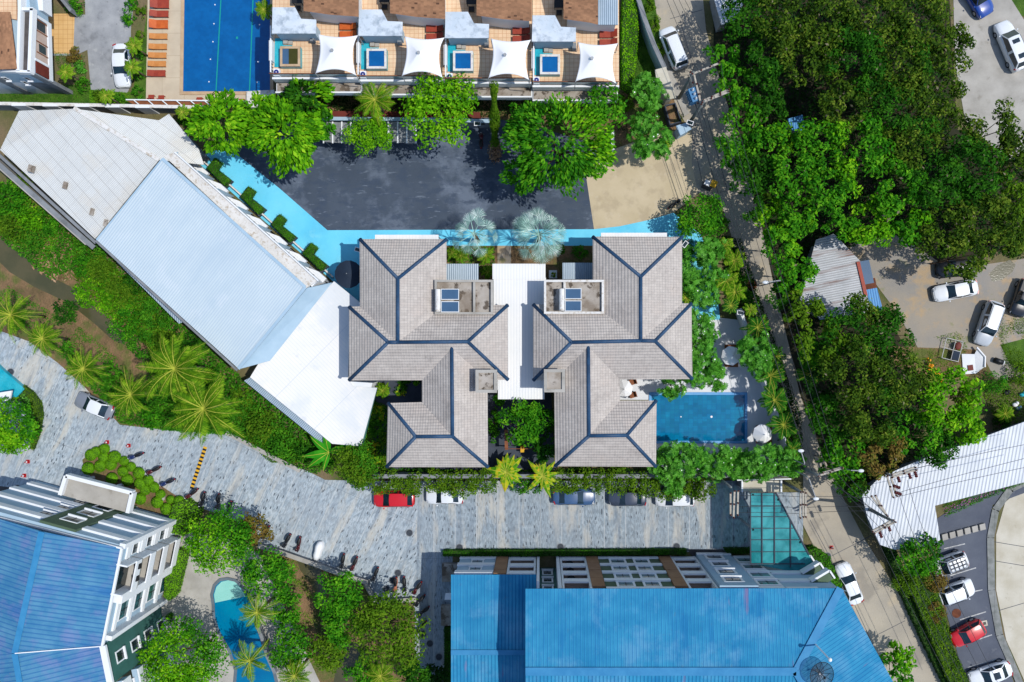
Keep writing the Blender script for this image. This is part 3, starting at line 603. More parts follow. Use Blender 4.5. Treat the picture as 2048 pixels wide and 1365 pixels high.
# ------------------------------------------------------------------ vehicles
def car(front, rear, label, paint='white', kind='sedan', W=None, zc=0.7, cat='car', roofpaint=None, extra=(), group=None, name='parked_car', hoodpaint=None):
    a = P(*front, zc); b = P(*rear, zc); d = a - b; Ln = hypot(d.x, d.y); c = (a + b) / 2; rot = atan2(d.y, d.x)
    e = empty(name, (c.x, c.y, 0.03), rot, label, cat, group)
    K = dict(sedan=(.23, .07, -.22, -.37, 1.44, .92, .86), suv=(.26, .12, -.38, -.465, 1.72, 1.05, 1.0), hatch=(.26, .08, -.34, -.46, 1.5, .95, .88), van=(.33, .20, -.42, -.475, 1.85, 1.08, .98), pickup=(.22, .10, -.1, -.13, 1.72, 1.05, 1.0))[kind]
    xb, xt, xr, xrb, zr, belt, hood = K; W = W or (1.8 if kind in ('sedan', 'hatch') else 1.88); hl = Ln / 2; hw = W / 2
    pm = W_['car_' + paint]; rp = W_['car_' + (roofpaint or paint)]
    # lower body, lofted along x
    xs = [-1, -.985, -.95, -.86, -.7, -.5, -.3, 0, .3, .46, .6, .75, .87, .95, .985, 1]
    m = M(); rings = []
    for t in xs:
        wf = (1 - 0.30 * max(0, (abs(t) - .6) / .4) ** 3.2) * (1.0 if abs(t) < .999 else .94)
        if t > xb * 2: h = hood - (hood - .66) * max(0, (t - xb * 2) / (1 - xb * 2)) ** 2.2 + .0
        elif t < xrb * 2: h = (belt + .02) - .16 * max(0, (xrb * 2 - t) / (1 + xrb * 2 + 1e-3)) ** 2.5
        else: h = belt
        if abs(t) > .999: h -= .16
        wy = hw * wf
        rings.append([(t * hl, s * y, z) for s, y, z in [(-1, wy * .9, .22), (-1, wy * .985, .42), (-1, wy, .62), (-1, wy * .97, h - .12), (-1, wy * .88, h - .015), (-1, wy * .45, h + .035), (1, 0, h + .05), (1, wy * .45, h + .035), (1, wy * .88, h - .015), (1, wy * .97, h - .12), (1, wy, .62), (1, wy * .985, .42), (1, wy * .9, .22)]])
    n = len(rings[0])
    for r_ in rings: m.v += r_
    for i in range(len(rings) - 1):
        for j in range(n - 1): m.f.append([i * n + j, (i + 1) * n + j, (i + 1) * n + j + 1, i * n + j + 1][::-1]); m.mi.append(0)
    m.f.append(list(range(n))); m.f.append([(len(rings) - 1) * n + j for j in range(n)][::-1]); m.mi += [0, 0]
    m.build('body', pm, e, world=False, smooth=True)
    # greenhouse
    bw = hw * .90; tw = hw * .74; X = [v * Ln for v in (xb, xt, xr, xrb)]
    zb = belt - .02; lo = [(X[0], zb), (X[3], zb)]; hi = [(X[1], zr - .05), (X[2], zr - .05)]
    g = M(); A = [Vector((lo[0][0], s * bw * (.94), zb)) for s in (-1, 1)] + [Vector((lo[1][0], s * bw * .94, zb)) for s in (-1, 1)]
    B = [Vector((hi[0][0], s * tw, zr - .05)) for s in (-1, 1)] + [Vector((hi[1][0], s * tw * .97, zr - .07)) for s in (-1, 1)]
    mid = [Vector(((X[1] + X[2]) / 2, s * hw * .95, zb)) for s in (-1, 1)]; midt = [Vector(((X[1] + X[2]) / 2, s * tw * 1.02, zr - .02)) for s in (-1, 1)]
    g.poly([A[0], A[1], B[1], B[0]]); g.poly([A[3], A[2], B[2], B[3]])
    g.poly([A[2], mid[0], midt[0], B[2]]); g.poly([mid[0], A[0], B[0], midt[0]]); g.poly([A[1], mid[1], midt[1], B[1]]); g.poly([mid[1], A[3], B[3], midt[1]])
    g.build('pillars', rp, e, world=False)
    r_ = M(); nx, ny = 6, 6; k0 = 0
    for i in range(nx + 1):
        t = i / nx; x = X[1] + (X[2] - X[1]) * t; ww = (tw + (tw * .97 - tw) * t) * (1 - .03 * (2 * t - 1) ** 2) * 1.02
        for j in range(ny + 1):
            u = j / ny * 2 - 1; r_.v.append((x + (0.05 if i == 0 else -.05 if i == nx else 0) * -1 * (1 - u * u) * -1, u * ww, zr - .045 * (2 * t - 1) ** 2 - .05 * u ** 4 - .01 * u * u))
    for i in range(nx):
        for j in range(ny): k_ = i * (ny + 1) + j; r_.f.append([k_, k_ + 1, k_ + ny + 2, k_ + ny + 1]); r_.mi.append(0)
    r_.build('roof', rp, e, world=False, smooth=True)
    def glass(nm, q, mg, parent=e):
        q = [Vector(p) for p in q]; c_ = sum(q, Vector()) / 4; nn = (q[1] - q[0]).cross(q[3] - q[0]).normalized()
        if nn.dot(c_ - Vector((0, 0, belt - .5))) < 0: nn = -nn
        qq = [c_ + (p - c_) * mg + nn * .012 for p in q]
        M().poly(qq).build(nm, W_['carglass'], e, world=False)
    glass('windscreen', [A[0], A[1], B[1], B[0]], .93); glass('rear_window', [A[3], A[2], B[2], B[3]], .86)
    if kind == 'pickup':
        M().box(-hl * .96, X[3] - .05, -hw * .8, hw * .8, belt - .06, belt + .055).build('cargo_bed', W_['black'], e, world=False)
    for s in (0, 1):
        glass('side_window', [A[s], mid[s], midt[s], B[s]], .86); glass('side_window', [mid[s], A[2 + s], B[2 + s], midt[s]], .84)
    for sx in (-1, 1):
        for sy in (-1, 1):
            wx = sx * hl * .62; wy_ = sy * (hw - .1)
            tm = M().lathe((wx, wy_ - .1, .33), [(.33, 0), (.34, .05), (.34, .16), (.33, .2)], 16, Matrix.Rotation(-pi / 2, 3, 'X')); wo = tm.build('wheel', W_['rubber'], e, world=False, smooth=True)
            M().lathe((wx, wy_ + sy * .1 - .015, .33), [(.21, 0), (.19, .03)], 12, Matrix.Rotation(-pi / 2, 3, 'X')).build('rim', W_['chrome'], wo, world=False)
    for sy in (-1, 1):
        M().poly([(hl * .985, sy * hw * .42, .64), (hl * .93, sy * hw * .84, .64), (hl * .86, sy * hw * .84, .80), (hl * .93, sy * hw * .45, .76)]).poly([(hl * .99, sy * hw * .42, .55), (hl * .945, sy * hw * .84, .55), (hl * .93, sy * hw * .84, .64), (hl * .985, sy * hw * .42, .64)]).build('headlight', W_['lampglass'], e, world=False)
        zt = belt - .22; M().prism([(-hl * .985, sy * hw * .5), (-hl * .93, sy * hw * .9), (-hl * .88, sy * hw * .92), (-hl * .93, sy * hw * .5)], zt, zt + .2).build('tail_light', W_['taillight'], e, world=False)
        M().ball((X[0] - .12, sy * (hw + .09), belt + .02), .09, .1, .07, 8, 6).build('wing_mirror', pm, e, world=False, smooth=True)
    M().box(hl * .97, hl * 1.003, -.3, .3, .38, .52).build('grille', W_['black'], e, world=False)
    for ex in extra:
        if ex == 'sunroof':
            M().box(X[1] - .75, X[1] - .3, -tw * .55, tw * .55, zr - .02, zr + .012).build('sunroof', W_['carglass'], e, world=False); M().box(X[2] + .35, X[2] + .85, -tw * .55, tw * .55, zr - .02, zr + .008).build('sunroof', W_['carglass'], e, world=False)
        if ex == 'rack':
            q = M(); 
            for s in (-1, -.33, .33, 1): q.bar((X[1] - .1, s * tw * .85, zr + .08), (X[2] + .1, s * tw * .85, zr + .08), .06, .05)
            for t in range(5): x = X[1] - .1 + (X[2] + .2 - X[1]) * t / 4; q.bar((x, -tw * .85, zr + .08), (x, tw * .85, zr + .08), .06, .05)
            q.build('roof_rack', W_['black'], e, world=False)
        if ex == 'rails':
            for s in (-1, 1): M().tube([(X[1] - .1, s * tw * .93, zr + .03), (X[2] + .1, s * tw * .93, zr + .02)], .03, 5).build('roof_rail', W_['black'], e, world=False)
        if ex == 'blackroof': pass
    return e
def scooter_proto(paint, seat='black'):
    e = empty('scooter', (0, 0, 0)); pm = W_['car_' + paint]
    for x in (-.62, .62):
        wo = M().lathe((x, -.05, .27), [(.26, 0), (.28, .03), (.28, .08), (.26, .11)], 14, Matrix.Rotation(-pi / 2, 3, 'X')).build('wheel', W_['rubber'], e, world=False, smooth=True)
        M().lathe((x, -.06, .27), [(.15, 0), (.15, .13)], 10, Matrix.Rotation(-pi / 2, 3, 'X')).build('rim', W_['chrome'], wo, world=False)
    b = M(); prof = [(-.85, .09, .55, .70), (-.7, .17, .42, .76), (-.35, .21, .3, .74), (-.05, .19, .25, .66), (.1, .14, .22, .36), (.32, .17, .22, .34), (.42, .24, .25, .72), (.5, .22, .3, .95), (.62, .14, .42, .98), (.74, .07, .5, .72)]
    n = 8
    for x, w_, z0, z1 in prof:
        for j in range(n): a_ = 2 * pi * (j + .5) / n; b.v.append((x, w_ * cos(a_) * 1.08, (z0 + z1) / 2 + (z1 - z0) / 2 * 1.08 * sin(a_)))
    for i in range(len(prof) - 1):
        for j in range(n): b.f.append([i * n + j, i * n + (j + 1) % n, (i + 1) * n + (j + 1) % n, (i + 1) * n + j]); b.mi.append(0)
    b.f.append(list(range(n))); b.f.append([(len(prof) - 1) * n + j for j in range(n)]); b.mi += [0, 0]
    b.build('body', pm, e, world=False, smooth=True)
    M().ball((-.42, 0, .78), .46, .17, .1, 12, 6).build('seat', W_[seat], e, world=False, smooth=True)
    M().tube([(.42, -.36, 1.02), (.5, -.15, 1.04), (.5, .15, 1.04), (.42, .36, 1.02)], .025, 6).build('handlebar', W_['black'], e, world=False)
    M().ball((.66, 0, .86), .07, .11, .09, 8, 6).build('headlight', W_['lampglass'], e, world=False, smooth=True)
    M().box(-.92, -.86, -.08, .08, .55, .64).build('tail_light', W_['taillight'], e, world=False)
    for s in (-1, 1): M().ball((.45, s * .32, 1.2), .02, .07, .045, 8, 5).tube([(.48, s * .24, 1.04), (.46, s * .3, 1.18)], .01, 4).build('mirror', W_['chrome'], e, world=False)
    return e
def put(proto, px, py, ang, label, z=0.03, scale=None, group=None, zc=0.5, first=[set()]):
    """first use moves the prototype itself, later uses copy it with its parts"""
    if proto.name in first[0]: o = copy_tree(proto)
    else: o = proto; first[0].add(proto.name)
    c = P(px, py, zc); o.location = (c.x, c.y, z); o.rotation_euler = (0, 0, ang)
    if scale: o.scale = scale if isinstance(scale, tuple) else (scale,) * 3
    o['label'] = label
    if group: o['group'] = group
    return o

# ------------------------------------------------------------------ building helpers
class Fac:
    """oriented frame on a wall: s along A->B, o outwards, z up"""
    def __init__(f, A, B, flip=False):
        f.A = Vector((A[0], A[1], 0)); d = Vector((B[0] - A[0], B[1] - A[1], 0)); f.len = d.length; f.u = d.normalized()
        f.n = Vector((-f.u.y, f.u.x, 0)) * (-1 if flip else 1)
    def pt(f, s, o, z): p = f.A + f.u * s + f.n * o; return Vector((p.x, p.y, z))
    def box(f, m, s0, s1, o0, o1, z0, z1): return m.prism([f.pt(s0, o0, 0), f.pt(s1, o0, 0), f.pt(s1, o1, 0), f.pt(s0, o1, 0)], z0, z1)
def sheet(name, pts, z, mat, kind='structure', ang=0.0, **kw):
    return M().poly(PP(pts, 0)[::-1] if False else [Vector((p.x, p.y, z)) for p in PP(pts, 0)]).build(name, W_[mat], ang=ang, kind=kind, **kw)
def window(f, e, s0, s1, z0, z1, o=0.0, fw=0.12, glass='glassteal', frame='white', sill=True):
    q = M(); t = 0.06
    f.box(q, s0 - fw, s0, o, o + t, z0 - fw, z1 + fw); f.box(q, s1, s1 + fw, o, o + t, z0 - fw, z1 + fw)
    f.box(q, s0, s1, o, o + t, z1, z1 + fw); f.box(q, s0, s1, o, o + t, z0 - fw, z0)
    if sill: f.box(q, s0 - fw - .05, s1 + fw + .05, o + t, o + .22, z0 - fw - .04, z0 - .03)
    fr = q.build('window', W_[frame], e)
    g = M(); f.box(g, s0, s1, o - .02, o + .02, z0, z1); g.build('pane', W_[glass], e) if False else None
    p = M(); f.box(p, s0, s1, o, o + .025, z0, z1)
    off = e.matrix_basis.translation
    po = p.build('pane', W_[glass], e); po.parent = fr; 
    b = M(); f.box(b, (s0 + s1) / 2 - .03, (s0 + s1) / 2 + .03, o + .025, o + .05, z0, z1); bo = b.build('mullion', W_['black'], e); bo.parent = fr
    return fr

# ================================================================== GROUND, ROADS, WATER
g_ = M(); g_.poly([(-600, -600, 0), (600, -600, 0), (600, 600, 0), (-600, 600, 0)]); g_.build('ground', W_['ground'], kind='structure')
STREET = [(-400, 560), (0, 662), (60, 684), (118, 728), (170, 775), (240, 850), (330, 860), (460, 868), (560, 915), (650, 960), (720, 962), (1500, 962), (1500, 985), (1606, 985), (1606, 1125), (1500, 1130), (1500, 1104), (905, 1104), (905, 1400), (850, 1360), (832, 1330), (832, 1200), (752, 1206), (733, 1172), (660, 1140), (520, 1092), (470, 1040), (385, 1010), (335, 1010), (320, 1060), (240, 1075), (60, 1075), (-400, 1100)]
sheet('street', [(832, 962), (1500, 962), (1500, 985), (1606, 985), (1606, 1125), (1500, 1130), (1500, 1104), (905, 1104), (905, 1400), (850, 1360), (830, 1330), (830, 1200)], .03, 'cobble')
sheet('street', [(-400, 560), (0, 662), (60, 684), (118, 728), (170, 775), (240, 850), (330, 860), (460, 868), (560, 915), (650, 960), (720, 962), (836, 962), (832, 1200), (752, 1206), (733, 1172), (660, 1140), (520, 1092), (470, 1040), (385, 1010), (335, 1010), (320, 1060), (240, 1075), (60, 1075), (-400, 1100)], .032, 'cobble_l', ang=R(-24))
sheet('canal_bank', [(-300, 330), (0, 440), (60, 395), (130, 440), (300, 600), (560, 830), (560, 915), (460, 868), (330, 862), (235, 848), (165, 772), (110, 728), (50, 682), (-10, 665), (-300, 560)], .012, 'soil')
sheet('canal_bank', [(515, 1092), (650, 1140), (735, 1172), (760, 1208), (850, 1230), (850, 1420), (640, 1420), (610, 1300), (570, 1180)], .012, 'soil')
sheet('canal_water', [(-200, 430), (0, 478), (40, 505), (95, 550), (150, 578), (200, 620), (250, 672), (250, 690), (225, 680), (186, 645), (135, 605), (70, 575), (20, 545), (0, 525), (-200, 470)], .02, 'canal')
sheet('canal_water', [(590, 1110), (640, 1130), (655, 1200), (640, 1250), (700, 1285), (735, 1290), (725, 1320), (700, 1400), (660, 1400), (672, 1340), (640, 1290), (625, 1240), (630, 1180), (600, 1140)], .02, 'canal')
LANE = [(1300, -60), (1400, -60), (1412, 60), (1428, 120), (1452, 200), (1492, 330), (1520, 440), (1545, 560), (1575, 680), (1600, 790), (1640, 900), (1680, 985), (1730, 1080), (1800, 1190), (1890, 1380), (1960, 1500), (1800, 1500), (1745, 1370), (1690, 1250), (1640, 1120), (1606, 1050), (1606, 950), (1570, 850), (1540, 740), (1500, 610), (1462, 470), (1440, 400), (1392, 385), (1382, 330), (1380, 262), (1352, 215), (1330, 130), (1318, 60)]
sheet('lane', LANE, .034, 'lane', ang=R(-70))
ln = M()
for a, b in (((1360, 40), (1460, 400)), ((1382, 262), (1408, 380)), ((1398, 255), (1440, 400)), ((1620, 1040), (1700, 1190)), ((1700, 1190), (1780, 1365)), ((1664, 1112), (1742, 1072)), ((1745, 1275), (1810, 1242)), ((1340, 38), (1405, 20)), ((1440, 385), (1500, 372))):
    ln.bar(P(*a, .037), P(*b, .037), .05, .006)
tag(ln.build('lane_joint', W_['darkwall']), None, None, None, 'structure')
sheet('driveway', [(1172, 352), (1225, 300), (1330, 262), (1384, 262), (1384, 330), (1396, 388), (1347, 426), (1300, 440), (1240, 453), (1188, 459)], .038, 'tan')
sheet('car_park', [(440, 302), (470, 240), (640, 236), (985, 236), (1100, 262), (1226, 300), (1172, 352), (1188, 459), (655, 461), (560, 378), (470, 306)], .036, 'asphalt')
sheet('painted_path', [(440, 302), (470, 306), (560, 378), (655, 461), (1188, 459), (1240, 453), (1300, 440), (1347, 426), (1402, 470), (1432, 560), (1440, 640), (1350, 640), (1350, 480), (1187, 480), (1187, 495), (1140, 495), (1020, 500), (892, 500), (722, 520), (722, 620), (668, 565), (560, 470), (395, 325), (420, 300)], .04, 'bluepaint')
sheet('white_terrace', [(1230, 740), (1345, 640), (1440, 636), (1475, 640), (1500, 700), (1530, 790), (1570, 880), (1590, 945), (1300, 945), (1300, 800), (1230, 800)], .036, 'whitedeck')
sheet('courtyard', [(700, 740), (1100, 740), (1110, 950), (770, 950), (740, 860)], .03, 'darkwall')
sheet('garden_bed', [(892, 492), (1187, 492), (1187, 560), (892, 560)], .045, 'soil')
sheet('entrance_path', [(995, 492), (1022, 492), (1022, 530), (995, 530)], .05, 'lot')
sheet('garden_bed', [(690, 940), (1590, 940), (1590, 952), (690, 952)], .034, 'soil')
sheet('lawn', [(-60, 170), (190, 170), (265, 186), (300, 0), (265, -40), (300, -60), (300, 212), (-60, 212)], .03, 'grass')
sheet('access_lane', [(168, -60), (276, -60), (262, 60), (262, 172), (255, 186), (182, 180), (176, 110), (172, 60)], .036, 'greylane')
sheet('access_lane', [(102, 30), (176, 30), (176, 100), (150, 112), (102, 112)], .033, 'greylane')
sheet('tiled_forecourt', [(96, 28), (150, 28), (147, 108), (96, 108)], .04, 'terr2')
sheet('pool_deck', [(297, -80), (545, -80), (545, 212), (292, 204)], .036, 'deck')
sheet('garden_bed', [(545, 186), (1250, 186), (1345, 180), (1375, 262), (1225, 302), (1225, 262), (985, 236), (545, 236)], .018, 'soil')
sheet('lawn', [(1255, -60), (1300, -60), (1330, 140), (1320, 165), (1255, 190)], .03, 'grass')
sheet('parking_lot', [(1700, 460), (1800, 470), (1900, 540), (2300, 480), (2300, 760), (2000, 760), (1850, 720), (1790, 620), (1745, 560), (1700, 520)], .03, 'lot')
sheet('parking_lot', [(1905, -60), (1985, -60), (2060, 60), (2300, 200), (2300, 330), (2010, 320), (1930, 240), (1910, 130)], .032, 'concrete')
sheet('lawn', [(1990, -60), (2300, -60), (2300, 100), (2060, 40), (2003, 12)], .03, 'grass')
sheet('lawn', [(2000, 690), (2120, 660), (2120, 740), (2020, 730)], .036, 'grass')
sheet('puddle', [(1978, 548), (1996, 530), (2020, 520), (2031, 530), (2024, 545), (2004, 560), (1984, 564)], .036, 'canal')
sheet('parking_bays', [(1870, 1040), (1990, 960), (2060, 930), (2200, 930), (1985, 1010), (1975, 1075), (1978, 1180), (2000, 1290), (2040, 1400), (1940, 1400), (1880, 1180)], .034, 'bay')
sheet('drive', [(1986, 1400), (1900, 1400)], .03, 'bay') if False else None
sheet('concrete_drive', [(2230, 930), (2060, 962), (2010, 1005), (1992, 1070), (1992, 1180), (2012, 1280), (2050, 1365), (2080, 1440), (2300, 1440), (2300, 930)], .03, 'concrete2')
k_ = M(); kp = [(2230, 905), (2120, 930), (2020, 978), (1990, 1020), (1980, 1075), (1982, 1180), (1998, 1270), (2030, 1345), (2060, 1420)]
for a, b in zip(kp, kp[1:]):
    A, B = P(*a), P(*b); n_ = Vector((-(B - A).y, (B - A).x, 0)).normalized() * .38; k_.prism([A - n_, B - n_, B + n_, A + n_], 0, .13)
k_.build('kerb', W_['kerb'], kind='structure')
jl = M()
for a, b in (((1988, 1084), (2060, 1096)), ((1988, 1122), (2060, 1134)), ((1996, 1222), (2050, 1206))): jl.bar(P(*a, .034), P(*b, .034), .06, .006)
jl.build('drive_joint', W_['darkwall'], kind='structure')
bm_ = M()
for a, b in (((1888, 1098), (1930, 1088)), ((1900, 1152), (1952, 1136)), ((1918, 1190), (1965, 1180)), ((1920, 1240), (1972, 1224)), ((1925, 1290), (1984, 1270)), ((1935, 1336), (1994, 1318))): bm_.bar(P(*a, .038), P(*b, .038), .11, .006)
bm_.build('bay_markings', W_['marking'], kind='structure')
sheet('hotel_terrace', [(345, 1060), (470, 1080), (520, 1110), (640, 1365), (560, 1440), (300, 1440), (290, 1230), (330, 1200)], .03, 'concrete')
sheet('hotel_forecourt', [(-60, 965), (45, 978), (35, 1030), (-60, 1035)], .036, 'slate')
sheet('cart_bed', [(165, 920), (200, 890), (380, 1010), (395, 1035), (340, 1060), (270, 1010), (170, 945)], .045, 'soil')
sheet('loose_sand', [(1700, 690), (1960, 700), (1990, 760), (1850, 760)], .034, 'soil')

sheet('forest_floor', [(1425, -60), (1895, -60), (1915, 260), (2120, 330), (2120, 500), (1990, 505), (1900, 545), (1800, 480), (1720, 500), (1640, 470), (1600, 620), (1700, 640), (1790, 660), (1850, 760), (1850, 860), (1780, 930), (1700, 985), (1655, 930), (1600, 790), (1575, 680), (1545, 560), (1520, 440), (1492, 330), (1452, 200), (1428, 120)], .024, 'litter')  # dark sheet added under the wood to deepen the shaded gaps between crowns
# stains of bare brush by the canal
cover([(60, 410), (165, 470), (150, 520), (160, 560), (110, 565), (60, 530), (100, 480)], 'tangle of dead brown twigs on the canal bank below the beige roof', 'brushtwig', 'dead_brush', .35, .5, .8, 'brush')
cover([(-20, 400), (70, 395), (120, 450), (110, 510), (60, 500), (0, 470)], 'yellow-green weeds covering the upper canal bank', 'weeds', 'weeds', .6, .22, 2.2, 'weeds')
cover([(150, 470), (240, 540), (340, 650), (300, 690), (250, 660), (160, 560)], 'dense low green scrub between the canal and the long roofs', 'olive', 'scrub', 1.3, .26, 2.4, 'scrub')
cover([(0, 560), (60, 600), (170, 660), (240, 720), (150, 735), (60, 660), (0, 620)], 'sparse grass on the lower earth bank of the canal', 'hedge', 'sparse_grass', .3, .18, 1.0, 'grass', patch=.45)
cover([(480, 800), (510, 800), (620, 895), (600, 925), (545, 925), (480, 870)], 'rough grassy slope below the white roof', 'olive', 'rough_grass', .7, .2, 2.4, 'grass')
cover([(140, 720), (260, 760), (360, 800), (480, 800), (480, 872), (330, 860), (245, 846)], 'planting under the coconut palms along the cobbled street', 'hedge', 'understorey_plants', .9, .24, 2.6, 'plants')
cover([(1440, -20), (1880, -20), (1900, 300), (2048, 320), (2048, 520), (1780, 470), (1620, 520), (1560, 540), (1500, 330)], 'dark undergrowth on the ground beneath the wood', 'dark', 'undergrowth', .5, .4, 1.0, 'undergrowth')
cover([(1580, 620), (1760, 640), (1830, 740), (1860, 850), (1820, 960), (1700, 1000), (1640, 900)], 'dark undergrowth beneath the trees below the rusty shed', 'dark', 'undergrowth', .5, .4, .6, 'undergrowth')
cover([(1850, 680), (1925, 660), (1935, 700), (1900, 745), (1860, 740)], 'dry trampled grass beside the metal frame in the dirt lot', 'weeds', 'dry_grass', .1, .12, .5, 'grass', patch=.7)
cover([(1990, 640), (2060, 600), (2070, 740), (2010, 735)], 'patch of green weeds right of the silver car', 'olive', 'weeds', .2, .14, .8, 'weeds', patch=.7)
cover([(1885, 1008), (1995, 965), (2060, 945), (2060, 962), (2000, 985), (1890, 1034)], 'flowering ground cover strip along the white corrugated roof', 'hedge', 'flower_bed', .3, .14, 1.2, 'flower bed')
cover([(1885, 1015), (1990, 975), (2050, 952), (2050, 958), (1990, 984), (1888, 1030)], 'pink blossoms in the strip beside the white corrugated roof', 'pink', 'blossoms', .4, .14, .25, 'flowers')
cover([(1960, 770), (2060, 745), (2060, 850), (1985, 840)], 'mixed weeds among the rubbish heap at the right edge', 'olive', 'weeds', .5, .2, .9, 'weeds')
cover([(-20, 180), (190, 184), (200, 212), (-20, 208)], 'lawn grass growing along the north wall', 'hedge', 'lawn_grass', .12, .1, .5, 'grass')
cover([(180, 180), (262, 186), (262, 210), (180, 206)], 'bright grass at the bottom of the access lane', 'lime', 'lawn_grass', .15, .11, .8, 'grass')
cover([(110, 104), (170, 112), (176, 170), (150, 168), (112, 130)], 'clipped grass of the front garden beside the tiled forecourt', 'hedge', 'lawn_grass', .12, .1, .6, 'grass')
cover([(1250, -20), (1300, -20), (1330, 130), (1300, 170), (1262, 180)], 'shaded lawn between the tall hedge and the lane fence', 'hedge', 'lawn_grass', .1, .1, .35, 'grass')
cover([(1660, 1100), (1700, 1100), (1800, 1290), (1760, 1290)], 'low roadside weeds along the lane', 'dark', 'weeds', .1, .12, .2, 'weeds') if False else None

cover([(1440, 470), (1480, 480), (1520, 600), (1600, 830), (1608, 945), (1592, 945), (1500, 640), (1455, 600)], 'planting strip under the areca palms along the lane', 'dark', 'understorey_plants', .6, .22, 1.8, 'plants')
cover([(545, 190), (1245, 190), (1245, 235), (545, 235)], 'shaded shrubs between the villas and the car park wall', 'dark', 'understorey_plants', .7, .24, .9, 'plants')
cover([(1215, 200), (1345, 180), (1370, 240), (1330, 262), (1225, 262)], 'dark low plants around the frangipani trees by the gate', 'dark', 'understorey_plants', .3, .2, .4, 'plants', patch=.8)
cover([(895, 494), (990, 494), (990, 556), (895, 526)], 'low plants under the open silver palm', 'hedge', 'understorey_plants', .4, .18, 1.2, 'plants')
cover([(560, 1110), (600, 1120), (640, 1240), (620, 1300), (570, 1180)], 'sparse grass on the bank below the parapet', 'weeds', 'sparse_grass', .15, .14, .6, 'grass', patch=.7)
cover([(-20, 345), (180, 480), (478, 748), (660, 900), (640, 948), (548, 915), (475, 868), (330, 860), (300, 770), (300, 700), (262, 640), (200, 585), (150, 540), (110, 560), (60, 520), (10, 480)], 'dense green understorey filling the bank below the long roofs', 'hedge', 'bank_plants', 1.1, .3, 2.4, 'plants', z=.2)
cover([(690, 925), (745, 800), (776, 812), (776, 935), (975, 940), (1110, 938), (1310, 936), (1310, 950), (690, 952)], 'planting in the narrow strip between the street wall and the houses', 'hedge', 'strip_plants', .7, .22, 1.6, 'plants')
cover([(1363, 480), (1385, 480), (1395, 600), (1392, 750), (1383, 755), (1378, 610), (1364, 605)], 'low planting against the east wall of the right house', 'deep', 'strip_plants', .5, .2, 1.5, 'plants')
# ================================================================== POOLS
def pool(outline, zt, water, coping, label, name='swimming_pool', cw=.35, extra=None, h=.1):
    W0 = PP(outline); cx = sum(p.x for p in W0) / len(W0); cy = sum(p.y for p in W0) / len(W0)
    e = empty(name, (cx, cy, zt), 0, label, 'pool')
    m = M(); n = len(W0); sgn = 1
    a = sum(W0[i].x * W0[(i + 1) % n].y - W0[(i + 1) % n].x * W0[i].y for i in range(n)); pts = W0 if a > 0 else W0[::-1]
    outp = []
    for i in range(n):
        p0, p1, p2 = pts[i - 1], pts[i], pts[(i + 1) % n]; d1 = (p1 - p0).normalized(); d2 = (p2 - p1).normalized()
        n1 = Vector((d1.y, -d1.x, 0)); n2 = Vector((d2.y, -d2.x, 0)); bb = (n1 + n2).normalized(); outp.append(p1 + bb * cw / max(.4, bb.dot(n1)))
    for i in range(n): j = (i + 1) % n; m.prism([pts[i], pts[j], outp[j], outp[i]], zt, zt + h)
    m.build('coping', W_[coping], e)
    q = M(); q.poly([Vector((p.x, p.y, zt + .05)) for p in pts]); q.build('water', W_[water], e)
    return e
bp = pool([(371, -90), (541, -90), (541, 184), (367, 184)], .04, 'pool', 'coping', 'large deep blue pool with green lane lines beside the sun deck')
l_ = M()
for a, b in (((446, -80), (432, 184)), ((509, -80), (499, 184))): l_.bar(P(*a, .1), P(*b, .1), .12, .01)
l_.bar(P(472, 76, .1), P(476, 76, .1), .25, .01); l_.each('lane_line', W_['lanegreen'], bp)
q_ = M()
for x, y in ((430, 10), (428, 48), (426, 84), (421, 119), (418, 164), (516, 124), (514, 165), (519, 50)): q_.disc(P(x, y, .095), .07, .015, 8)
q_.each('pool_light', W_['sail'], bp)
hp = pool([(1303, 790), (1489, 790), (1489, 882), (1303, 882)], .04, 'pool2', 'bluecoping', 'blue-green rectangular pool beside the right hip-roofed house', cw=.28)
q_ = M(); q_.disc(P(1423, 834, .095), .12, .015, 10).disc(P(1362, 834, .095), .07, .015, 8); q_.each('pool_light', W_['sail'], hp)
LP = [(430, 1209), (427, 1190), (432, 1172), (442, 1162), (456, 1160), (470, 1163), (480, 1172), (500, 1200), (514, 1240), (526, 1280), (545, 1340), (560, 1400), (470, 1400), (475, 1340), (462, 1300), (440, 1262), (431, 1235)]
lp = pool(LP, .04, 'pool3', 'greycoping', 'curved lagoon pool with a pale shallow end beside the hotel', cw=.3)
M().poly([P(x, y, .1) for x, y in [(430, 1206), (428, 1190), (433, 1174), (443, 1164), (456, 1161), (470, 1164), (479, 1172), (491, 1193)]]).build('shallow_end', W_['poolpale'], lp)
w_ = M(); pts_ = [(515, 1245), (526, 1275), (536, 1310), (552, 1345)]
for a, b in zip(pts_, pts_[1:]): w_.bar(P(*a, .35), P(*b, .35), .35, .7)
tag(w_.build('garden_wall', W_['greywall']), 'low grey wall along the right side of the lagoon pool', 'wall')

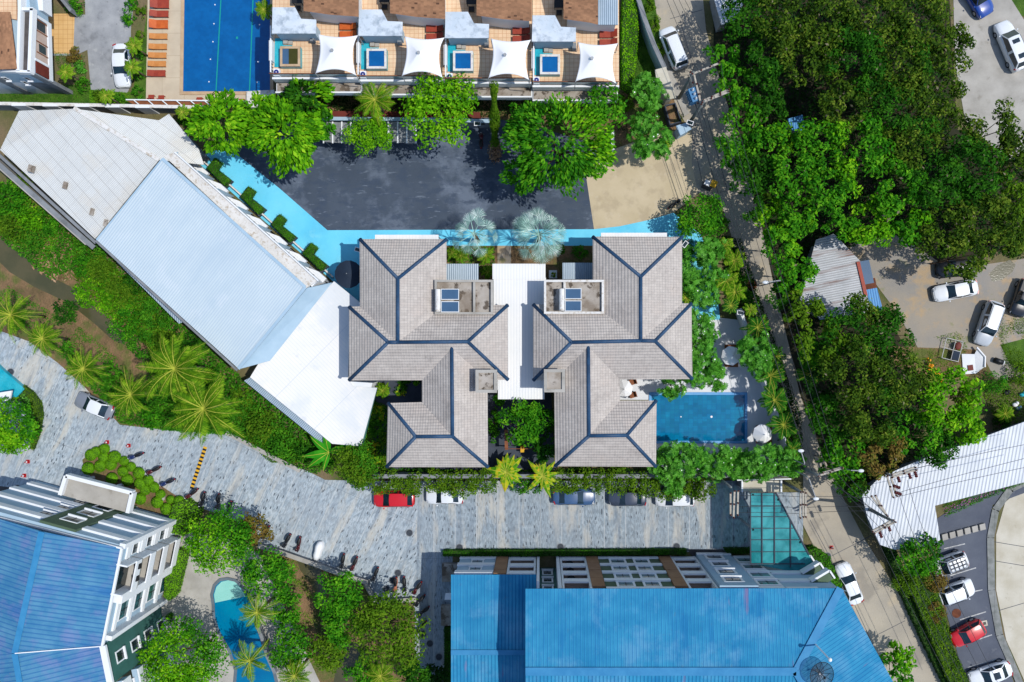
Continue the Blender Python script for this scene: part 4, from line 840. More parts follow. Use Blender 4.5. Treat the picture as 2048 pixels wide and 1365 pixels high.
# ================================================================== HIP-ROOFED HOUSES
def hip_house(label, pts, slabs, chim, mirror=False):
    """pts: dict of px points; builds the roof from planes that meet at ridges, hips and valleys"""
    ze, zr, zc = 6.2, 8.35, 8.05
    g = {k: P(*v, {'e': ze, 'r': zr, 'c': zc}[k[0]]) for k, v in pts.items()}
    cx = g['rT']; e = empty('house', (cx.x, cx.y, 0), 0, label, 'house')
    m = M()
    for f in (['eA1', 'eA2', 'rA'], ['eA1', 'rA', 'rT', 'eVl'], ['eA2', 'eVr', 'rT', 'rA'], ['eB1', 'eVl', 'rT', 'rBw'], ['eVr', 'eB2', 'rBe', 'rT'], ['eB1', 'rBw', 'eB4'], ['eB2', 'eB3', 'rBe'],
              ['eB4', 'rBw', 'rBe', 'eB3', 'eI2', 'cC', 'eI1']): m.poly([g[k] for k in f])
    if not mirror:
        for f in (['eI1', 'cC', 'cD', 'eJ'], ['cC', 'eI2', 'eC3', 'cD'], ['eC1', 'eJ', 'cD', 'cW'], ['eC1', 'cW', 'eC2'], ['eC2', 'cW', 'cD', 'eC3']): m.poly([g[k] for k in f])
    else:
        for f in (['eI1', 'cC', 'cD', 'eC2'], ['cC', 'eI2', 'eJ', 'cD'], ['eJ', 'eC1', 'cW', 'cD'], ['eC1', 'eC3', 'cW'], ['eC2', 'cD', 'cW', 'eC3']): m.poly([g[k] for k in f])
    rf = m.build('roof', W_['tile'], e)
    sol = rf.modifiers.new('thickness', 'SOLIDIFY'); sol.thickness = .16; sol.offset = -1
    r_ = M()
    def cap(a, b, ra=.2):
        d = (g[b] - g[a]).normalized(); r_.tube([g[a] - d * .12 + Vector((0, 0, .05)), g[b] + d * .05 + Vector((0, 0, .05))], ra, 8)
    for a, b in (('eA1', 'rA'), ('eA2', 'rA'), ('rA', 'rT'), ('rBw', 'rT'), ('rT', 'rBe'), ('eB1', 'rBw'), ('eB4', 'rBw'), ('eB2', 'rBe'), ('eB3', 'rBe'), ('cC', 'cD'), ('cD', 'cW')): cap(a, b)
    for a, b in ((('eC1', 'cW'), ('eC2', 'cW'), ('eC3', 'cD')) if not mirror else (('eC1', 'cW'), ('eC2', 'cD'), ('eC3', 'cW'))): cap(a, b)
    r_.build('ridge_cap', W_['ridge'], rf, smooth=True).location = (0, 0, 0)
    v = M()
    for a, b in (('eVl', 'rT'), ('eVr', 'rT'), ('eI1', 'cC'), ('eI2', 'cC'), ('eJ', 'cD')): v.bar(g[a] + Vector((0, 0, .02)), g[b] + Vector((0, 0, .02)), .09, .03)
    v.each('valley', W_['darkwall'], rf)
    # walls set in under the eaves
    wl = M()
    def wing(a, b, c, d, ins=.75):
        q = [g[a], g[b], g[c], g[d]]; ctr = sum(q, Vector()) / 4
        xs = [p.x for p in q]; ys = [p.y for p in q]; wl.prism([(min(xs) + ins, min(ys) + ins), (max(xs) - ins, min(ys) + ins), (max(xs) - ins, max(ys) - ins), (min(xs) + ins, max(ys) - ins)], 0, ze - .1)
    wing('eA1', 'eA2', 'eVr', 'eVl'); wing('eB1', 'eB2', 'eB3', 'eB4')
    if not mirror: wing('eI1', 'eI2', 'eC3', 'eC3'); wing('eC1', 'eC2', 'eC3', 'eC1')
    else: wing('eI1', 'eI2', 'eC2', 'eC2'); wing('eC1', 'eC2', 'eC3', 'eC1')
    wl.build('wall', W_['dirtywhite'], e)
    # roof slab with upstands
    x0, y0, x1, y1, xd = slabs; zt = 7.3
    s_ = M(); a = P(x0, y1, zt); b = P(x1, y0, zt); s_.box(a.x + .1, b.x - .1, a.y + .1, b.y - .1, 5.9, zt - .35); so_ = s_.build('roof_slab', W_['stainslab'], e)
    u = M(); t = .22; u.box(a.x, b.x, b.y - t, b.y, 5.9, zt); u.box(a.x, b.x, a.y, a.y + t, 5.9, zt - .1); u.box(a.x, a.x + t, a.y + t + .003, b.y - t - .003, 5.9, zt); u.box(b.x - t, b.x, a.y + t + .003, b.y - t - .003, 5.9, zt)
    d = P(xd, y0, zt).x; u.box(d, d + t, a.y + t + .003, b.y - t - .003, 5.9, zt - .02); u.build('upstand', W_['dirtywhite' if mirror else 'concrete'], so_)
    # chimney-like tank box
    x0, y0, x1, y1 = chim; a = P(x0, y1, 8.6); b = P(x1, y0, 8.6)
    ch = M(); ch.box(a.x, b.x, a.y, b.y, 5, 8.3); ch.build('vent_shaft', W_['dirtywhite'], e)
    c2 = M(); t = .2; c2.box(a.x - .1, b.x + .1, b.y - t, b.y + .1, 8.3, 8.6); c2.box(a.x - .1, b.x + .1, a.y - .1, a.y + t, 8.3, 8.6); c2.box(a.x - .1, a.x + t, a.y + t + .003, b.y - t - .003, 8.3, 8.6); c2.box(b.x - t, b.x + .1, a.y + t + .003, b.y - t - .003, 8.3, 8.6)
    c2.build('shaft_rim', W_['concrete'], e); M().box(a.x + t, b.x - t, a.y + t, b.y - t, 8.3, 8.42).build('shaft_floor', W_['stainslab'], e)
    return e
PL = dict(eA1=(721.5, 480.5), eA2=(892, 480.5), rA=(796, 558), rT=(796, 685), eVl=(722, 615), eVr=(892, 612), eB1=(700, 615.6), eB2=(1014, 612), eB3=(1014.6, 758.5), eB4=(700, 759.5), rBw=(776.7, 685), rBe=(935.6, 683.8),
    eI1=(846, 759.3), eI2=(973.5, 758.7), cC=(903.6, 697), cD=(905, 873), cW=(831.8, 873.6), eC1=(778, 808), eC2=(775, 932.5), eC3=(974.6, 933), eJ=(846, 806))
hip_house('left grey-brown hip-roofed house with slate blue ridges', PL, (869, 560, 986, 629, 946), (953, 742, 992, 784))
PR = dict(eA1=(1186.7, 475.4), eA2=(1362.3, 476), rA=(1281, 554), rT=(1281, 682), eVl=(1187, 611), eVr=(1362.3, 609), eB1=(1068, 611), eB2=(1381, 609), eB3=(1382.8, 757), eB4=(1068, 759.5), rBw=(1143, 685), rBe=(1309.7, 682.5),
    eI1=(1109.7, 759), eI2=(1238, 757.8), cC=(1176.4, 694), cD=(1177.7, 872), cW=(1253, 871), eC1=(1311, 803), eC2=(1111.8, 931), eC3=(1310, 932), eJ=(1238, 803))
hip_house('right grey-brown hip-roofed house nearest the teal pool', PR, (1088, 560, 1208, 628, 1127), (1090, 741, 1128, 783), mirror=True)

def solar(px0, py0, px1, py1, label, tankx):
    z = 7.75; e = empty('solar_water_heater', P((px0 + px1) / 2, (py0 + py1) / 2, 6.95), 0, label, 'water heater', 'solar water heaters on the roof slabs')
    ym = (py0 + py1) / 2
    for a, b in ((py0, ym - 1.5), (ym + 1.5, py1)):
        c0 = P(px0, b, z); c1 = P(px1, a, z)
        pn = M(); pn.prism([(c0.x, c0.y), (c1.x, c0.y), (c1.x, c1.y), (c0.x, c1.y)], z - .1, z); o = pn.build('collector_frame', W_['whiteins'], e)
        t = .07; M().prism([(c0.x + t, c0.y + t), (c1.x - t, c0.y + t), (c1.x - t, c1.y - t), (c0.x + t, c1.y - t)], z - .05, z + .012).build('collector_glass', W_['solar'], o)
    c0 = P(tankx, py1 - 1, z); c1 = P(tankx, py0 + 1, z)
    M().tube([(c0.x, c0.y, z + .1), (c0.x, c0.y + .05, z + .1), (c1.x, c1.y - .05, z + .1), (c1.x, c1.y, z + .1)], .27, 14).build('tank', W_['dirtywhite'], e, smooth=True)
    l = M(); 
    for x in (px0 + 2, px1 - 2):
        for y in (py0 + 4, py1 - 4): q = P(x, y, z); l.tube([(q.x, q.y, 6.95), (q.x, q.y, z - .1)], .03, 5)
    l.each('leg', W_['steel'], e)
solar(882, 578, 918, 625, 'solar water heater with white tank on the left house slab', 876)
solar(1130, 577, 1163, 623, 'solar water heater with white tank on the right house slab', 1123.5)

# centre link roof and small awnings
def flatroof(name, pts, z, mat, label, cat, ang=0.0, wallmat='white', th=.14, walls=True, slope=None, ins=.5):
    w_ = PP(pts, z); cx = sum(p.x for p in w_) / len(w_); cy = sum(p.y for p in w_) / len(w_)
    e = empty(name, (cx, cy, 0), 0, label, cat)
    M().prism(w_, z - th, z).build('roof', W_[mat], e, ang=ang)
    if walls:
        q = [(cx + (p.x - cx) * (1 - ins / max(1, abs(p.x - cx) + .01) if abs(p.x - cx) > ins else .6), cy + (p.y - cy) * (1 - ins / max(1, abs(p.y - cy) + .01) if abs(p.y - cy) > ins else .6)) for p in w_]
        M().prism(q, 0, z - th).build('wall', W_[wallmat], e)
    else:
        l = M()
        for p in w_: l.tube([(cx + (p.x - cx) * .94, cy + (p.y - cy) * .94, 0), (cx + (p.x - cx) * .94, cy + (p.y - cy) * .94, z - th)], .06, 6)
        l.each('post', W_['steel'], e)
    return e
cl = flatroof('link_building', [(987, 556), (1092, 556), (1092, 612), (1089, 612), (1089, 799), (996, 799), (996, 640), (987, 640)], 4.2, 'whitesheet', 'white sheet-roofed link building between the two hip-roofed houses', 'building')
a = P(985, 559, 4.25); b = P(1091, 528, 4.25); M().box(a.x, b.x, a.y, b.y, 4.05, 4.3).build('porch_roof', W_['whitesheet'], cl)
flatroof('awning', [(892, 528), (957, 528), (957, 560), (892, 560)], 3.4, 'zinc', 'corrugated zinc awning beside the left silver palm', 'awning', walls=False)
flatroof('awning', [(1125, 526), (1187, 526), (1187, 559), (1125, 559)], 3.4, 'zinc', 'corrugated zinc awning right of the full silver palm', 'awning', walls=False)
flatroof('awning', [(750, 470), (877, 470), (877, 481), (750, 481)], 5.6, 'whiteflat', 'white flat canopy along the north eave of the left house', 'awning', walls=False)
flatroof('awning', [(1202, 466), (1334, 466), (1334, 477), (1202, 477)], 5.6, 'whiteflat', 'white flat canopy along the north eave of the right house', 'awning', walls=False)
flatroof('utility_box', [(1098, 541), (1114, 541), (1114, 557), (1098, 557)], .9, 'white', 'small white planter box with orange plant by the link building', 'planter', ins=.05)
bush(1107, 549, 6, 'tuft of orange leaves in the white planter box', 'croton', 1.1, leaf=.16)

# ================================================================== WAREHOUSE, WHITE-BLUE HALL, WHITE SINGLE-STOREY
e = empty('warehouse', P(190, 340, 0), 0, 'long beige fibre-cement roofed warehouse at the left edge', 'building')
zr, ze = 4.6, 3.4
rp = [P(38, 222, ze), P(150, 218, zr), P(345, 345, zr), P(235, 465, ze), P(190, 478, ze), P(0, 300, ze)]
m = M(); m.poly([P(38, 222, ze), P(0, 300, ze - .0), P(190, 478, ze), P(318, 320, zr), P(150, 218, zr)][::1])
m.poly([P(150, 218, zr), P(318, 320, zr), P(408, 330, ze), P(398, 300, ze), P(338, 228, ze), P(318, 241, ze)])
rf = m.build('roof', W_['cementsheet'], e); rf.modifiers.new('t', 'SOLIDIFY').thickness = .1
r_ = M(); r_.bar(P(148, 216, zr + .02), P(318, 320, zr + .02), .4, .1); r_.build('ridge_cap', W_['dirtywhite'], rf)
w_ = [P(46, 232, ze), P(150, 228, ze), P(314, 250, ze), P(336, 240, ze), P(395, 305, ze), P(320, 335, ze), P(192, 462, ze), P(10, 300, ze)]
M().prism(w_, 0, ze - .12).build('wall', W_['greywall'], e)
q_ = M()
for x, y in ((60, 337), (130, 371), (184, 424), (211, 446)): zk = ze + .72 * (zr - ze) * (.9 if x == 60 else .45 if x < 180 else .3); c = P(x, y, zk); q_.prism([c + Vector(v) for v in ((-.25, -.3, 0), (.1, -.42, 0), (.3, .28, 0), (-.06, .4, 0))], zk - .5, zk + .12)
q_.each('skylight', W_['stainslab'], e)
g_ = M(); g_.bar(P(-6, 306, 3.2), P(192, 486, 3.2), .3, .2); g_.build('gutter', W_['greywall'], e)
e = empty('ledge_wall', P(90, 400, 0), 0, 'thin concrete wall along the lower edge of the beige roof', 'wall'); M().bar(P(-10, 318, 1.5), P(188, 492, 1.5), .25, 3).build('wall', W_['concrete'], e)
M().bar(P(-10, 322, 3.03), P(188, 496, 3.03), .5, .08).build('coping', W_['greywall'], e)

e = empty('hall', P(400, 520, 0), 0, 'large hall with pale blue ribbed metal roof', 'building')
ze, zr = 4.6, 5.3
m = M(); A_, B_, C_, D_ = P(193, 480, ze), P(325, 318, zr), P(611, 575, zr), P(477, 738, ze)
m.poly([A_, D_, C_, B_]); rf = m.build('roof', W_['whiteblue'], e, ang=R(-39)); s_ = rf.modifiers.new('t', 'SOLIDIFY'); s_.thickness = .12; s_.offset = -1
f_ = M(); f_.bar(B_ + Vector((0, 0, .03)), C_ + Vector((0, 0, .03)), .3, .08); f_.bar(C_ + Vector((0, 0, .03)), D_ + Vector((0, 0, .03)), .3, .08); f_.bar(A_ + Vector((0, 0, .02)), B_ + Vector((0, 0, .02)), .14, .06)
f_.build('roof_trim', W_['greyblue'], rf)
m = M(); zz = 4.4; m.prism([P(328, 312, zz), P(350, 306, zz), P(634, 562, zz), P(612, 577, zz)], 4.2, 4.42); m.build('gutter_deck', W_['dirtywhite'], e)
pr_ = M(); pr_.bar(P(350, 305, 4.5), P(637, 562, 4.5), .14, .25); pr_.build('parapet', W_['white'], e)
w_ = [P(203, 482, ze), P(330, 320, ze), P(619, 575, ze), P(477, 730, ze)]; M().prism(w_, 0, 4.19).build('wall', W_['greyblue'], e)
fc = Fac(P(366, 318, 0), P(668, 570, 0))
if fc.n.dot(Vector((1, 1, 0))) < 0: fc.n = -fc.n
M().prism([P(352, 308, 4.3), P(635, 561, 4.3), fc.pt(fc.len, .0, 0), fc.pt(0, .0, 0)], 0, .35).build('plinth', W_['greywall'], e)
fu = Fac(P(351, 307, 4.3), P(635, 561, 4.3))
if fu.n.dot(Vector((1, 1, 0))) < 0: fu.n = -fu.n
M().prism([fu.pt(0, -.9, 0), fu.pt(fu.len, -.9, 0), fu.pt(fu.len, -.15, 0), fu.pt(0, -.15, 0)], 0, 4.195).build('front_wall', W_['white'], e)
n_ = 7; st = fu.len / n_
for i in range(n_):
    s0 = i * st + st * .3; window(fu, e, s0, s0 + st * .5, 1.9, 3.5, -.14, .06, 'glassdark')
    fb = M(); fu_ = [fu.pt(i * st + .1, -.14, 0), fu.pt(i * st + st * .95, -.14, 0), fu.pt(i * st + st * .95, .42, 0), fu.pt(i * st + st * .55, .42, 0)]; fb.prism(fu_, 1.2, 1.6); fb.build('window_hood', W_['white'], e)
    fb = M(); fu.box(fb, i * st - .06, i * st + .06, -.14, .2, 0, 4.15); fb.build('fin', W_['greyblue'], e)
M().prism([fu.pt(-.5, .8, 0), fu.pt(fu.len, .8, 0), fu.pt(fu.len, .95, 0), fu.pt(-.5, .95, 0)], .03, .5).build('base_wall', W_['dirtywhite'], e)
lt = M(); lt.prism([P(233, 524, 3.2), P(241, 518, 3.2), P(376, 640, 3.2), P(358, 648, 3.2)], 3.1, 3.2); lt.build('side_canopy', W_['zinc'], e)

e = flatroof('annex', [(668, 563), (722, 607), (722, 615), (700, 615), (696, 758), (706, 773), (754, 776), (722, 893), (664, 888), (500, 755), (540, 690)], 3.0, 'whiteflat', 'low annex with a bright white roof left of the hip-roofed house', 'building', ang=R(45))
m = M(); m.prism([P(488, 762, 2.4), P(506, 752, 2.4), P(662, 884, 2.4), P(656, 898, 2.4)], 2.28, 2.4); m.build('lean_to', W_['zinc'], e, ang=R(-41))
m = M(); m.poly([P(614, 577, 4.5), P(664, 566, 3.12), P(540, 722, 3.12), P(481, 738, 4.1)][::-1]); o = m.build('sloping_roof', W_['greyblue'], e); o.modifiers.new('t', 'SOLIDIFY').thickness = .1
g_ = M(); g_.bar(P(753, 776, 2.8), P(724, 893, 2.8), .2, .15); g_.build('gutter', W_['tealgreen'], e)

e_h = [o for o in bpy.data.objects if o.name == 'hall'][0]
gt = M(); gt.bar(P(192, 482, 4.35), P(475, 741, 4.35), .22, .16); gt.build('gutter', W_['greywall'], e_h)
# round dark parasol, path lamps
def parasol(px, py, pr, z, label, mat, n=8, name='parasol', base=.03, pk=.8):
    k = (H - z) / F; r = pr * k; c = P(px, py, z); e = empty(name, (c.x, c.y, base), 0, label, 'parasol')
    m = M(); top = Vector((c.x, c.y, z + pk))
    ring = [Vector((c.x + r * cos(2 * pi * i / n + .2), c.y + r * sin(2 * pi * i / n + .2), z)) for i in range(n)]
    for i in range(n): m.poly([ring[i], ring[(i + 1) % n], top])
    o = m.build('canopy', W_[mat], e); o.modifiers.new('t', 'SOLIDIFY').thickness = .03
    b = M()
    for i in range(n): b.tube([ring[i] - Vector((0, 0, .04)), top - Vector((0, 0, .06))], .02, 4)
    b.build('rib', W_['steel'], e); M().tube([(c.x, c.y, base), (c.x, c.y, z + pk + .1)], .04, 8).build('pole', W_['steel'], e)
    M().disc((c.x, c.y, base), .35, .1, 14).build('base', W_['greywall'], e)
    return e
parasol(697, 549, 28, 3.2, 'big round dark canvas parasol half under the left house eave', 'blackcanvas', 16, base=.04)
def pathlamp(px, py, ang, label, z=3.2, wall=0.03):
    c = P(px, py, z); e = empty('solar_lamp', (c.x, c.y, wall), ang, label, 'lamp', 'solar lamps on posts')
    M().tube([(0, 0, 0), (0, 0, z - wall)], .045, 6).build('post', W_['black'], e, world=False)
    M().prism([(-.35, -.22), (.35, -.22), (.35, .22), (-.35, .22)], z - wall, z - wall + .05).build('panel_frame', W_['sail'], e, world=False)
    M().prism([(-.29, -.16), (.29, -.16), (.29, .16), (-.29, .16)], z - wall + .05, z - wall + .062).build('panel', W_['glassdark'], e, world=False)
    M().box(.3, .75, -.08, .08, z - wall - .12, z - wall - .03).build('lamp_head', W_['black'], e, world=False)
for a in ((716, 500, -.3, 'solar lamp beside the dark round parasol'), (388, 310, 1.3, 'solar lamp at the upper end of the blue path'), (955, 248, 0, 'solar lamp on the wall above the red scooter'), (1380, 246, -.3, 'solar lamp above the driveway entrance'), (1370, 489, .9, 'solar lamp at the north-east corner of the right house'), (1481, 626, -.15, 'solar lamp above the white terrace')): pathlamp(*a)
c = P(1467, 945, 2.6); M().box(c.x - .42, c.x + .42, c.y - .25, c.y + .25, .03, 2.6).build('meter_box', W_['sail'], label='white box cabinet in the gap between the frangipani trees', cat='cabinet')
# L-shaped planters along the hall
pl_proto = None
for i, (x, y) in enumerate(((413, 352), (481, 411), (545, 467), (608, 524))[:0] or ((441, 345), (508, 402), (570, 458), (633, 515))):
    lab = ['L-shaped planter hedge nearest the upper end of the blue path', 'second L-shaped planter hedge from the upper end of the blue path', 'third L-shaped planter hedge, next to the one by the parasol', 'L-shaped planter hedge nearest the round parasol'][i]
    d1 = (38, 34); s_ = .97
    def q(a, b): return (x + a * s_, y + b * s_)
    e = empty('planter', P(x, y, 0.04), 0, lab.replace('hedge', 'box of dark slate'), 'planter', 'slate planters along the pale hall')
    b_ = M(); b_.prism(PP([q(-30, -8), q(-12, -30), q(2, -20), q(-8, -8), q(25, 18), q(10, 33)], .5), .04, .5); b_.build('box', W_['darkwall'], e); M().prism(PP([q(-27, -8), q(-12, -26), q(-2, -19), q(-11, -8), q(21, 18), q(10, 29)], .54), .5, .54).build('soil', W_['soil'], e)
    hedge([q(-28, -9), q(-12, -30), q(1, -20), q(-9, -6), q(18, 15), q(8, 26)] if True else [], .54, 1.25, lab, 'hedge', leaf=.12, group='clipped hedges in the slate planters', dens=1.1)

# ================================================================== VILLA TERRACES (top)
ZT = 6.4
def lounger(w1, w2, mat, label, z=0.04, back=0.35, width=.72, group='timber sun loungers', flip=False):
    """w1 foot, w2 head (px)"""
    a = P(*w1, z + .3); b = P(*w2, z + .3); d = b - a; Ln = d.length; e = empty('sun_lounger', (a.x, a.y, z), atan2(d.y, d.x), label, 'sun lounger', group)
    M().box(0, Ln * .64, -width / 2, width / 2, .28, .34).build('seat', W_[mat], e, world=False)
    q = M(); x0, x1 = Ln * .64, Ln; q.v += [(x0, -width / 2, .3), (x0, width / 2, .3), (x1, width / 2, .3 + back), (x1, -width / 2, .3 + back), (x0, -width / 2, .36), (x0, width / 2, .36), (x1, width / 2, .36 + back), (x1, -width / 2, .36 + back)]
    q.f += [[3, 2, 1, 0], [4, 5, 6, 7], [0, 1, 5, 4], [1, 2, 6, 5], [2, 3, 7, 6], [3, 0, 4, 7]]; q.mi += [0] * 6; q.build('backrest', W_[mat], e, world=False)
    f = M()
    for s in (-1, 1): f.bar((0.03, s * width * .47, .25), (Ln * .9, s * width * .47, .25), .05, .07)
    f.build('frame', W_[mat], e, world=False)
    for x in (.12, Ln * .85):
        for s in (-1, 1): M().box(x - .03, x + .03, s * width * .45 - .03, s * width * .45 + .03, 0, .22).build('leg', W_[mat], e, world=False)
    return e
ordw = ['westernmost', 'second', 'third', 'easternmost']
for i, (x0, dy) in enumerate(((545, 0), (718, 4.5), (891, 9), (1065, 16))):
    wn = ordw[i]; sx = 1.0
    def t(px, py): return (px - 545 + x0, py + dy)
    def tt(pts, z=ZT): return PP([t(*p) for p in pts], z)
    e = empty('villa', P(x0 + 86, 100, 0), 0, f'{wn} terraced villa with a peach tiled roof terrace', 'house', 'terraced villas with roof terraces')
    A, B = P(x0, 0, ZT), P(x0 + 173, 0, ZT); Y0, Y1 = P(x0, 155 + dy, ZT).y, P(x0, -70, ZT).y
    M().box(A.x + .003, B.x - .003, Y0, Y1, ZT - .3, ZT).build('terrace_floor', W_['terr'], e)
    M().box(A.x + .003, B.x - .003, Y0 + .1, Y1 - .1, 0, ZT - .3).build('wall', W_['greyblue'], e)
    # south ledges and planter trough
    q = M(); q.box(A.x, B.x, Y0 - .22, Y0 - .02, ZT - .9, ZT + .1); q.build('parapet', W_['white'], e)
    q = M(); q.box(A.x, B.x, Y0 - 1.15, Y0 - .225, ZT - 1.6, ZT - 1.2); q.box(A.x, B.x, Y0 - 1.3, Y0 - 1.152, ZT - 1.6, ZT - .85); q.build('planter_trough', W_['white'], e)
    q = M(); q.box(A.x + .1, B.x - .1, Y0 - 1.15, Y0 - .225, ZT - 1.198, ZT - 1.12); q.build('trough_soil', W_['stainslab'], e)
    q = M(); q.bar((A.x, Y0 + .05, ZT + 1.0), (B.x, Y0 + .05, ZT + 1.0), .07, .05)
    for k in range(5): xx = A.x + .2 + (B.x - A.x - .4) * k / 4; q.tube([(xx, Y0 + .05, ZT), (xx, Y0 + .05, ZT + 1)], .025, 5)
    q.build('balustrade', W_['wood'], e)
    M().box(A.x + .2, B.x - .2, Y0 + .02, Y0 + .035, ZT + .1, ZT + .9).build('glass_panel', W_['balglass'], e)
    fcv = Fac((A.x, Y0 + .1), (B.x, Y0 + .1), flip=True)
    for s0 in (1.2, 3.6, 6.2): window(fcv, e, s0, s0 + 1.3, 1.0, 2.6, .0, .1, 'glassteal')
    # side railing
    q = M(); xx = A.x + .12
    for k in range(14): yy = Y0 + .3 + k * .32; q.bar((xx, yy, ZT + .1), (xx, yy, ZT + .85), .05, .05)
    q.bar((xx, Y0 + .2, ZT + .9), (xx, Y0 + 4.8, ZT + .9), .12, .06); q.box(xx - .2, xx + .1, Y0 + 1.4, Y0 + 3.4, ZT + .02, ZT + .8); q.build('side_railing', W_['white'], e)
    # stair roof
    zs = ZT + 2.3; lp_ = [(545, 15), (590, 15), (602, 38), (632, 39.5), (631.6, 67.5), (543.7, 67.4)]
    M().prism([P(*t(*p), zs) for p in lp_], zs - .18, zs).build('stair_roof', W_['bluestainslab'], e)
    q = [P(*t(*p), zs) for p in [(547, 20), (590, 20), (603, 43), (628, 45), (627, 64), (549, 64)]]; M().prism(q, ZT + .003, zs - .18).build('stair_wall', W_['greyblue'], e)
    # brown shingle roof
    zb = ZT + 2.6; R0 = [(607, -60), (718 if i < 3 else 700, -60), (718 if i < 3 else 700, 34), (660, 30), (607, 23)]
    m = M(); m.poly([P(*t(607, -70), zb + 1.6), P(*t(607, 22.5), zb), P(*t(660, 30), zb), P(*t(717 if i < 3 else 676, 34), zb), P(*t(717 if i < 3 else 676, -70), zb + 1.6)]); o = m.build('roof', W_['browntile'], e); s_ = o.modifiers.new('t', 'SOLIDIFY'); s_.thickness = .12; s_.offset = -1
    if i == 3:
        q = [P(*t(*p), zb) for p in [(676, -70), (716, -70), (716, 34), (676, 34)]]; M().prism(q, zb - .1, zb + .02).build('metal_roof', W_['zinc'], e)
    q = [P(*t(*p), zb) for p in [(616, -60), (712, -60), (712, 30), (660, 26), (616, 20)]]; M().prism(q, ZT + .003, zb - .15).build('upper_wall', W_['white'], e)
    # plunge pool
    pe = M(); z1 = ZT + .75; O = [P(*t(*p), z1) for p in [(560, 93), (600, 93), (600, 133), (560, 133)]]; I = [P(*t(*p), z1) for p in [(564.5, 97.5), (595.5, 97.5), (595.5, 128.5), (564.5, 128.5)]]
    pe.prism(O, ZT + .003, z1 - .12); pl_ = pe.build('plunge_pool', W_['tealtile'], e)
    cp = M()
    for a in range(4): b = (a + 1) % 4; cp.prism([O[a], O[b], I[b], I[a]], z1 - .115, z1)
    cp.build('coping', W_['coping' if i == 0 else 'dirtywhite'], pl_); M().poly([Vector((p.x, p.y, z1 - .06)) for p in I[::-1]]).build('water', W_['algae' if i == 0 else 'pool'], pl_)
    if i == 0: M().prism([I[0], (I[0] + I[1]) / 2 - Vector((.15, 0, 0)), (I[3] + I[2]) / 2 - Vector((.15, 0, 0)), I[3]], z1 - .06, z1 - .04).build('pool_step', W_['solar'], pl_)
    M().prism(tt([(550, 77), (567, 77), (567, 91), (585, 91), (585, 93), (560, 93), (560, 135), (549, 135)]), ZT + .004, ZT + .03).build('mosaic_channel', W_['tealtile'], e)
    q = M(); q.prism(tt([(568, 77), (577, 77), (577, 90), (568, 90)]), ZT + .03, ZT + .3); q.prism(tt([(577.5, 79), (586, 79), (586, 90), (577.5, 90)]), ZT + .03, ZT + .16); q.each('step', W_['concrete'], e)
    # things standing on the terrace
    z1 = ZT + 2.5; cc = [(636, 68.5), (716, 71), (712, 151), (631, 147.5)]; mid = [(675, 74.5), (705, 106), (672, 139), (640, 103)]; pk = (664, 101)
    sv = empty('shade_sail', P(*t(*pk), ZT), 0, f'white four-cornered shade sail on the {wn} villa terrace', 'shade sail', 'white shade sails on the villa terraces')
    m = M(); n_ = 10; top = P(*t(*pk), z1 + .9); ring = []
    for a in range(4):
        p0 = P(*t(*cc[a]), z1); p1 = P(*t(*mid[a]), z1 + .25); p2 = P(*t(*cc[(a + 1) % 4]), z1)
        for k in range(n_): u = k / n_; c_ = p1 * 2 - (p0 + p2) / 2; ring.append(p0 * (1 - u) ** 2 + c_ * 2 * u * (1 - u) + p2 * u * u)
    nr_ = len(ring); lv = 9
    for l in range(lv + 1):
        f = l / lv
        for p in ring: q = p.lerp(top, f); q.z = p.z + (top.z - p.z) * f ** 1.5; m.v.append(tuple(q))
    for l in range(lv):
        for k in range(nr_): m.f.append([l * nr_ + k, l * nr_ + (k + 1) % nr_, (l + 1) * nr_ + (k + 1) % nr_, (l + 1) * nr_ + k][::-1]); m.mi.append(0)
    o = m.build('canopy', W_['sail'], sv, smooth=True); o.modifiers.new('t', 'SOLIDIFY').thickness = .02
    M().disc(top - Vector((0, 0, .03)), .16, .1, 12).build('peak_ring', W_['steel'], sv)
    q = M(); q.tube([(top.x, top.y, ZT), top], .05, 8)
    for c_ in cc: p = P(*t(*c_), z1); q.tube([(p.x, p.y, ZT), p], .04, 6)
    q.each('mast', W_['steel'], sv)
    lm = 'wood_o' if i == 0 else 'wood_r'
    lounger(t(679, 52), t(714, 52), lm, f'{"orange" if i == 0 else "red-brown"} lounger in the open on the {wn} villa terrace', ZT, width=.78)
    lounger(t(679, 70), t(714, 70), lm, f'{"orange" if i == 0 else "red-brown"} lounger half under the sail of the {wn} villa', ZT, width=.7)
    if i != 2 or True:
        c = P(*t(553, 145), ZT + .5); ac = empty('air_conditioner', (c.x, c.y, ZT), 0, f'air-conditioning unit with blue fan at the corner of the {wn} villa terrace', 'air conditioner', 'air-conditioning units on the villa terraces')
        M().box(c.x - .3, c.x + .3, c.y - .36, c.y + .36, ZT + .003, ZT + .55).build('casing', W_['white'], ac, bevel=.02); M().disc((c.x, c.y, ZT + .55), .25, .03, 16).build('fan', W_['fan'], ac); M().disc((c.x, c.y, ZT + .58), .06, .02, 10).build('hub', W_['whiteins'], ac)
    c = P(*t(628, 81), ZT); M().box(c.x - .2, c.x + .2, c.y - .35, c.y + .3, ZT, ZT + .7).build('planter', W_['greywall'], label=f'grey planter box by the stair roof of the {wn} villa', cat='planter')
    # black garden furniture at the top edge
    c = P(*t(598 - 545 * 0, 5 if i == 0 else -2), ZT); fs = empty('garden_table', (c.x, c.y, ZT), 0, f'black garden table at the top of the {wn} villa terrace', 'table', 'black garden tables'); M().box(-.5, .5, -.4, .5, .68, .74).build('table_top', W_['black'], fs, world=False)
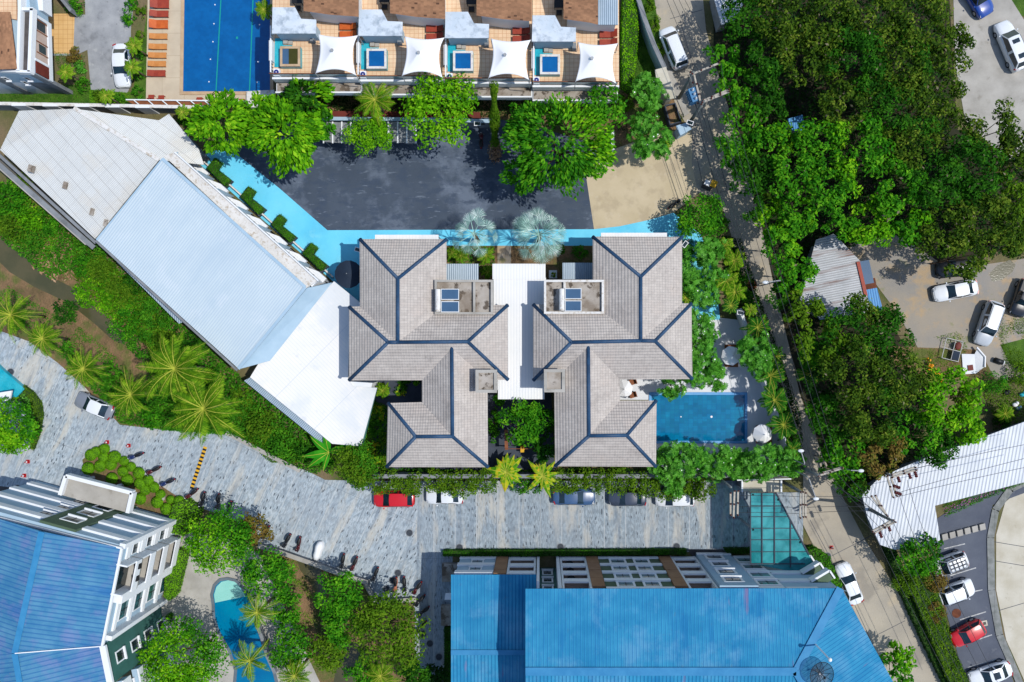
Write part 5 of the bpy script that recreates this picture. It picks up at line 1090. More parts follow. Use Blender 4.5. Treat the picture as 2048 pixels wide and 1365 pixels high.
    for a in (-.42, .42):
        for b in (-.3, .4): M().box(a - .03, a + .03, b - .03, b + .03, 0, .68).build('leg', W_['black'], fs, world=False)
    ch = empty('garden_chair', (c.x, c.y - .75, ZT), 0, f'black chair beside the garden table of the {wn} villa', 'chair', 'black garden chairs'); M().box(-.28, .28, -.25, .25, .4, .45).build('seat', W_['black'], ch, world=False); M().box(-.28, .28, -.3, -.25, .4, .85).build('backrest', W_['black'], ch, world=False)
    for a in (-.24, .24):
        for b in (-.2, .2): M().box(a - .02, a + .02, b - .02, b + .02, 0, .4).build('leg', W_['black'], ch, world=False)

# loungers on the big pool deck
for i, (y, mt, w, c_) in enumerate(((7, 'wood_r', 1.05, 'topmost wide red lounger'), (28, 'wood_r', .68, 'dark red lounger below the wide red one'), (49, 'wood_o', .9, 'bright orange lounger'), (73, 'wood_t', .58, 'tan lounger directly below the bright orange one'), (93.5, 'wood_t', .58, 'second tan lounger below the bright orange one'), (111, 'wood_t', .58, 'third tan lounger, above the last tan one'), (128, 'wood_t', .58, 'lowest tan lounger, above the red one'), (147, 'wood_r', .66, 'bottom red-brown lounger in the row'))):
    x = 302 + (7 - y) * .05; lounger((x + 36, y), (x + 1, y), mt, c_ + ' on the deck left of the blue pool', .04, .12 if i > 2 else .3, w)

# ================================================================== HOTEL, LOWER LEFT
FL = (2.05, 4.8, 7.5, 10.3)
def gable(e, quads, mat, flash, fw=.5):
    m = M()
    for q in quads: m.poly(q)
    o = m.build('roof', W_[mat], e); s_ = o.modifiers.new('t', 'SOLIDIFY'); s_.thickness = .18; s_.offset = -1
    f = M()
    for a, b in flash: f.bar(a + Vector((0, 0, .06)), b + Vector((0, 0, .06)), fw, .05)
    f.build('ridge_flashing', W_['blueflash'], o); return o
zt, zr = 11.7, 13.0
e = empty('hotel', P(100, 1200, 0), 0, 'hotel with faded blue roof in the lower left corner', 'hotel')
rf = gable(e, [[P(84, 1064, zr), P(30, 1307, zr), P(205, 1292, zt), P(244.5, 1097, zt)], [P(84, 1064, zr), P(-70, 1018, zt), P(-150, 1320, zt), P(30, 1307, zr)],
    [P(30, 1307, zr), P(60, 1480, zr), P(236, 1440, zt), P(205, 1292, zt)], [P(30, 1307, zr), P(-150, 1320, zt), P(-120, 1500, zt), P(60, 1480, zr)]], 'blueroof2', [(P(84, 1064, zr), P(30, 1307, zr)), (P(30, 1307, zr), P(60, 1480, zr))], .55)
t_ = M(); t_.bar(P(244, 1097, zt), P(205, 1292, zt), .2, .25); t_.bar(P(206, 1292, zt), P(238, 1450, zt), .55, .3); t_.bar(P(-70, 1018, zt), P(244, 1097, zt), .16, .2); t_.build('parapet', W_['white'], e)
t_ = M(); t_.bar(P(30, 1307, zr + .1), P(203, 1293, zt + .1), .08, .1); t_.build('valley_gutter', W_['white'], rf)
Bc = P(249, 1089, 11); Al = P(-70, 1002, 11); Er = P(208, 1294, 11)
N_ = Fac(Bc, Al); 
if N_.n.y < 0: N_.n = -N_.n
E_ = Fac(Bc, Er)
if E_.n.x < 0: E_.n = -E_.n
M().prism([N_.pt(0, 0, 0), N_.pt(N_.len, 0, 0), P(-150, 1400, 11), P(30, 1500, 11), E_.pt(E_.len, 0, 0)], 0, zt - .3).build('wall', W_['greyblue'], e)
gw = M(); N_.box(gw, 4.6, 8.1, 0, .24, 0, zt - .35); gw.build('green_bay', W_['hotelgreen'], e)
for i, z in enumerate(FL):
    b_ = M(); N_.box(b_, -.0, 4.55, .003, .22, z - .75, z + .1); b_.build('balcony_front', W_['white'], e)
    b_ = M(); N_.box(b_, 8.15, 15.5, .003, .22, z - .75, z + .1); b_.build('balcony_front', W_['white'], e)
    if i < 4: window(N_, e, 5.55, 7.05, z - 1.9 if i else .5, z - .65, .24, .14, 'glassdark'); window(N_, e, 8.5, 9.6, z - 2.0, z - 1.2, .01, .1, 'glassdark')
b_ = M(); E_.box(b_, -.2, .25, -.2, .35, 0, FL[3] + 1.2); b_.build('pier', W_['white'], e)
for i, z in enumerate(FL):
    b_ = M(); E_.box(b_, 0, 1.6, .003, .16, z - .6, z + .1); b_.build('ledge', W_['white'], e); window(E_, e, .5, 1.4, z - 2.0, z - 1.1, .02, .08, 'glassdark')
    # protruding balconies
    d_ = 1.15
    b_ = M(); E_.box(b_, 1.65, 4.6, .003, d_, z - 1.2, z - 1.05); fl_ = b_.build('balcony_floor', W_['concrete'], e)
    b_ = M(); E_.box(b_, 1.65, 4.6, d_ - .12, d_, z - 1.05, z - .1); E_.box(b_, 1.65, 1.8, .003, d_ - .12, z - 1.05, z + 1.5); E_.box(b_, 4.45, 4.6, .003, d_ - .12, z - 1.05, z + 1.5); b_.build('balcony_front', W_['white'], e)
    b_ = M(); E_.box(b_, 1.82, 4.43, .01, .05, z - 1.0, z + .9); b_.build('sliding_door', W_['glassdark'], e)
    if i == 3:
        ch = M()
        for s in (2.3, 3.5): c = E_.pt(s, 1.0, z - 1.0); ch.prism([(c.x - .25, c.y - .25), (c.x + .25, c.y - .25), (c.x + .25, c.y + .25), (c.x - .25, c.y + .25)], z - 1.0, z - .5)
        [tag(o, 'black chair on the top balcony of the lower left hotel, ' + w, 'chair', 'black balcony chairs') for o, w in zip(ch.each('balcony_chair', W_['black']), ('upper one', 'lower one'))]
b_ = M(); E_.box(b_, 4.62, 5.5, .003, .9, 0, zt - .5); b_.build('pier', W_['white'], e)
for i, z in enumerate(FL):
    b_ = M(); E_.box(b_, 5.52, 9.0, .003, .2, z - .5, z - .05); b_.build('ledge', W_['white'], e)
    window(E_, e, 6.2, 7.9, z - 2.45, z - 1.05, .02, .12, 'glassteal')
b_ = M(); E_.box(b_, 8.6, 9.05, .003, .7, 0, zt - .4); b_.build('pier', W_['white'], e)
E2 = Fac(Er, P(240, 1450, 11)); 
if E2.n.x < 0: E2.n = -E2.n
gw = M(); E2.box(gw, -.4, 3.6, -.1, .12, 0, zt - .35); gw.build('green_bay', W_['tealgreen'], e)
for i, z in enumerate(FL):
    window(E2, e, 1.2, 2.1, z - 1.9, z - .7, .13, .14, 'glassdark')
    b_ = M(); E2.box(b_, 3.7, 8.5, .003, .6, z - 1.1, z - .05); b_.build('balcony_front', W_['greyblue'], e)
    b_ = M(); E2.box(b_, 3.7, 8.5, .6, .75, z - 1.3, z + .05); b_.build('balcony_edge', W_['white'], e); window(E2, e, 4.6, 6.0, z - 2.6, z - 1.5, .02, .1, 'glassteal')
flat = [(133, 952), (265, 986), (256, 1026), (121, 990)]
e2 = empty('entrance_canopy', P(190, 1000, 0), 0, 'flat concrete entrance canopy with a white rim beside the clipped balls', 'canopy')
M().prism(PP(flat, 3.6), 3.35, 3.6).build('slab', W_['stainslab'] if False else W_['concrete'], e2)
q = M(); w_ = PP(flat, 3.9)
for a in (0, 1, 3): q.bar(w_[a] - Vector((0, 0, .2)), w_[(a + 1) % 4] - Vector((0, 0, .2)), .38, .75)
q.build('rim', W_['white'], e2); q = M()
cc_ = sum(w_, Vector()) / 4
for p in w_: p = p.lerp(cc_, .55) + Vector((-1.1, .2, 0)); q.tube([(p.x, p.y, 0), (p.x, p.y, 3.35)], .2, 8)
q.each('column', W_['white'], e2)
tag(M().prism(PP([(325, 1012), (385, 1040), (350, 1062), (320, 1040)]), .03, .1).build('paving', W_['slate']), None, None, None, 'structure')
tag(M().prism(PP([(-40, 700), (0, 738), (47, 778), (30, 795), (-40, 800)], .8), .03, .6).build('fountain_pool', W_['tealtile']), 'teal tiled fountain basin cut by the left edge of the photo', 'fountain')
tag(M().prism(PP([(-30, 790), (22, 782), (18, 800), (-30, 812)], 2.5), 2.2, 2.4).build('canopy_corner', W_['white']), 'white canopy corner at the left edge above the round clipped tree', 'canopy')

# ================================================================== HOTEL, BOTTOM
BY = P(0, 1113, 0).y
def bx(px): return P(px, 1113, 0).x
e = empty('hotel', P(1350, 1300, 0), 0, 'hotel with bright blue ribbed roof along the bottom edge', 'hotel')
zt, zr = 12.0, 13.2
n0, n1 = P(1051, 1178, zt), P(1683, 1177, zt)
r0, r1 = P(1051, 1343, zr), P(1592, 1343, zr); rs = P(1660, 1480, zr)
gable(e, [[n0, r0, r1, n1], [r0, P(1051, 1500, zt), P(1640, 1500, zt), r1], [n1, r1, P(1700, 1520, zr), P(1850, 1480, zt)]], 'blueroof', [(r0, r1), (r1, n1 + Vector((-.1, 0, 0))), (r1, P(1700, 1520, zr))], .75)
RB = 1.3
M().box(n0.x + .15, bx(1600), P(0, 1520, zt).y, BY - RB, 0, zt - .25).build('wall', W_['greyblue'], e)
M().prism([(bx(1600) - .2, BY - RB), (P(1676, 0, zt).x, BY - .6), (P(1840, 0, zt).x, P(0, 1480, zt).y), (bx(1600) - .2, P(0, 1480, zt).y)], 0, zt - .26).build('wall', W_['greyblue'], e)
f = Fac((n0.x, BY), (bx(1620), BY)); X0 = n0.x
def S(px): return bx(px) - X0
FB = (.95, 3.6, 6.35, 9.0, 11.7)
def fb_(s0, s1, o0, o1, z0, z1, nm, mt): b = M(); f.box(b, s0, s1, o0, o1, z0, z1); return b.build(nm, W_[mt], e)
def bayset(pa, pb, zs):
    fb_(S(pa), S(pb), -RB + .01, -RB + .05, 0, zs[-1] - .3, 'balcony_wall', 'peach')
    for s in (S(pa), S(pb)): fb_(s - .1, s + .1, -RB + .06, .06, 0, zs[-1] + (-.2), 'partition', 'white')
    for i, z in enumerate(zs[:-1]):
        fb_(S(pa) + .1, S(pb) - .1, -RB + .06, -.1, z - .5, z - .35, 'balcony_floor', 'peach')
        fb_(S(pa) + .1, S(pb) - .1, -.1, .08, z - .6, z + .4, 'balcony_front', 'white')
        if pa == 1121 and i < 3: c_ = f.pt(S(pa) + .9, -.5, z); tag(M().disc((c_.x, c_.y, z - .35), .05, .7, 8).disc((c_.x, c_.y, z + .35), .42, .05, 16).build('balcony_table', W_['black']), 'round black table on the ' + ('lowest', 'second', 'third')[i] + ' balcony of the bottom hotel', 'table', 'round balcony tables')
def panel(pa, pb, zs):
    for z in zs[:-1]: fb_(S(pa), S(pb), -RB, .16, z - .55, min(z + 2.05, zs[-1] - .15), 'brown_panel', 'brownpanel')
    fb_(S(pa) + .05, S(pb) - .05, -RB, .1, 0, zs[-1] - .7, 'panel_backing', 'black')
wz = 7.2; wl_ = P(902, 1150, wz); wx = wl_.x + .3
gable(e, [[wl_, P(902, 1305, wz + .8), P(1075, 1305, wz + .8), P(1075, 1150, wz)], [P(902, 1305, wz + .8), P(902, 1480, wz), P(1075, 1480, wz), P(1075, 1305, wz + .8)]], 'blueroof', [(P(902, 1305, wz + .8), P(1075, 1305, wz + .8))], .5)
M().box(wx, n0.x + .14, P(0, 1480, wz).y, BY - RB - .003, 0, wz - .25).build('wall', W_['greyblue'], e)
fb_(wx - X0 + .02, S(993), -RB, -.001, 0, wz - .3, 'wall_face', 'greyblue')
for i, z in enumerate(FB[:3]):
    fb_(wx - X0 - .05, S(993), 0, .15, z - .6, z + .25, 'ledge', 'white')
    if i: window(f, e, S(948), S(968), z - 1.85, z - .95, .01, .12, 'glassteal')
panel(994, 1017, FB[:3] + (7,)); bayset(1020, 1070, FB[:3] + (7,))
fb_(S(1072) + .1, S(1079), -RB, .12, 0, 9.4, 'pier', 'white')
fb_(S(1080), S(1111), -RB + .002, -RB + .08, 0, 11.7, 'green_bay', 'tealgreen')
for z in FB[:4]: window(f, e, S(1087), S(1102), z + .5, z + 1.7, -RB + .09, .16, 'glassdark')
fb_(S(1112), S(1118), -RB, .12, 0, 11.6, 'pier', 'white')
bayset(1121, 1169, FB); panel(1171, 1194, FB)
fb_(S(1195), S(1314), -RB, 0, 0, 11.6, 'green_bay', 'hotelgreen')
for z in FB: fb_(S(1195), S(1314), .001, .13, z - .5, z + .2, 'ledge', 'white')
for z in FB[:4]:
    for a, c in ((1219, 1244), (1266, 1290)): window(f, e, S(a), S(c), z + .55, z + 1.75, .01, .22, 'glassteal')
panel(1315, 1338, FB); bayset(1341, 1388, FB)
fb_(S(1391), S(1458), -RB, .35, 0, 11.6, 'projecting_bay', 'greyblue')
fb_(S(1391), S(1458), .36, .5, .3, .95, 'ledge', 'white')
for z in FB[:4]: window(f, e, S(1408), S(1435), z + .2, z + 1.35, .36, .25, 'glassdark'); window(f, e, S(1466), S(1499), z + .4, z + 1.6, .12, .22, 'glassteal')
fb_(S(1459), S(1505), -RB, .1, 0, 11.6, 'projecting_bay', 'white')
fb_(S(1506), S(1600), -RB, -.05, 0, 11.6, 'blue_bay', 'greyblue')
for z in FB: fb_(S(1507), S(1562), -.04, .12, z - .5, z + .3, 'balcony_front', 'white')
# splayed balconies at the right end
for z in FB[:4]:
    ga = Vector((bx(1563), BY + .1, 0)); gb = ga + Vector((1.75, 1.05, 0)); gf = Fac(ga, gb, flip=True)
    b = M(); b.prism([ga, gb, gb + Vector((.5, -.75, 0)), (bx(1600), BY - .5)], z - .6, z - .45); b.build('balcony_floor', W_['concrete'], e)
    b = M(); b.bar((ga.x, ga.y, z), (gb.x, gb.y, z), .1, .9); b.build('balcony_rail', W_['white'], e)
    b = M(); h = gb + Vector((.5, -.75, 0)); b.prism([ga + Vector((.12, -.12, 0)), gb + Vector((0, -.12, 0)), h, ga + Vector((.62, -.87, 0))], z + .3, z + .36); b.build('glass_awning', W_['hotelgreen'], e)
    b = M(); b.bar((ga.x, ga.y, z + .45), (gb.x, gb.y, z + .45), .2, .14); b.bar((gb.x, gb.y, z + .45), (h.x, h.y, z + .45), .16, .14); b.build('balcony_rim', W_['white'], e)
tag(M().prism(PP([(884, 1128), (925, 1128), (925, 1164), (884, 1164)], .6), .03, .6).build('planter', W_['stainslab']), 'stained concrete planter at the left corner of the bottom hotel', 'planter')
tag(M().prism(PP([(882, 1212), (903, 1212), (903, 1252), (882, 1252)], .6), .03, .6).build('planter', W_['stainslab']), 'stained concrete planter along the west wall of the bottom hotel', 'planter')
e3 = empty('side_porch', P(895, 1194, 0), 0, 'small white porch canopy on the west wall of the bottom hotel', 'canopy'); M().prism(PP([(891, 1187), (904, 1187), (904, 1200), (889, 1200)], 2.6), 2.5, 2.6).build('canopy', W_['white'], e3)
tag(M().prism(PP([(1375, 1099), (1445, 1099), (1460, 1114), (1385, 1114)]), .034, .12).build('threshold', W_['slate']), None, None, None, 'structure')
# dish and mast on the roof
c = P(1643, 1352, 14.2); e = empty('satellite_dish', (c.x, c.y, 12.9), 0, 'large black mesh satellite dish on the bottom hotel roof', 'satellite dish')
mm = bpy.data.materials.new('dish mesh'); N = NT(mm); mx = N.a('ShaderNodeMixShader', {0: .55, 1: N.a('ShaderNodeBsdfTransparent').outputs[0], 2: N.a('ShaderNodeBsdfPrincipled', {'Base Color': (.02, .03, .04, 1)}).outputs[0]}); N.l.new(mx.outputs[0], N.a('ShaderNodeOutputMaterial').inputs[0])
ax = Matrix.Rotation(R(12), 3, 'Y'); q = M(); q.lathe(c - Vector((0, 0, .5)), [(.1, 0), (.5, .06), (.9, .2), (1.15, .36), (1.17, .38)], 28, ax); q.f = q.f[:-1]; q.mi = q.mi[:-1]; q.build('reflector', mm, e)
q = M()
for k in range(12): a = k * pi / 6; q.tube([c - Vector((0, 0, .5)), c - Vector((0, 0, .5)) + ax @ Vector((cos(a) * .6, sin(a) * .6, .1)), c - Vector((0, 0, .5)) + ax @ Vector((cos(a) * 1.16, sin(a) * 1.16, .39))], .02, 4)
rr = [c - Vector((0, 0, .5)) + ax @ Vector((cos(k * pi / 14) * 1.17, sin(k * pi / 14) * 1.17, .39)) for k in range(29)]; q.tube(rr, .03, 5)
q.build('frame', W_['black'], e); q = M()
for k in range(3): a = k * 2.1; q.tube([c - Vector((0, 0, .5)) + ax @ Vector((cos(a) * .9, sin(a) * .9, .2)), c + ax @ Vector((0, 0, .5))], .025, 4)
q.ball(c + ax @ Vector((0, 0, .5)), .12, .12, .16, 8, 6); q.build('feed', W_['black'], e); M().tube([(c.x, c.y, 12.6), (c.x, c.y, 13.8)], .1, 8).build('mast', W_['steel'], e)
b0 = P(1630, 1288, 12.7); e = empty('roof_mast', b0, 0, 'white mast with a round lamp standing on the bottom hotel roof', 'mast'); t1 = P(1660, 1320, 15.8)
M().tube([b0, t1], .07, 8).build('pole', W_['sail'], e); M().ball(t1, .18, .18, .18, 10, 8).build('lamp', W_['sail'], e, smooth=True)

# ================================================================== GLASS ENTRANCE CANOPY
gm = bpy.data.materials.new('teal canopy glass'); N = NT(gm); tc = N.a('ShaderNodeTexCoord'); nz = N.step(N.noise(tc.outputs['Object'], .45, 4), .42, .6)
cc = N.mix(nz, C(84, 190, 196), C(40, 146, 152)); pb = N.a('ShaderNodeBsdfPrincipled', {'Base Color': cc, 'Roughness': .08, 'Specular IOR Level': .6}); tb = N.a('ShaderNodeBsdfTransparent', {'Color': (.35, .75, .75, 1)})
mx = N.a('ShaderNodeMixShader', {0: .68, 1: tb.outputs[0], 2: pb.outputs[0]}); N.l.new(mx.outputs[0], N.a('ShaderNodeOutputMaterial').inputs[0])
z = 5.2; o_ = [(1501, 986), (1552, 986), (1618, 1110), (1640, 1150), (1620, 1150), (1503, 1128)]; c = P(1555, 1050, 0)
e = empty('glass_canopy', c, 0, 'teal glass canopy over the hotel entrance between road and bottom hotel', 'canopy')
M().prism(PP(o_, z), z - .03, z).build('glass', gm, e)
q = M()
for x in (1501, 1524, 1549, 1581): 
    y0 = 986 if x < 1552 else 986 + (x - 1552) * 1.9; q.bar(P(x, y0, z + .05), P(x, 1129 if x < 1581 else 1135, z + .05), .1, .12)
for y in (986, 1012, 1034, 1057, 1080, 1104): q.bar(P(1501, y, z + .04), P(1552 + (y - 986) * .53, y, z + .04), .06, .08)
q.bar(P(1552, 986, z + .05), P(1618, 1110, z + .05), .12, .14); q.bar(P(1501, 1128, z + .05), P(1610, 1128, z + .05), .1, .1); q.build('glazing_bar', W_['darkwall'], e)
q = M()
for x, y in ((1506, 990), (1506, 1060), (1556, 1000), (1600, 1085)): p = P(x, y, z); q.tube([(p.x, p.y, .03), (p.x, p.y, z)], .12, 8)
q.each('column', W_['steel'], e)
e = empty('gatehouse', P(1520, 968, 0), 0, 'small gatehouse with a stained cream roof at the top of the glass canopy', 'building')
M().prism(PP([(1484, 962), (1561, 962), (1561, 984), (1484, 984)], 3.4), 3.2, 3.4).build('roof', W_['concrete2'], e); M().prism(PP([(1488, 964), (1557, 964), (1557, 981), (1488, 981)], 3.2), .03, 3.2).build('wall', W_['greywall'], e)
q = M(); q.bar(P(1484, 984, 3.45), P(1484, 961, 3.45), .16, .3); q.bar(P(1562, 984, 3.45), P(1562, 961, 3.45), .16, .3); q.bar(P(1474, 960.5, 3.45), P(1582, 958, 3.45), .12, .2); q.build('roof_edge', W_['white'], e)

# ================================================================== WALLS, FENCES
def wall(pts, z, w, label, mat='greywall', name='boundary_wall', cat='wall', cap='concrete', h0=0):
    wp = PP(pts, z); e = empty(name, (wp[0].x, wp[0].y, h0), 0, label, cat); q = M(); c_ = M()
    for a, b in zip(wp, wp[1:]): q.bar(a - Vector((0, 0, (z - h0) / 2 + .03)), b - Vector((0, 0, (z - h0) / 2 + .03)), w, z - h0); c_.bar(a + Vector((0, 0, .0)), b + Vector((0, 0, .0)), w + .12, .07)
    q.build('wall', W_[mat], e); c_.build('coping', W_[cap], e); return e
wall([(745, 953), (1000, 953), (1250, 953), (1590, 951)], 2.2, .3, 'grey boundary wall along the cobbled street under the creepers', cap='greywall')
wall([(545, 237), (700, 238), (850, 239), (985, 243)], 2.4, .25, 'grey wall along the top of the dark car park', cap='greyblue')
wall([(560, 228), (760, 229), (960, 231)], 1.6, .5, 'red-brown fence strip between the villas and the car park', 'maroon', 'garden_fence', 'fence', 'maroon')
e = wall([(-30, 207), (150, 210), (300, 213), (415, 215)], 2.2, .22, 'white-topped boundary wall between the lawn and the warehouse', cap='dirtywhite')
q = M()
for x in (38, 100, 164, 225, 285): p = P(x, 209 + (x / 60), 2.25); q.box(p.x - .75, p.x + .75, p.y - .15, p.y + .15, .0, 2.32)
q.each('wall_panel', W_['white'], e)
e = wall([(1268, -30), (1290, 40), (1308, 90), (1330, 138)], 2.6, .35, 'blue-grey wall along the left side of the upper lane', 'greyblue', cap='greywall')
wall([(1480, 618), (1510, 700), (1545, 800), (1575, 900), (1592, 950)], 2.2, .22, 'white boundary wall between the pool terrace and the lane', 'white', cap='white')
wall([(452, 866), (560, 922), (600, 942)], .7, .3, 'low kerb wall with rails above the cobbled street', 'greywall')
wall([(516, 1092), (560, 1105), (620, 1126), (690, 1152), (736, 1166)], .8, .35, 'low stone parapet between the scooters and the canal', 'greywall', 'parapet', 'wall')
wall([(726, 1160), (752, 1205), (832, 1200)], .5, .35, 'stone kerb wall around the olive tree at the scooter parking', 'greywall', 'parapet')
wall([(1225, 262), (1226, 300)], 1.5, .2, 'short white wall beside the big parking-lot tree', 'white', cap='white')
tag(M().prism(PP([(1310, 140), (1332, 134), (1352, 196), (1335, 200), (1316, 178)], 3), 2.8, 3.0).prism(PP([(1314, 144), (1330, 139), (1346, 192), (1336, 195), (1319, 175)], 2.9), 0, 2.8).build('guard_hut', W_['concrete2']), 'small hut with pale concrete roof at the left of the first utility pole', 'hut')
tag(M().prism(PP([(1330, 143), (1343, 141), (1378, 228), (1368, 234)]), .034, .15).build('pavement', W_['concrete']), None, None, None, 'structure')
e = empty('scrap_bin', P(1346, 228, 0), 0, 'rust-brown open container below the pale hut roof', 'container'); q = M(); w_ = PP([(1330, 212), (1350, 207), (1362, 244), (1340, 250)], 1.2); q.prism(w_, .03, .9); q.build('load', W_['soil'], e); q = M()
for a in range(4): q.bar(w_[a] - Vector((0, 0, .5)), w_[(a + 1) % 4] - Vector((0, 0, .5)), .12, 1.2)
q.build('side', W_['darkwall'], e)
tag(M().prism(PP([(1352, 252), (1372, 246), (1384, 258), (1360, 272)], 2.4), 2.2, 2.4).prism(PP([(1355, 254), (1370, 250), (1380, 258), (1361, 268)], 2.4), 0, 2.2).build('gate_pillar', W_['greyblue']), 'pale blue gate pillar at the driveway entrance', 'pillar')
# planters with slats along the top left wall
e = empty('timber_screen', P(370, 206, 0), 0, 'long low brown timber screen with white dividers below the pool deck', 'screen'); q = M(); q.prism(PP([(252, 201), (490, 203), (490, 211), (272, 212)], 1.2), .04, 1.1); q.build('panel', W_['wood'], e)
q = M(); q.bar(P(252, 200, 1.3), P(490, 203, 1.3), .12, .12); q.bar(P(268, 214, 1.3), P(490, 214, 1.3), .12, .12)
for x in (282, 310, 338, 366, 394, 422, 450): q.bar(P(x - 14, 201, 1.3), P(x, 213, 1.3), .1, .1)
q.build('frame', W_['white'], e)
tag(M().prism(PP([(493, 183), (548, 180), (555, 215), (493, 215)], .5), .04, .5).build('deck_block', W_['dirtywhite']), 'pale stained concrete block at the lower right corner of the blue pool', 'platform')
for i, (x, y) in enumerate(((306, 197), (326, 198), (402, 202), (486, 205))):
    e = empty('patio_chair', P(x, y, .04), 0, ['small orange chair at the lower left of the pool deck', 'small orange chair, second from the left below the loungers', 'small orange chair below the pool edge', 'orange chair beside the pale concrete block'][i], 'chair', 'orange patio chairs')
    M().box(-.3, .3, -.25, .25, .35, .42).build('seat', W_['wood_r'], e, world=False); M().box(-.3, .3, -.28, -.22, .42, .85).build('backrest', W_['wood_r'], e, world=False)
    q = M()
    for a in (-.26, .26):
        for b in (-.2, .2): M().box(a - .03, a + .03, b - .03, b + .03, 0, .35).build('leg', W_['wood_r'], e, world=False)
# carports
for lab, x0, x1, n in (('grey carport roof left of the round lime tree', 647, 702, 3), ('grey carport roof right of the round lime tree', 777, 832, 3)):
    e = empty('carport', P((x0 + x1) / 2, 265, 0), 0, lab, 'carport', None); M().prism(PP([(x0, 244), (x1, 246), (x1, 288), (x0, 284)], 2.5), 2.42, 2.5).build('roof', W_['greywall'], e)
    q = M()
    for k in range(n + 1): x = x0 + (x1 - x0) * k / n; q.bar(P(x, 244, 2.56), P(x, 287, 2.56), .14, .12)
    q.each('beam', W_['white'], e); q = M()
    for x in (x0 + 2, x1 - 2): p = P(x, 282, 2.5); q.tube([(p.x, p.y, .036), (p.x, p.y, 2.42)], .05, 6)
    q.each('post', W_['steel'], e)

# ================================================================== TOP LEFT HOUSE
z0 = 6.8
e = empty('house', P(60, 90, 0), 0, 'white house with brown shingle roof and balconies in the upper left corner', 'house')
wl = [P(-120, -80, z0), P(46, -80, z0), P(64, 60, z0), P(66, 145, z0), P(-120, 145, z0)]
M().prism(wl, 3.7, z0 - .2).build('wall', W_['greyblue'], e)
M().poly([P(-60, 24, z0 + 1.6), P(-60, 141, z0 + 1.3), P(34, 138, z0 + .7), P(20, 24, z0 + .7)]).build('roof', W_['browntile'], e).modifiers.new('t', 'SOLIDIFY').thickness = .12
M().prism([P(-60, 30, z0), P(18, 30, z0), P(30, 136, z0), P(-60, 136, z0)], z0 - .2, z0 + .55).build('upper_wall', W_['white'], e)
M().prism([P(-60, -60, z0), P(30, -60, z0), P(34, 40, z0), P(-60, 24, z0)], z0 - .19, z0 + .02).build('roof_terrace', W_['terr'], e)
M().prism([P(44, 20, z0), P(64, 22, z0), P(60, 144, z0), P(40, 144, z0)], z0 - .19, z0 + .01).build('flat_roof', W_['slate'], e)
q = M(); q.bar(P(47, -60, z0 + .2), P(41, 144, z0 + .2), .28, .9); q.bar(P(67, 20, z0 + .1), P(62, 146, z0 + .1), .3, .7); q.bar(P(44, 21, z0 + .1), P(70, 21, z0 + .1), .3, .7); q.bar(P(36, 145, z0 + .1), P(64, 146, z0 + .1), .25, .7); q.bar(P(-40, 142, z0), P(40, 144, z0), .2, .5); q.build('parapet', W_['white'], e)
fe = Fac(P(62, 20, z0), P(66, 145, z0))
if fe.n.x < 0: fe.n = -fe.n
def eb(s0, s1, o0, o1, za, zb_, nm, mt): q = M(); fe.box(q, s0, s1, o0, o1, za, zb_); q.build(nm, W_[mt], e)
eb(.2, 6.2, .003, .16, 3.75, 4.35, 'balcony_front', 'white'); eb(.2, .5, .003, .16, 4.36, 6.6, 'pier', 'white'); eb(4.7, 4.95, .003, .16, 4.36, 6.6, 'pier', 'white'); eb(4.96, 6.15, .003, .14, 4.36, 6.4, 'cladding', 'maroon')
eb(.55, 4.65, .003, .05, 4.4, 6.4, 'loggia_wall', 'peach')
for s in (.6, 1.7, 2.8, 3.9): eb(s, s + .09, .06, .12, 4.4, 6.2, 'window_frame', 'wood')
eb(.6, 1.6, .06, .08, 4.7, 6.0, 'window', 'glassdark'); eb(3.0, 3.8, .06, .08, 4.7, 5.8, 'window', 'glassdark')
XL = P(97, 0, 0).x
M().box(P(-160, 0, 0).x, XL, P(0, 145, z0).y, P(0, -80, z0).y, 0, 3.7).build('wall', W_['white'], e)
M().box(XL, P(66, 0, z0).x, P(0, 145, z0).y, P(0, 145, z0).y + .3, 0, 3.7).build('fin_wall', W_['greywall'], e)
q = M(); q.prism([P(58, -50, 5.2), P(84, -50, 5.2), P(86, 22, 5.2), P(72, 20, 5.2)], 3.7, 5.2); q.build('side_wing', W_['white'], e)
fs_ = Fac(P(-40, 145, z0), P(66, 145, z0), flip=True)
for s0, z in ((1.2, 4.6), (2.4, 3.4), (3.4, 4.6)): window(fs_, e, s0, s0 + .35, z, z + .8, .01, .06, 'glassdark')
q = M(); fs_.box(q, 4.6, 5.3, .003, .1, 0, z0 - .25); fs_.box(q, .2, 1.0, .003, .1, 0, z0 - .25); q.each('grey_band', W_['greywall'], e)
tag(M().bar(P(92, -45, .8), P(150, 28, .8), .3, 1.6).build('garden_wall', W_['greywall']), 'grey garden wall beside the tiled forecourt', 'wall')

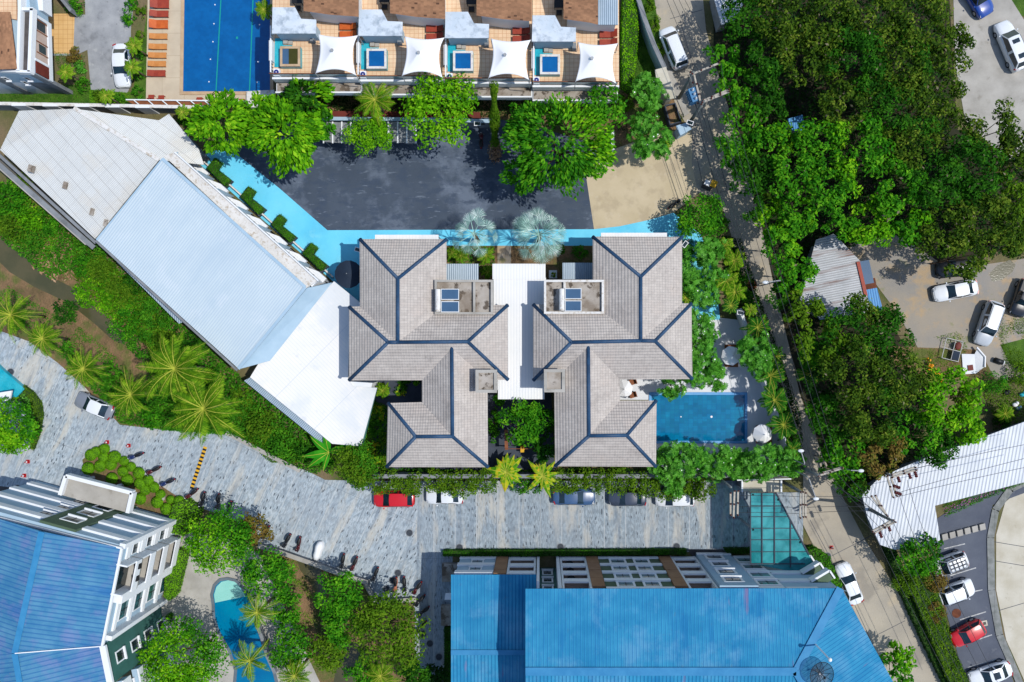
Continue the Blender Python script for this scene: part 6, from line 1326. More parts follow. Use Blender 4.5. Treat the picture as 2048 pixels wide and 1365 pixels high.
# ================================================================== SHEDS ON THE RIGHT
e = empty('shed', P(1690, 560, 0), 0, 'rusty corrugated shed with a blue awning edge beside the dirt lot', 'shed')
M().prism(PP([(1600, 600), (1632, 480), (1668, 468), (1722, 524), (1748, 560), (1760, 622), (1640, 640), (1618, 610)], 3.2), 3.1, 3.2).build('roof', W_['tinrust'], e, ang=R(101))
M().prism(PP([(1718, 524), (1738, 520), (1748, 566), (1728, 570)], 3.25), 3.2, 3.26).build('awning', W_['car_blue'] if False else W_['solar'], e); M().prism(PP([(1732, 580), (1754, 576), (1766, 622), (1745, 626)], 3.25), 3.2, 3.26).build('awning', W_['bluetarp'], e, ang=R(10)); M().prism(PP([(1728, 560), (1750, 556), (1754, 576), (1732, 580)], 3.25), 3.2, 3.25).build('awning', W_['rust'], e)
q = M(); q.bar(P(1716, 524, 3.3), P(1732, 592, 3.3), .35, .08); q.build('gutter', W_['wood_r'], e)
M().prism(PP([(1612, 600), (1640, 488), (1716, 530), (1740, 615), (1645, 630)], 3.1), 0, 3.1).build('wall', W_['greywall'], e)
e = empty('shed', P(1880, 960, 0), 0, 'long white corrugated roof crossing the lower right corner of the wood', 'shed')
M().prism(PP([(1724, 990), (1760, 955), (1830, 925), (2060, 840), (2140, 815), (2160, 920), (2048, 965), (1870, 1012), (1882, 1090), (1790, 1100), (1760, 1090), (1735, 1035)], 3.6), 3.5, 3.6).build('roof', W_['tinwhite'], e, ang=R(-10))
M().prism(PP([(1740, 990), (1832, 940), (2140, 830), (2140, 900), (1860, 1000), (1870, 1080), (1770, 1080)], 3.5), 0, 3.5).build('wall', W_['greywall'], e)
e = empty('shed', P(1440, 20, 0), 0, 'small white corrugated roof at the top edge right of the lane', 'shed'); M().prism(PP([(1423, -20), (1440, -20), (1500, -20), (1470, 42), (1443, 50)], 3), 2.9, 3).build('roof', W_['tinwhite'], e, ang=R(20)); M().prism(PP([(1430, -20), (1490, -20), (1460, 40), (1444, 44)], 2.9), 0, 2.9).build('wall', W_['greywall'], e)
e = empty('shed', P(1590, 245, 0), 0, 'shaded blue tarpaulin roof half hidden in the wood', 'shed'); M().prism(PP([(1575, 238), (1605, 230), (1612, 262), (1585, 262)], 2.6), 2.5, 2.6).build('roof', W_['bluetarp'], e); M().prism(PP([(1578, 240), (1602, 234), (1608, 258), (1588, 258)], 2.5), 0, 2.5).build('wall', W_['greywall'], e)
# stepping blocks by the parking bays
for i in range(6):
    x = 1889 + i * 15; y = 1076 - i * 4; n_ = ['leftmost', 'second', 'third', 'fourth', 'fifth', 'rightmost'][i]
    tag(M().prism(PP([(x - 5, y - 6), (x + 6, y - 9), (x + 8, y + 3), (x - 3, y + 6)], .3), .034, .3).build('paving_block', W_['concrete']), f'{n_} pale square paving block in the row above the parking bays', 'paving block', 'paving blocks above the parking bays')

# ================================================================== UTILITY POLES AND CABLES
def pole(base, top, z, label, arms=(), tilt=True, r=.17):
    """base/top px at heights 0/z (the pole's own lean included); arms: list of (px a, px b, z)"""
    b = P(*top, z); b0 = Vector((b.x, b.y, 0)); e = empty('utility_pole', b0, 0, label, 'utility pole')
    M().tube([b0, b], r * 1.25, 8, r * .8).build('shaft', W_['pole'], e, smooth=True)
    for a, c, zz in arms:
        A, B = P(*a, zz), P(*c, zz); m = M(); m.bar(A, B, .17, .15); ar = m.build('crossarm', W_['arm'], e)
        q = M(); n = max(2, int((B - A).length / .9)); 
        for k in range(n + 1): p = A.lerp(B, k / n); q.lathe(p + Vector((0, 0, .07)), [(.05, 0), (.09, .05), (.05, .1), (.09, .15), (.04, .24)], 8)
        q.each('insulator', W_['insul'], ar)
    return e
pole((1352, 189), (1387, 145), 8.2, 'utility pole with arm reaching over the upper lane, nearest the silver van', [((1384, 149), (1438, 127), 8.0), ((1388, 149), (1402, 210), 7.6), ((1380, 146), (1395, 208), 7.2)])
pole((1376, 238), (1408, 203), 8.2, 'utility pole with double arm reaching into the trees beside the blue transformer', [((1404, 206), (1458, 184), 8.0), ((1406, 202), (1457, 180), 7.9)])
pole((1600, 935), (1637, 951), 8.0, 'utility pole at the lane crossing above the glass canopy', [((1636, 952), (1684, 937), 7.8), ((1645, 946), (1684, 935), 7.7)])
pole((1722, 1013), (1784, 1042), 8.8, 'utility pole standing against the white corrugated roof', [((1786, 1040), (1744, 1063), 8.7), ((1790, 1044), (1748, 1067), 8.6), ((1742, 992), (1772, 1030), 8.0), ((1750, 991), (1774, 1032), 7.9)])
pole((1760, 925), (1783, 952), 8.0, 'utility pole at the edge of the wood above the white corrugated roof', [((1783, 950), (1830, 935), 7.9), ((1784, 955), (1832, 940), 7.8), ((1774, 952), (1786, 995), 7.6), ((1782, 955), (1793, 992), 7.5)])
pole((1440, 965), (1462, 975), 7.6, 'utility pole bundle left of the glass canopy', [((1469, 982), (1467, 1035), 7.5), ((1476, 982), (1475, 1030), 7.5), ((1461, 986), (1461, 1030), 7.3)], r=.14)
pole((1580, 968), (1603, 985), 7.4, 'utility pole right of the glass canopy', [((1601, 984), (1600, 1036), 7.3), ((1606, 984), (1606, 1034), 7.3), ((1611, 986), (1611, 1034), 7.2)])
q = empty('transformer', P(1384, 196, 6.4), R(-70), 'blue pole-mounted transformer above the upper lane', 'transformer'); M().box(-.7, .7, -.4, .4, -.1, 1.1).build('tank', W_['transf'], q, world=False, bevel=.04)
m = M()
for k in range(7): m.box(-.6 + k * .2, -.55 + k * .2, -.55, .55, 0, .9)
m.build('cooling_fins', W_['transf'], q, world=False); m = M()
for k in range(3): m.lathe((-.45 + .45 * k, 0, 1.1), [(.08, 0), (.13, .08), (.07, .16), (.12, .24), (.04, .4)], 8)
m.build('bushing', W_['whiteins'], q, world=False)
def streetlamp(base, head, z, label):
    b = P(*base, z); h = P(*head, z); e = empty('street_lamp', (b.x, b.y, 0), 0, label, 'street lamp', None)
    M().tube([(b.x, b.y, 0), (b.x, b.y, z - .3), (b.x + (h.x - b.x) * .1, b.y + (h.y - b.y) * .1, z), h], .07, 7, .05).build('post', W_['steel'], e); M().ball(h, .32, .18, .1, 10, 6).build('lamp_head', W_['whiteins'], e, smooth=True)
streetlamp((1562, 561), (1531, 565), 7.5, 'street lamp reaching over the lane near the brown round cover')
streetlamp((1617, 955), (1632, 998), 8, 'white street lamp arm over the lane beside the glass canopy')
streetlamp((1610, 930), (1602, 902), 7.5, 'white street lamp head over the lane beside the frangipani trees')
streetlamp((1700, 941), (1722, 942), 7.5, 'street lamp arm at the edge of the lower wood')
def cable(pts, label, r=.022, n=8):
    m = M(); out = []
    for (x1, y1, z1), (x2, y2, z2) in zip(pts, pts[1:]):
        a, b = P(x1, y1, z1), P(x2, y2, z2)
        for k in range(n + (1 if (x2, y2, z2) == pts[-1] else 0)): t = k / n; p = a.lerp(b, t); p.z -= 4 * .35 * t * (1 - t); out.append(p)
    m.tube(out, r, 4); o = m.build('cable', W_['cable']); tag(o, label, 'cable', 'overhead cables along the lane')
for i, dx in enumerate((0, 14, 27, 40)):
    lab = ['leftmost high overhead cable along the lane', 'second high overhead cable along the lane', 'third high overhead cable along the lane', 'rightmost high overhead cable along the lane'][i]
    cable([(1318 + dx * .8, -40, 8.2), (1398 + dx * 1.1, 145 - dx * .4, 8.2), (1416 + dx, 202 - dx * .4, 8.2), (1640 + dx, 950 - dx * .35, 8.1), (1745 + dx, 1062 - dx * .5, 8.9), (1930 + dx, 1420, 9)], lab)
cable([(1376, 150, 6.5), (1392, 212, 6.5), (1560, 750, 6), (1625, 945, 6.3)], 'lower bundled cable left of the lane', .04)
cable([(1385, 150, 6.2), (1400, 212, 6.2), (1575, 750, 5.8), (1632, 948, 6)], 'second lower bundled cable over the lane', .03)
for i, y in enumerate((992, 1014, 1026)): cable([(1478, y, 7.5), (1600, y + 2, 7.3), (1740, y + 4 - i * 4, 8)], ['upper', 'middle', 'lower'][i] + ' cable crossing the glass canopy to the lane', .022)
for i, (a, b) in enumerate((((1836, 936), (2100, 880)), ((1800, 985), (2100, 905)), ((1792, 995), (2100, 925)))): cable([(*a, 7.8), (*b, 7.6)], ['upper', 'middle', 'lower'][i] + ' cable running right over the white corrugated roof')
cable([(1640, 953, 7.8), (1784, 1042, 8.6)], 'diagonal cable between the two poles at the crossing', .03)
for i, k in enumerate((0, 24)): cable([(1790 + k, 960, 7.6), (1835 + k, 1090, 8), (2000 + k, 1420, 8.5)], ['left', 'right'][i] + ' cable from the white corrugated roof down over the parking bays')
for i, (x, y) in enumerate(((1797, 958), (1819, 951), (1831, 948), (1793, 974), (1796, 987), (1778, 1056), (1761, 1069))):
    c = P(x, y, 7.6); e = empty('fuse_cutout', c, R(20 if i < 3 or i > 4 else 70), ['brown ceramic cutout nearest the pole in the upper row over the white roof', 'middle brown ceramic cutout in the upper row over the white roof', 'rightmost brown ceramic cutout in the upper row over the white roof', 'upper brown ceramic cutout in the lower pair over the white roof', 'lower brown ceramic cutout in the lower pair over the white roof', 'brown ceramic cutout below the lower pole arm, right one', 'brown ceramic cutout below the lower pole arm, left one'][i], 'fuse cutout', 'ceramic cutouts on the poles')
    M().tube([(0, -.35, 0), (0, .35, 0)], .13, 8).build('body', W_['insul'], e, world=False); m = M()
    for k in range(4): m.tube([(0, -.28 + k * .18, 0), (0, -.24 + k * .18, 0)], .18, 8)
    m.build('shed_rings', W_['insul'], e, world=False)

# ================================================================== VEHICLES
car((245, 174), (242, 88), 'silver-white sedan parked in the lane left of the sun loungers', 'white', 'sedan')
car((1331, 56), (1363, 136), 'white people carrier parked in the upper lane', 'white', 'van', extra=('rails',))
car((2002, 44), (2042, 140), 'white car with two sunroofs on the concrete at the upper right', 'white', 'suv', extra=('sunroof',))
car((1976, 30), (1930, -45), 'blue pickup truck cut by the top edge', 'truck', 'pickup', W=2.0, cat='truck', name='pickup_truck')
car((1868, 590), (1955, 573), 'white sedan parked sideways in the dirt lot', 'white', 'sedan')
car((1962, 690), (1992, 604), 'silver off-road car at the right of the dirt lot', 'silver', 'suv', roofpaint='white', extra=('rails',))
car((1874, 540), (1950, 534), 'black car nose showing from under the trees of the dirt lot', 'blk', 'suv')
car((2033, 632), (2058, 560), 'black pickup cut by the right edge of the photo', 'blk', 'pickup', cat='truck', name='pickup_truck')
car((152, 796), (226, 828), 'grey saloon with pale roof on the cobbled street at the left', 'grey', 'sedan', roofpaint='white')
car((747, 998), (829, 998), 'red car half under the creepers beside the street wall', 'red', 'hatch')
car((852, 992), (928, 992), 'white car half under the creepers next to the red one', 'white', 'sedan')
car((1190, 994), (1106, 994), 'blue-grey car in the middle of the row by the street wall', 'blue', 'sedan')
car((1217, 996), (1293, 996), 'dark grey car between the blue-grey and the last white one', 'dark', 'sedan')
car((1311, 997), (1389, 997), 'white car at the right end of the row by the street wall', 'white', 'hatch')
car((1683, 1128), (1714, 1208), 'white sedan parked in the lower lane beside the blue hotel roof', 'white', 'sedan')
car((1862, 1142), (1932, 1115), 'white off-road car with a black roof rack in the top parking bay', 'white', 'suv', extra=('rack',))
car((1947, 1171), (1877, 1197), 'white off-road car in the parking bay above the red one', 'white', 'suv', extra=('rails',))
car((1905, 1284), (1966, 1250), 'red car in the lower right parking bays', 'red', 'hatch')
car((1940, 1362), (2022, 1335), 'white saloon in the bottom parking bay', 'white', 'sedan', extra=('sunroof',))
sc_b, sc_r, sc_o, sc_n = scooter_proto('blk'), scooter_proto('maroon'), scooter_proto('orange'), scooter_proto('navy')
for sc in (sc_b, sc_r, sc_o, sc_n): sc['category'] = 'scooter'
SCO = [(272, 912, 200, sc_n, 'scooter with blue front nearest the traffic cones'), (307, 941, 205, sc_r, 'black and red scooter, second from the clipped balls corner'), (335, 965, 203, sc_n, 'dark blue scooter beside the clipped balls'),
    (383, 988, 217, sc_r, 'red-black scooter at the foot of the speed bump'), (405, 1000, 252, sc_b, 'long black scooter right of the speed bump foot'), (436, 1004, 262, sc_b, 'black scooter poking out above the round tree, left one'), (458, 1018, 250, sc_b, 'black scooter poking out above the round tree, right one'),
    (530, 1066, 235, sc_b, 'black scooter by the start of the canal parapet'), (573, 1083, 240, sc_b, 'black scooter left of the red-tailed one at the parapet'), (597, 1090, 256, sc_r, 'dark scooter with red tail left of the white covered vehicle'),
    (685, 1124, 258, sc_b, 'black scooter right of the white covered vehicle'), (708, 1129, 245, sc_r, 'slim red-black scooter, third right of the parapet bend'), (750, 1150, 246, sc_b, 'black scooter at the corner above the olive tree'),
    (791, 1171, 262, sc_o, 'orange-tan scooter between the manhole covers'), (809, 1170, 272, sc_b, 'black scooter beside the orange-tan one'), (834, 1177, 235, sc_r, 'red-black scooter at the right of the orange-tan one'), (839, 1202, 228, sc_b, 'black and white scooter below the red-black one'),
    (846, 1224, 220, sc_b, 'black scooter mostly under the olive tree edge'), (842, 1255, 228, sc_b, 'lowest black scooter beside the olive tree')]
for x, y, a, pr_, lab in SCO: put(pr_, x, y, R(a), lab, group='scooters parked along the cobbled street')
put(sc_b, 1349, 408, R(35), 'black scooter at the right edge of the tan driveway', z=.045, group='scooters parked along the cobbled street') 
e = empty('red_scooter', P(963, 283, .04), R(90), 'small dark red scooter under the creeper column at the top of the car park', 'scooter')
for ch in list(sc_r.children): copy_tree(ch, e)
# white covered vehicle
c0, c1 = P(640, 1086, .6), P(630, 1120, .6); d = c0 - c1; e = empty('covered_motorbike', (c1 + c0) / 2 - Vector((0, 0, .57)), atan2(d.y, d.x), 'long white covered motorbike standing at the canal parapet', 'motorbike')
m = M(); n = 10
for x, w, h in ((-1.05, .08, .3), (-.95, .3, .62), (-.5, .42, .85), (0, .4, .9), (.5, .45, 1.05), (.9, .34, .8), (1.05, .1, .4)):
    for j in range(n): a = pi * j / (n - 1); m.v.append((x, -w * cos(a), h * sin(a) ** .6))
for i in range(6):
    for j in range(n - 1): k = i * n + j; m.f.append([k, k + 1, k + n + 1, k + n][::-1]); m.mi.append(0)
m.build('cover', W_['sail'], e, world=False, smooth=True)
for i, x in enumerate((-.7, .7)): M().lathe((x, -.06, .28), [(.28, 0), (.28, .12)], 12, Matrix.Rotation(-pi / 2, 3, 'X')).build('wheel', W_['rubber'], e, world=False)

# ================================================================== STREET FURNITURE
mp = empty('manhole_cover', (0, 0, 0)); M().lathe((0, 0, 0), [(.33, 0), (.33, .02)], 20).build('lid', W_['manhole'], mp, world=False); q = M(); n = 20
for k in range(n): a, b = 2 * pi * k / n, 2 * pi * (k + 1) / n; q.prism([(.34 * cos(a), .34 * sin(a)), (.34 * cos(b), .34 * sin(b)), (.40 * cos(b), .40 * sin(b)), (.40 * cos(a), .40 * sin(a))], 0, .028)
q.build('rim', W_['greywall'], mp, world=False); mp['category'] = 'manhole cover'
for x, y, lab in ((22, 744, 'manhole cover near the left edge above the round clipped tree'), (323, 846, 'manhole cover below the palms left of the big coconut palm'), (363, 851, 'manhole cover half under the fronds of the lower coconut palm'), (35, 977, 'manhole cover on the grey forecourt at the far left'), (819, 1066, 'manhole cover in the open street below the red car'), (796, 1146, 'upper manhole cover of the cluster by the orange-tan scooter'), (785, 1161, 'middle manhole cover of the cluster by the orange-tan scooter'), (773, 1178, 'lower left manhole cover of the cluster by the orange-tan scooter'),
    (919, 1095, 'manhole cover at the left end of the bottom hotel hedge'), (1121, 1094, 'manhole cover in the middle of the bottom hotel hedge'), (1353, 1093, 'manhole cover near the right end of the bottom hotel hedge'), (846, 1268, 'manhole cover just below the lowest scooter'), (860, 1287, 'manhole cover in the middle of the shaded side lane'), (878, 1314, 'lowest manhole cover of the shaded side lane'), (1655, 1112, 'manhole cover beside the red cone at the lower lane')):
    put(mp, x, y, 0, lab, z=.036, zc=0, group='round manhole covers')
for x, y, r_, lab in ((1503, 570, .6, 'brown round inspection cover in the shaded lane'), (1913, 1227, .5, 'brown round cover in the parking bays above the red car')): o = tag(M().disc(P(x, y, .037), r_, .02, 24).build('inspection_cover', W_['rust']), lab, 'cover')
p_ = P(1969, 1247, .04); e = empty('drain_grate', p_, .2, 'square pale drain frame beside the kerb of the parking bays', 'drain'); M().box(-.3, .3, -.3, .3, 0, .03).build('frame', W_['concrete2'], e, world=False); M().box(-.15, .15, -.15, .15, .03, .045).build('grate', W_['black'], e, world=False)
cp_ = empty('traffic_cone', (0, 0, 0)); cp_['category'] = 'traffic cone'; M().lathe((0, 0, 0.03), [(.16, 0), (.10, .25)], 12).build('cone', W_['redplastic'], cp_, world=False, smooth=True); M().lathe((0, 0, .03), [(.068, .42), (.02, .62)], 12).build('tip', W_['redplastic'], cp_, world=False); M().lathe((0, 0, .03), [(.103, .25), (.068, .42)], 12).build('band', W_['sail'], cp_, world=False); M().box(-.2, .2, -.2, .2, 0, .03).build('base', W_['redplastic'], cp_, world=False)
for x, y, lab in ((213, 885, 'red traffic cone nearest the tip of the clipped ball bed'), (256, 892, 'red traffic cone beside the blue-fronted scooter'), (54, 924, 'red traffic cone below the round clipped tree'), (47, 952, 'lower left red traffic cone near the grey forecourt'), (1664, 1096, 'red traffic cone beside the lower lane')): put(cp_, x, y, 0, lab, z=.034, zc=.2, group='red traffic cones')
A, B = P(411, 894, .05), P(383, 978, .05); m = M(); d = (B - A); n = 22
for k in range(n): m.cur = k % 2; a, b = A + d * (k / n), A + d * ((k + 1) / n); m.bar(a, b, .38, .07)
tag(m.build('speed_bump', [W_['yellow'], W_['black']]), 'yellow and black striped speed bump across the cobbled street', 'speed bump')
# pool terrace things
parasol(1525, 868, 20, 2.6, 'white parasol at the lower right of the teal pool', 'sail', 8, base=.04)
parasol(1462, 712, 20, 2.6, 'white parasol between the frangipani trees above the teal pool', 'sail', 8, base=.04)
for a, b, mt, lab in (((1512, 858), (1542, 858), 'wood', 'brown lounger above the lower white parasol'), ((1512, 880), (1542, 880), 'wood', 'brown lounger below the lower white parasol'), ((1449, 696), (1475, 696), 'wood', 'upper brown lounger beside the parasol between the trees'), ((1449, 728), (1475, 728), 'wood', 'lower brown lounger beside the parasol between the trees')): lounger(a, b, mt, lab, .04, .3, .7)
parasol(1247, 778, 19, 2.6, 'white parasol tucked beside the right house wall', 'sail', 8, base=.04)
for y, lab in ((764, 'upper brown chair beside the parasol at the right house wall'), (790, 'lower brown chair beside the parasol at the right house wall')):
    e = empty('lounge_chair', P(1265, y, .04), .3, lab, 'chair'); M().box(-.35, .35, -.3, .3, .3, .38).build('seat', W_['wood'], e, world=False); M().box(.3, .38, -.3, .3, .38, .8).build('backrest', W_['wood'], e, world=False)
    for a in (-.3, .3):
        for b in (-.25, .25): M().box(a - .03, a + .03, b - .03, b + .03, 0, .3).build('leg', W_['wood'], e, world=False)
# dirt-lot objects
e = empty('metal_frame', P(1900, 700, .03), R(-14), 'rusty rectangular metal frame lying with dark fabric in the dirt lot', 'frame'); q = M()
for a, b in (((-.9, -1.1), (.9, -1.1)), ((.9, -1.1), (.9, 1.1)), ((.9, 1.1), (-.9, 1.1)), ((-.9, 1.1), (-.9, -1.1)), ((-.9, 0), (.9, 0)), ((0.1, -1.1), (0.1, 1.1))): q.bar((*a, .5), (*b, .5), .06, .06)
for a in (-.9, .9):
    for b in (-1.1, 1.1): q.bar((a, b, 0), (a, b + .001, .5), .05, .05)
q.build('bars', W_['steel'], e, world=False); M().box(.14, .86, -1.0, -.05, .5, .56).build('fabric', W_['blackcanvas'], e, world=False); M().ball((.5, .55, .5), .36, .45, .16, 10, 6).build('bundle', W_['maroon'], e, world=False)
e = empty('broken_canopy', P(1943, 724, .03), R(8), 'cracked white fibreglass canopy lying in the dirt lot', 'debris'); q = M(); q.v += [(-1.1, -1.2, .1), (.2, -1.3, .2), (.25, .8, .35), (-1.0, 1.0, .15), (.2, -1.3, .2), (1.1, -.6, .6), (1.2, .4, .6), (.6, 1.4, .5), (.25, .8, .35)]; q.f += [[0, 1, 2, 3], [4, 5, 6, 7, 8]]; q.mi += [0, 0]; o = q.build('shell', W_['white'], e, world=False); o.modifiers.new('t', 'SOLIDIFY').thickness = .12; M().box(-.6, -.05, -.9, -.3, .2, .28).build('maroon_cloth', W_['maroon'], e, world=False); M().tube([(1.0, -.7, .6), (1.15, .4, .65), (.5, 1.5, .5)], .12, 6).build('rim', W_['sail'], e, world=False)
e = empty('black_drum', P(1995, 723, .03), R(-20), 'black barrel lying near the right edge of the dirt lot', 'barrel'); M().tube([(-.5, 0, .3), (.4, 0, .3)], .28, 12).build('drum', W_['black'], e, world=False, smooth=True); M().tube([(.41, 0, .3), (.5, 0, .3)], .26, 12).build('lid', W_['whiteins'], e, world=False)
rg_ = random.Random(3); bl = empty('buoy', (0, 0, 0)); bl['category'] = 'buoy'; M().ball((0, 0, .17), .17, .17, .17, 10, 8).build('float', W_['orange'], bl, world=False, smooth=True); M().tube([(0, 0, .32), (0, 0, .38)], .04, 6).build('eyelet', W_['orange'], bl, world=False)
for k in range(26):
    t = rg_.random(); x = 1852 + t * 26 + rg_.uniform(-6, 6); y = 723 + t * 38 + rg_.uniform(-7, 9)
    put(bl, x, y, 0, 'orange round buoy in the heap at the edge of the dirt lot', z=.04 + .2 * (k % 3), zc=.3, group='heap of orange buoys')
for k, (x, y, mt, lab) in enumerate(((2030, 810, 'sail', 'white plastic sack on the rubbish heap at the right edge'), (2036, 818, 'car_blue', 'blue sack on the rubbish heap at the right edge'), (2012, 786, 'black', 'black bag beside the rubbish heap'), (2044, 790, 'tealtile', 'turquoise bag at the far right rubbish heap'))):
    tag(M().ball(P(x, y, .2), .32, .24, .2, 9, 6).ball(P(x + 4, y - 3, .25), .2, .22, .2, 8, 6).build('rubbish_bag', W_[mt], smooth=True), lab, 'bag')
# gate sign area by the driveway
e = empty('gate_sign', P(1412, 374, 0), R(-25), 'yellow and white sign box at the lane end of the driveway', 'sign'); M().box(-.5, .5, -.3, .3, .0, 1.6).build('plinth', W_['darkwall'], e, world=False); M().box(.1, .75, -.2, .5, 1.6, 1.9).build('yellow_box', W_['yellow'], e, world=False); M().box(-.5, .1, -.28, .28, 1.6, 1.68).build('cap', W_['white'], e, world=False)
# courtyard bits
e = empty('clothes_rack', P(1030, 890, 0), 0, 'brown timber frame in the courtyard between the houses', 'frame'); q = M(); q.bar(P(1012, 860, 2), P(1013, 900, 2), .35, .1); q.bar(P(1010, 873, 2.1), P(1032, 875, 2.1), .06, .06); q.bar(P(1010, 898, 2.1), P(1080, 898, 2.1), .06, .06)
for x, y in ((1012, 862), (1013, 898), (1045, 898), (1076, 898)): p = P(x, y, 2); q.bar((p.x, p.y, 0), (p.x, p.y + .001, 2), .1, .1)
q.build('timber', W_['wood'], e)
for x, y in ((1045, 899), (1076, 898)): p = P(x, y, 1); tag(M().box(p.x - .22, p.x + .22, p.y - .35, p.y + .3, .03, .9).build('yellow_post', W_['yellow']), 'left yellow-topped post in the courtyard' if x < 1060 else 'right yellow-topped post in the courtyard', 'post')

# ================================================================== TREES AND PLANTS
BIG = dict(leaf=.56, asp=.5, kindt='fan', dens=1.7)
tree(448, 250, 68, 5.5, 'bright broad-leaved tree over the upper left corner of the car park', 'bright', **BIG)
tree(582, 268, 80, 6.0, 'largest bright tree with drooping yellow-tipped leaves left of the carports', 'bright', **BIG)
tree(618, 198, 56, 5.5, 'darker broad-leaved tree against the westernmost villa', 'deep', leaf=.6, asp=.45, kindt='fan', mat2='bright')
tree(738, 270, 46, 4.4, 'round lime-coloured tree between the two carports', 'lime', leaf=.34, asp=.35)
tree(882, 222, 68, 6.5, 'yellow-green round tree in front of the third villa', 'lime', leaf=.4, asp=.5, ry=76, mat2='bright')
tree(1120, 290, 118, 7.5, 'very large green tree shading the right part of the car park', 'emerald', leaf=.5, asp=.45, ry=100, mat2='bright', kindt='fan', dens=.9)
tree(1205, 215, 42, 6.5, 'leafy tree touching the easternmost villa corner', 'emerald', leaf=.45, asp=.45)
bush(718, 955, 26, 'green shrub at the left end of the street wall', 'hedge', z=1.5, leaf=.24)
for x, lab in ((1040, 'green climber mass between the two yellow plants and the street wall'), (1065, 'climber over the street wall right of the yellow plants')): bush(x, 975, 24, lab, 'hedge', z=2.0, leaf=.22, ry=16)
palm(750, 200, 56, 6, 'feathery palm in front of the second villa', 'areca', n=9, name='areca_palm', lw=.08, leaflen=.6)
# leaning creeper column
SEED[0] += 1; rg = np.random.default_rng(SEED[0]); a, b = P(990, 318, .5), P(988, 170, 9.5); e = empty('creeper_clad_trunk', (a.x, a.y, 0), 0, 'tall thin leaning trunk clad in creepers at the right of the car park', 'tree'); n = 4200
t = rg.uniform(0, 1, n) ** .8; q = unit(rg.normal(size=(n, 3))); av, bv = np.array(a), np.array(b); off = np.array([a.x, a.y, 0]); rad = (.55 + .22 * np.sin(t * 14)) * (1 - .45 * t)
pos = av + (bv - av) * t[:, None] + q * rad[:, None] * rg.uniform(.7, 1.1, n)[:, None] - off; V, Fq = leaf_quads(pos, unit(q + np.array([0, 0, .4])), .26, .4, rg); npmesh('creeper', V, Fq, None, e, [LM['olive'], LM['brushtwig']], (t < .2).astype(int))
M().tube([(0, 0, 0), a - Vector((a.x, a.y, 0)), b - Vector((a.x, a.y, 0))], .2, 8, .08).build('trunk', W_['bark'], e, world=False)
FR = dict(leaf=.34, kindt='rosette', name='frangipani_tree')
tree(1293, 186, 36, 3.6, 'frangipani tree left of the guard hut', 'frang', **FR)
tree(1300, 276, 46, 3.8, 'frangipani tree beside the gate pillar', 'frang', **FR)
palm(1328, 290, 22, 1.6, 'small yellow palm tuft below the gate pillar', 'areca', n=10, name='dwarf_palm', cat='plant', leaflen=.35, trunk=.06)
hedge([(1248, -20), (1274, -20), (1276, 60), (1272, 120), (1262, 178), (1246, 165), (1244, 80)], 0, 2.2, 'tall clipped bright hedge along the east side of the villas', 'lime', leaf=.2)
bush(1252, 205, 18, 'small loose shrub below the tall villa hedge', 'olive')
for i, (x, y) in enumerate(((1300, 10), (1309, 50), (1322, 95))): bush(x, y, 12, ['topmost yellow-green shrub', 'middle yellow-green shrub', 'lowest yellow-green shrub'][i] + ' beside the upper lane', 'olive', leaf=.18, ry=22, group='shrubs along the upper lane')
# right of the house
tree(1396, 430, 45, 3.6, 'dense round dark tree at the corner of the driveway and the lane', 'emerald', leaf=.3, ry=52)
tree(1425, 502, 32, 3.4, 'frangipani tree below the round driveway tree', 'frang', **FR)
tree(1385, 515, 24, 2.8, 'slender frangipani beside the north-east eave of the right house', 'frang', dens=.5, **FR)
tree(1402, 592, 34, 3.4, 'frangipani over the blue path beside the right house', 'frang', dens=.7, **FR)
tree(1402, 655, 36, 3.6, 'frangipani half way down the east wall of the right house', 'frang', **FR)
tree(1398, 728, 44, 4.0, 'frangipani at the south-east corner of the right house', 'frang', **FR)
tree(1345, 772, 28, 2.6, 'low frangipani branch over the top edge of the teal pool', 'frang', dens=.6, **FR)
tree(1512, 706, 42, 4.0, 'large round frangipani beside the upper white parasol', 'frang', **FR)
tree(1372, 922, 58, 4.0, 'frangipani below the left half of the teal pool', 'frang', ry=38, **FR)
tree(1432, 925, 36, 3.6, 'frangipani below the right half of the teal pool', 'frang', **FR)
tree(1530, 924, 58, 4.0, 'frangipani below the lower white parasol', 'frang', ry=34, **FR)
tree(1350, 968, 22, 2.6, 'small frangipani above the last parked white car', 'frang', dens=.8, **FR)
for x, y, r_, mt, lab in ((1448, 492, 24, 'areca', 'areca palm just below the round driveway tree'), (1468, 522, 30, 'areca', 'yellow areca palm, upper one of the clump by the lane'), (1452, 562, 34, 'areca', 'yellow areca palm in the middle of the clump by the lane'), (1470, 585, 30, 'areca', 'yellow areca palm, lower one of the clump by the lane'), (1372, 596, 20, 'areca', 'small areca palm touching the east wall of the right house'), (1462, 612, 22, 'palmd', 'dark palm beside the solar lamp above the white terrace'), (1515, 655, 34, 'palmd', 'dark green palm beside the lane above the round frangipani'), (1552, 712, 24, 'palmd', 'small dark palm right of the round frangipani'),
    (1541, 752, 38, 'palmd', 'dark palm along the lane wall right of the upper parasol'), (1549, 800, 38, 'palmd', 'dark palm along the lane wall level with the teal pool'), (1568, 850, 36, 'palmd', 'dark palm along the lane wall above the lower parasol'), (1585, 900, 28, 'palmd', 'dark palm at the bottom of the lane wall'), (1500, 620, 18, 'areca', 'small yellow palm by the lane above the dark one')):
    palm(x, y, r_, 3.6, lab, mt, n=15, name='areca_palm', lw=.12, leaflen=.52, trunk=.08, up=.6, group='palms along the lane wall')
bush(1160, 505, 20, 'dark shrub between the full silver palm and the right house', 'hedge', ry=14)
bush(1120, 500, 12, 'flowering shrub beside the blue path right of the silver palms', 'hedge')
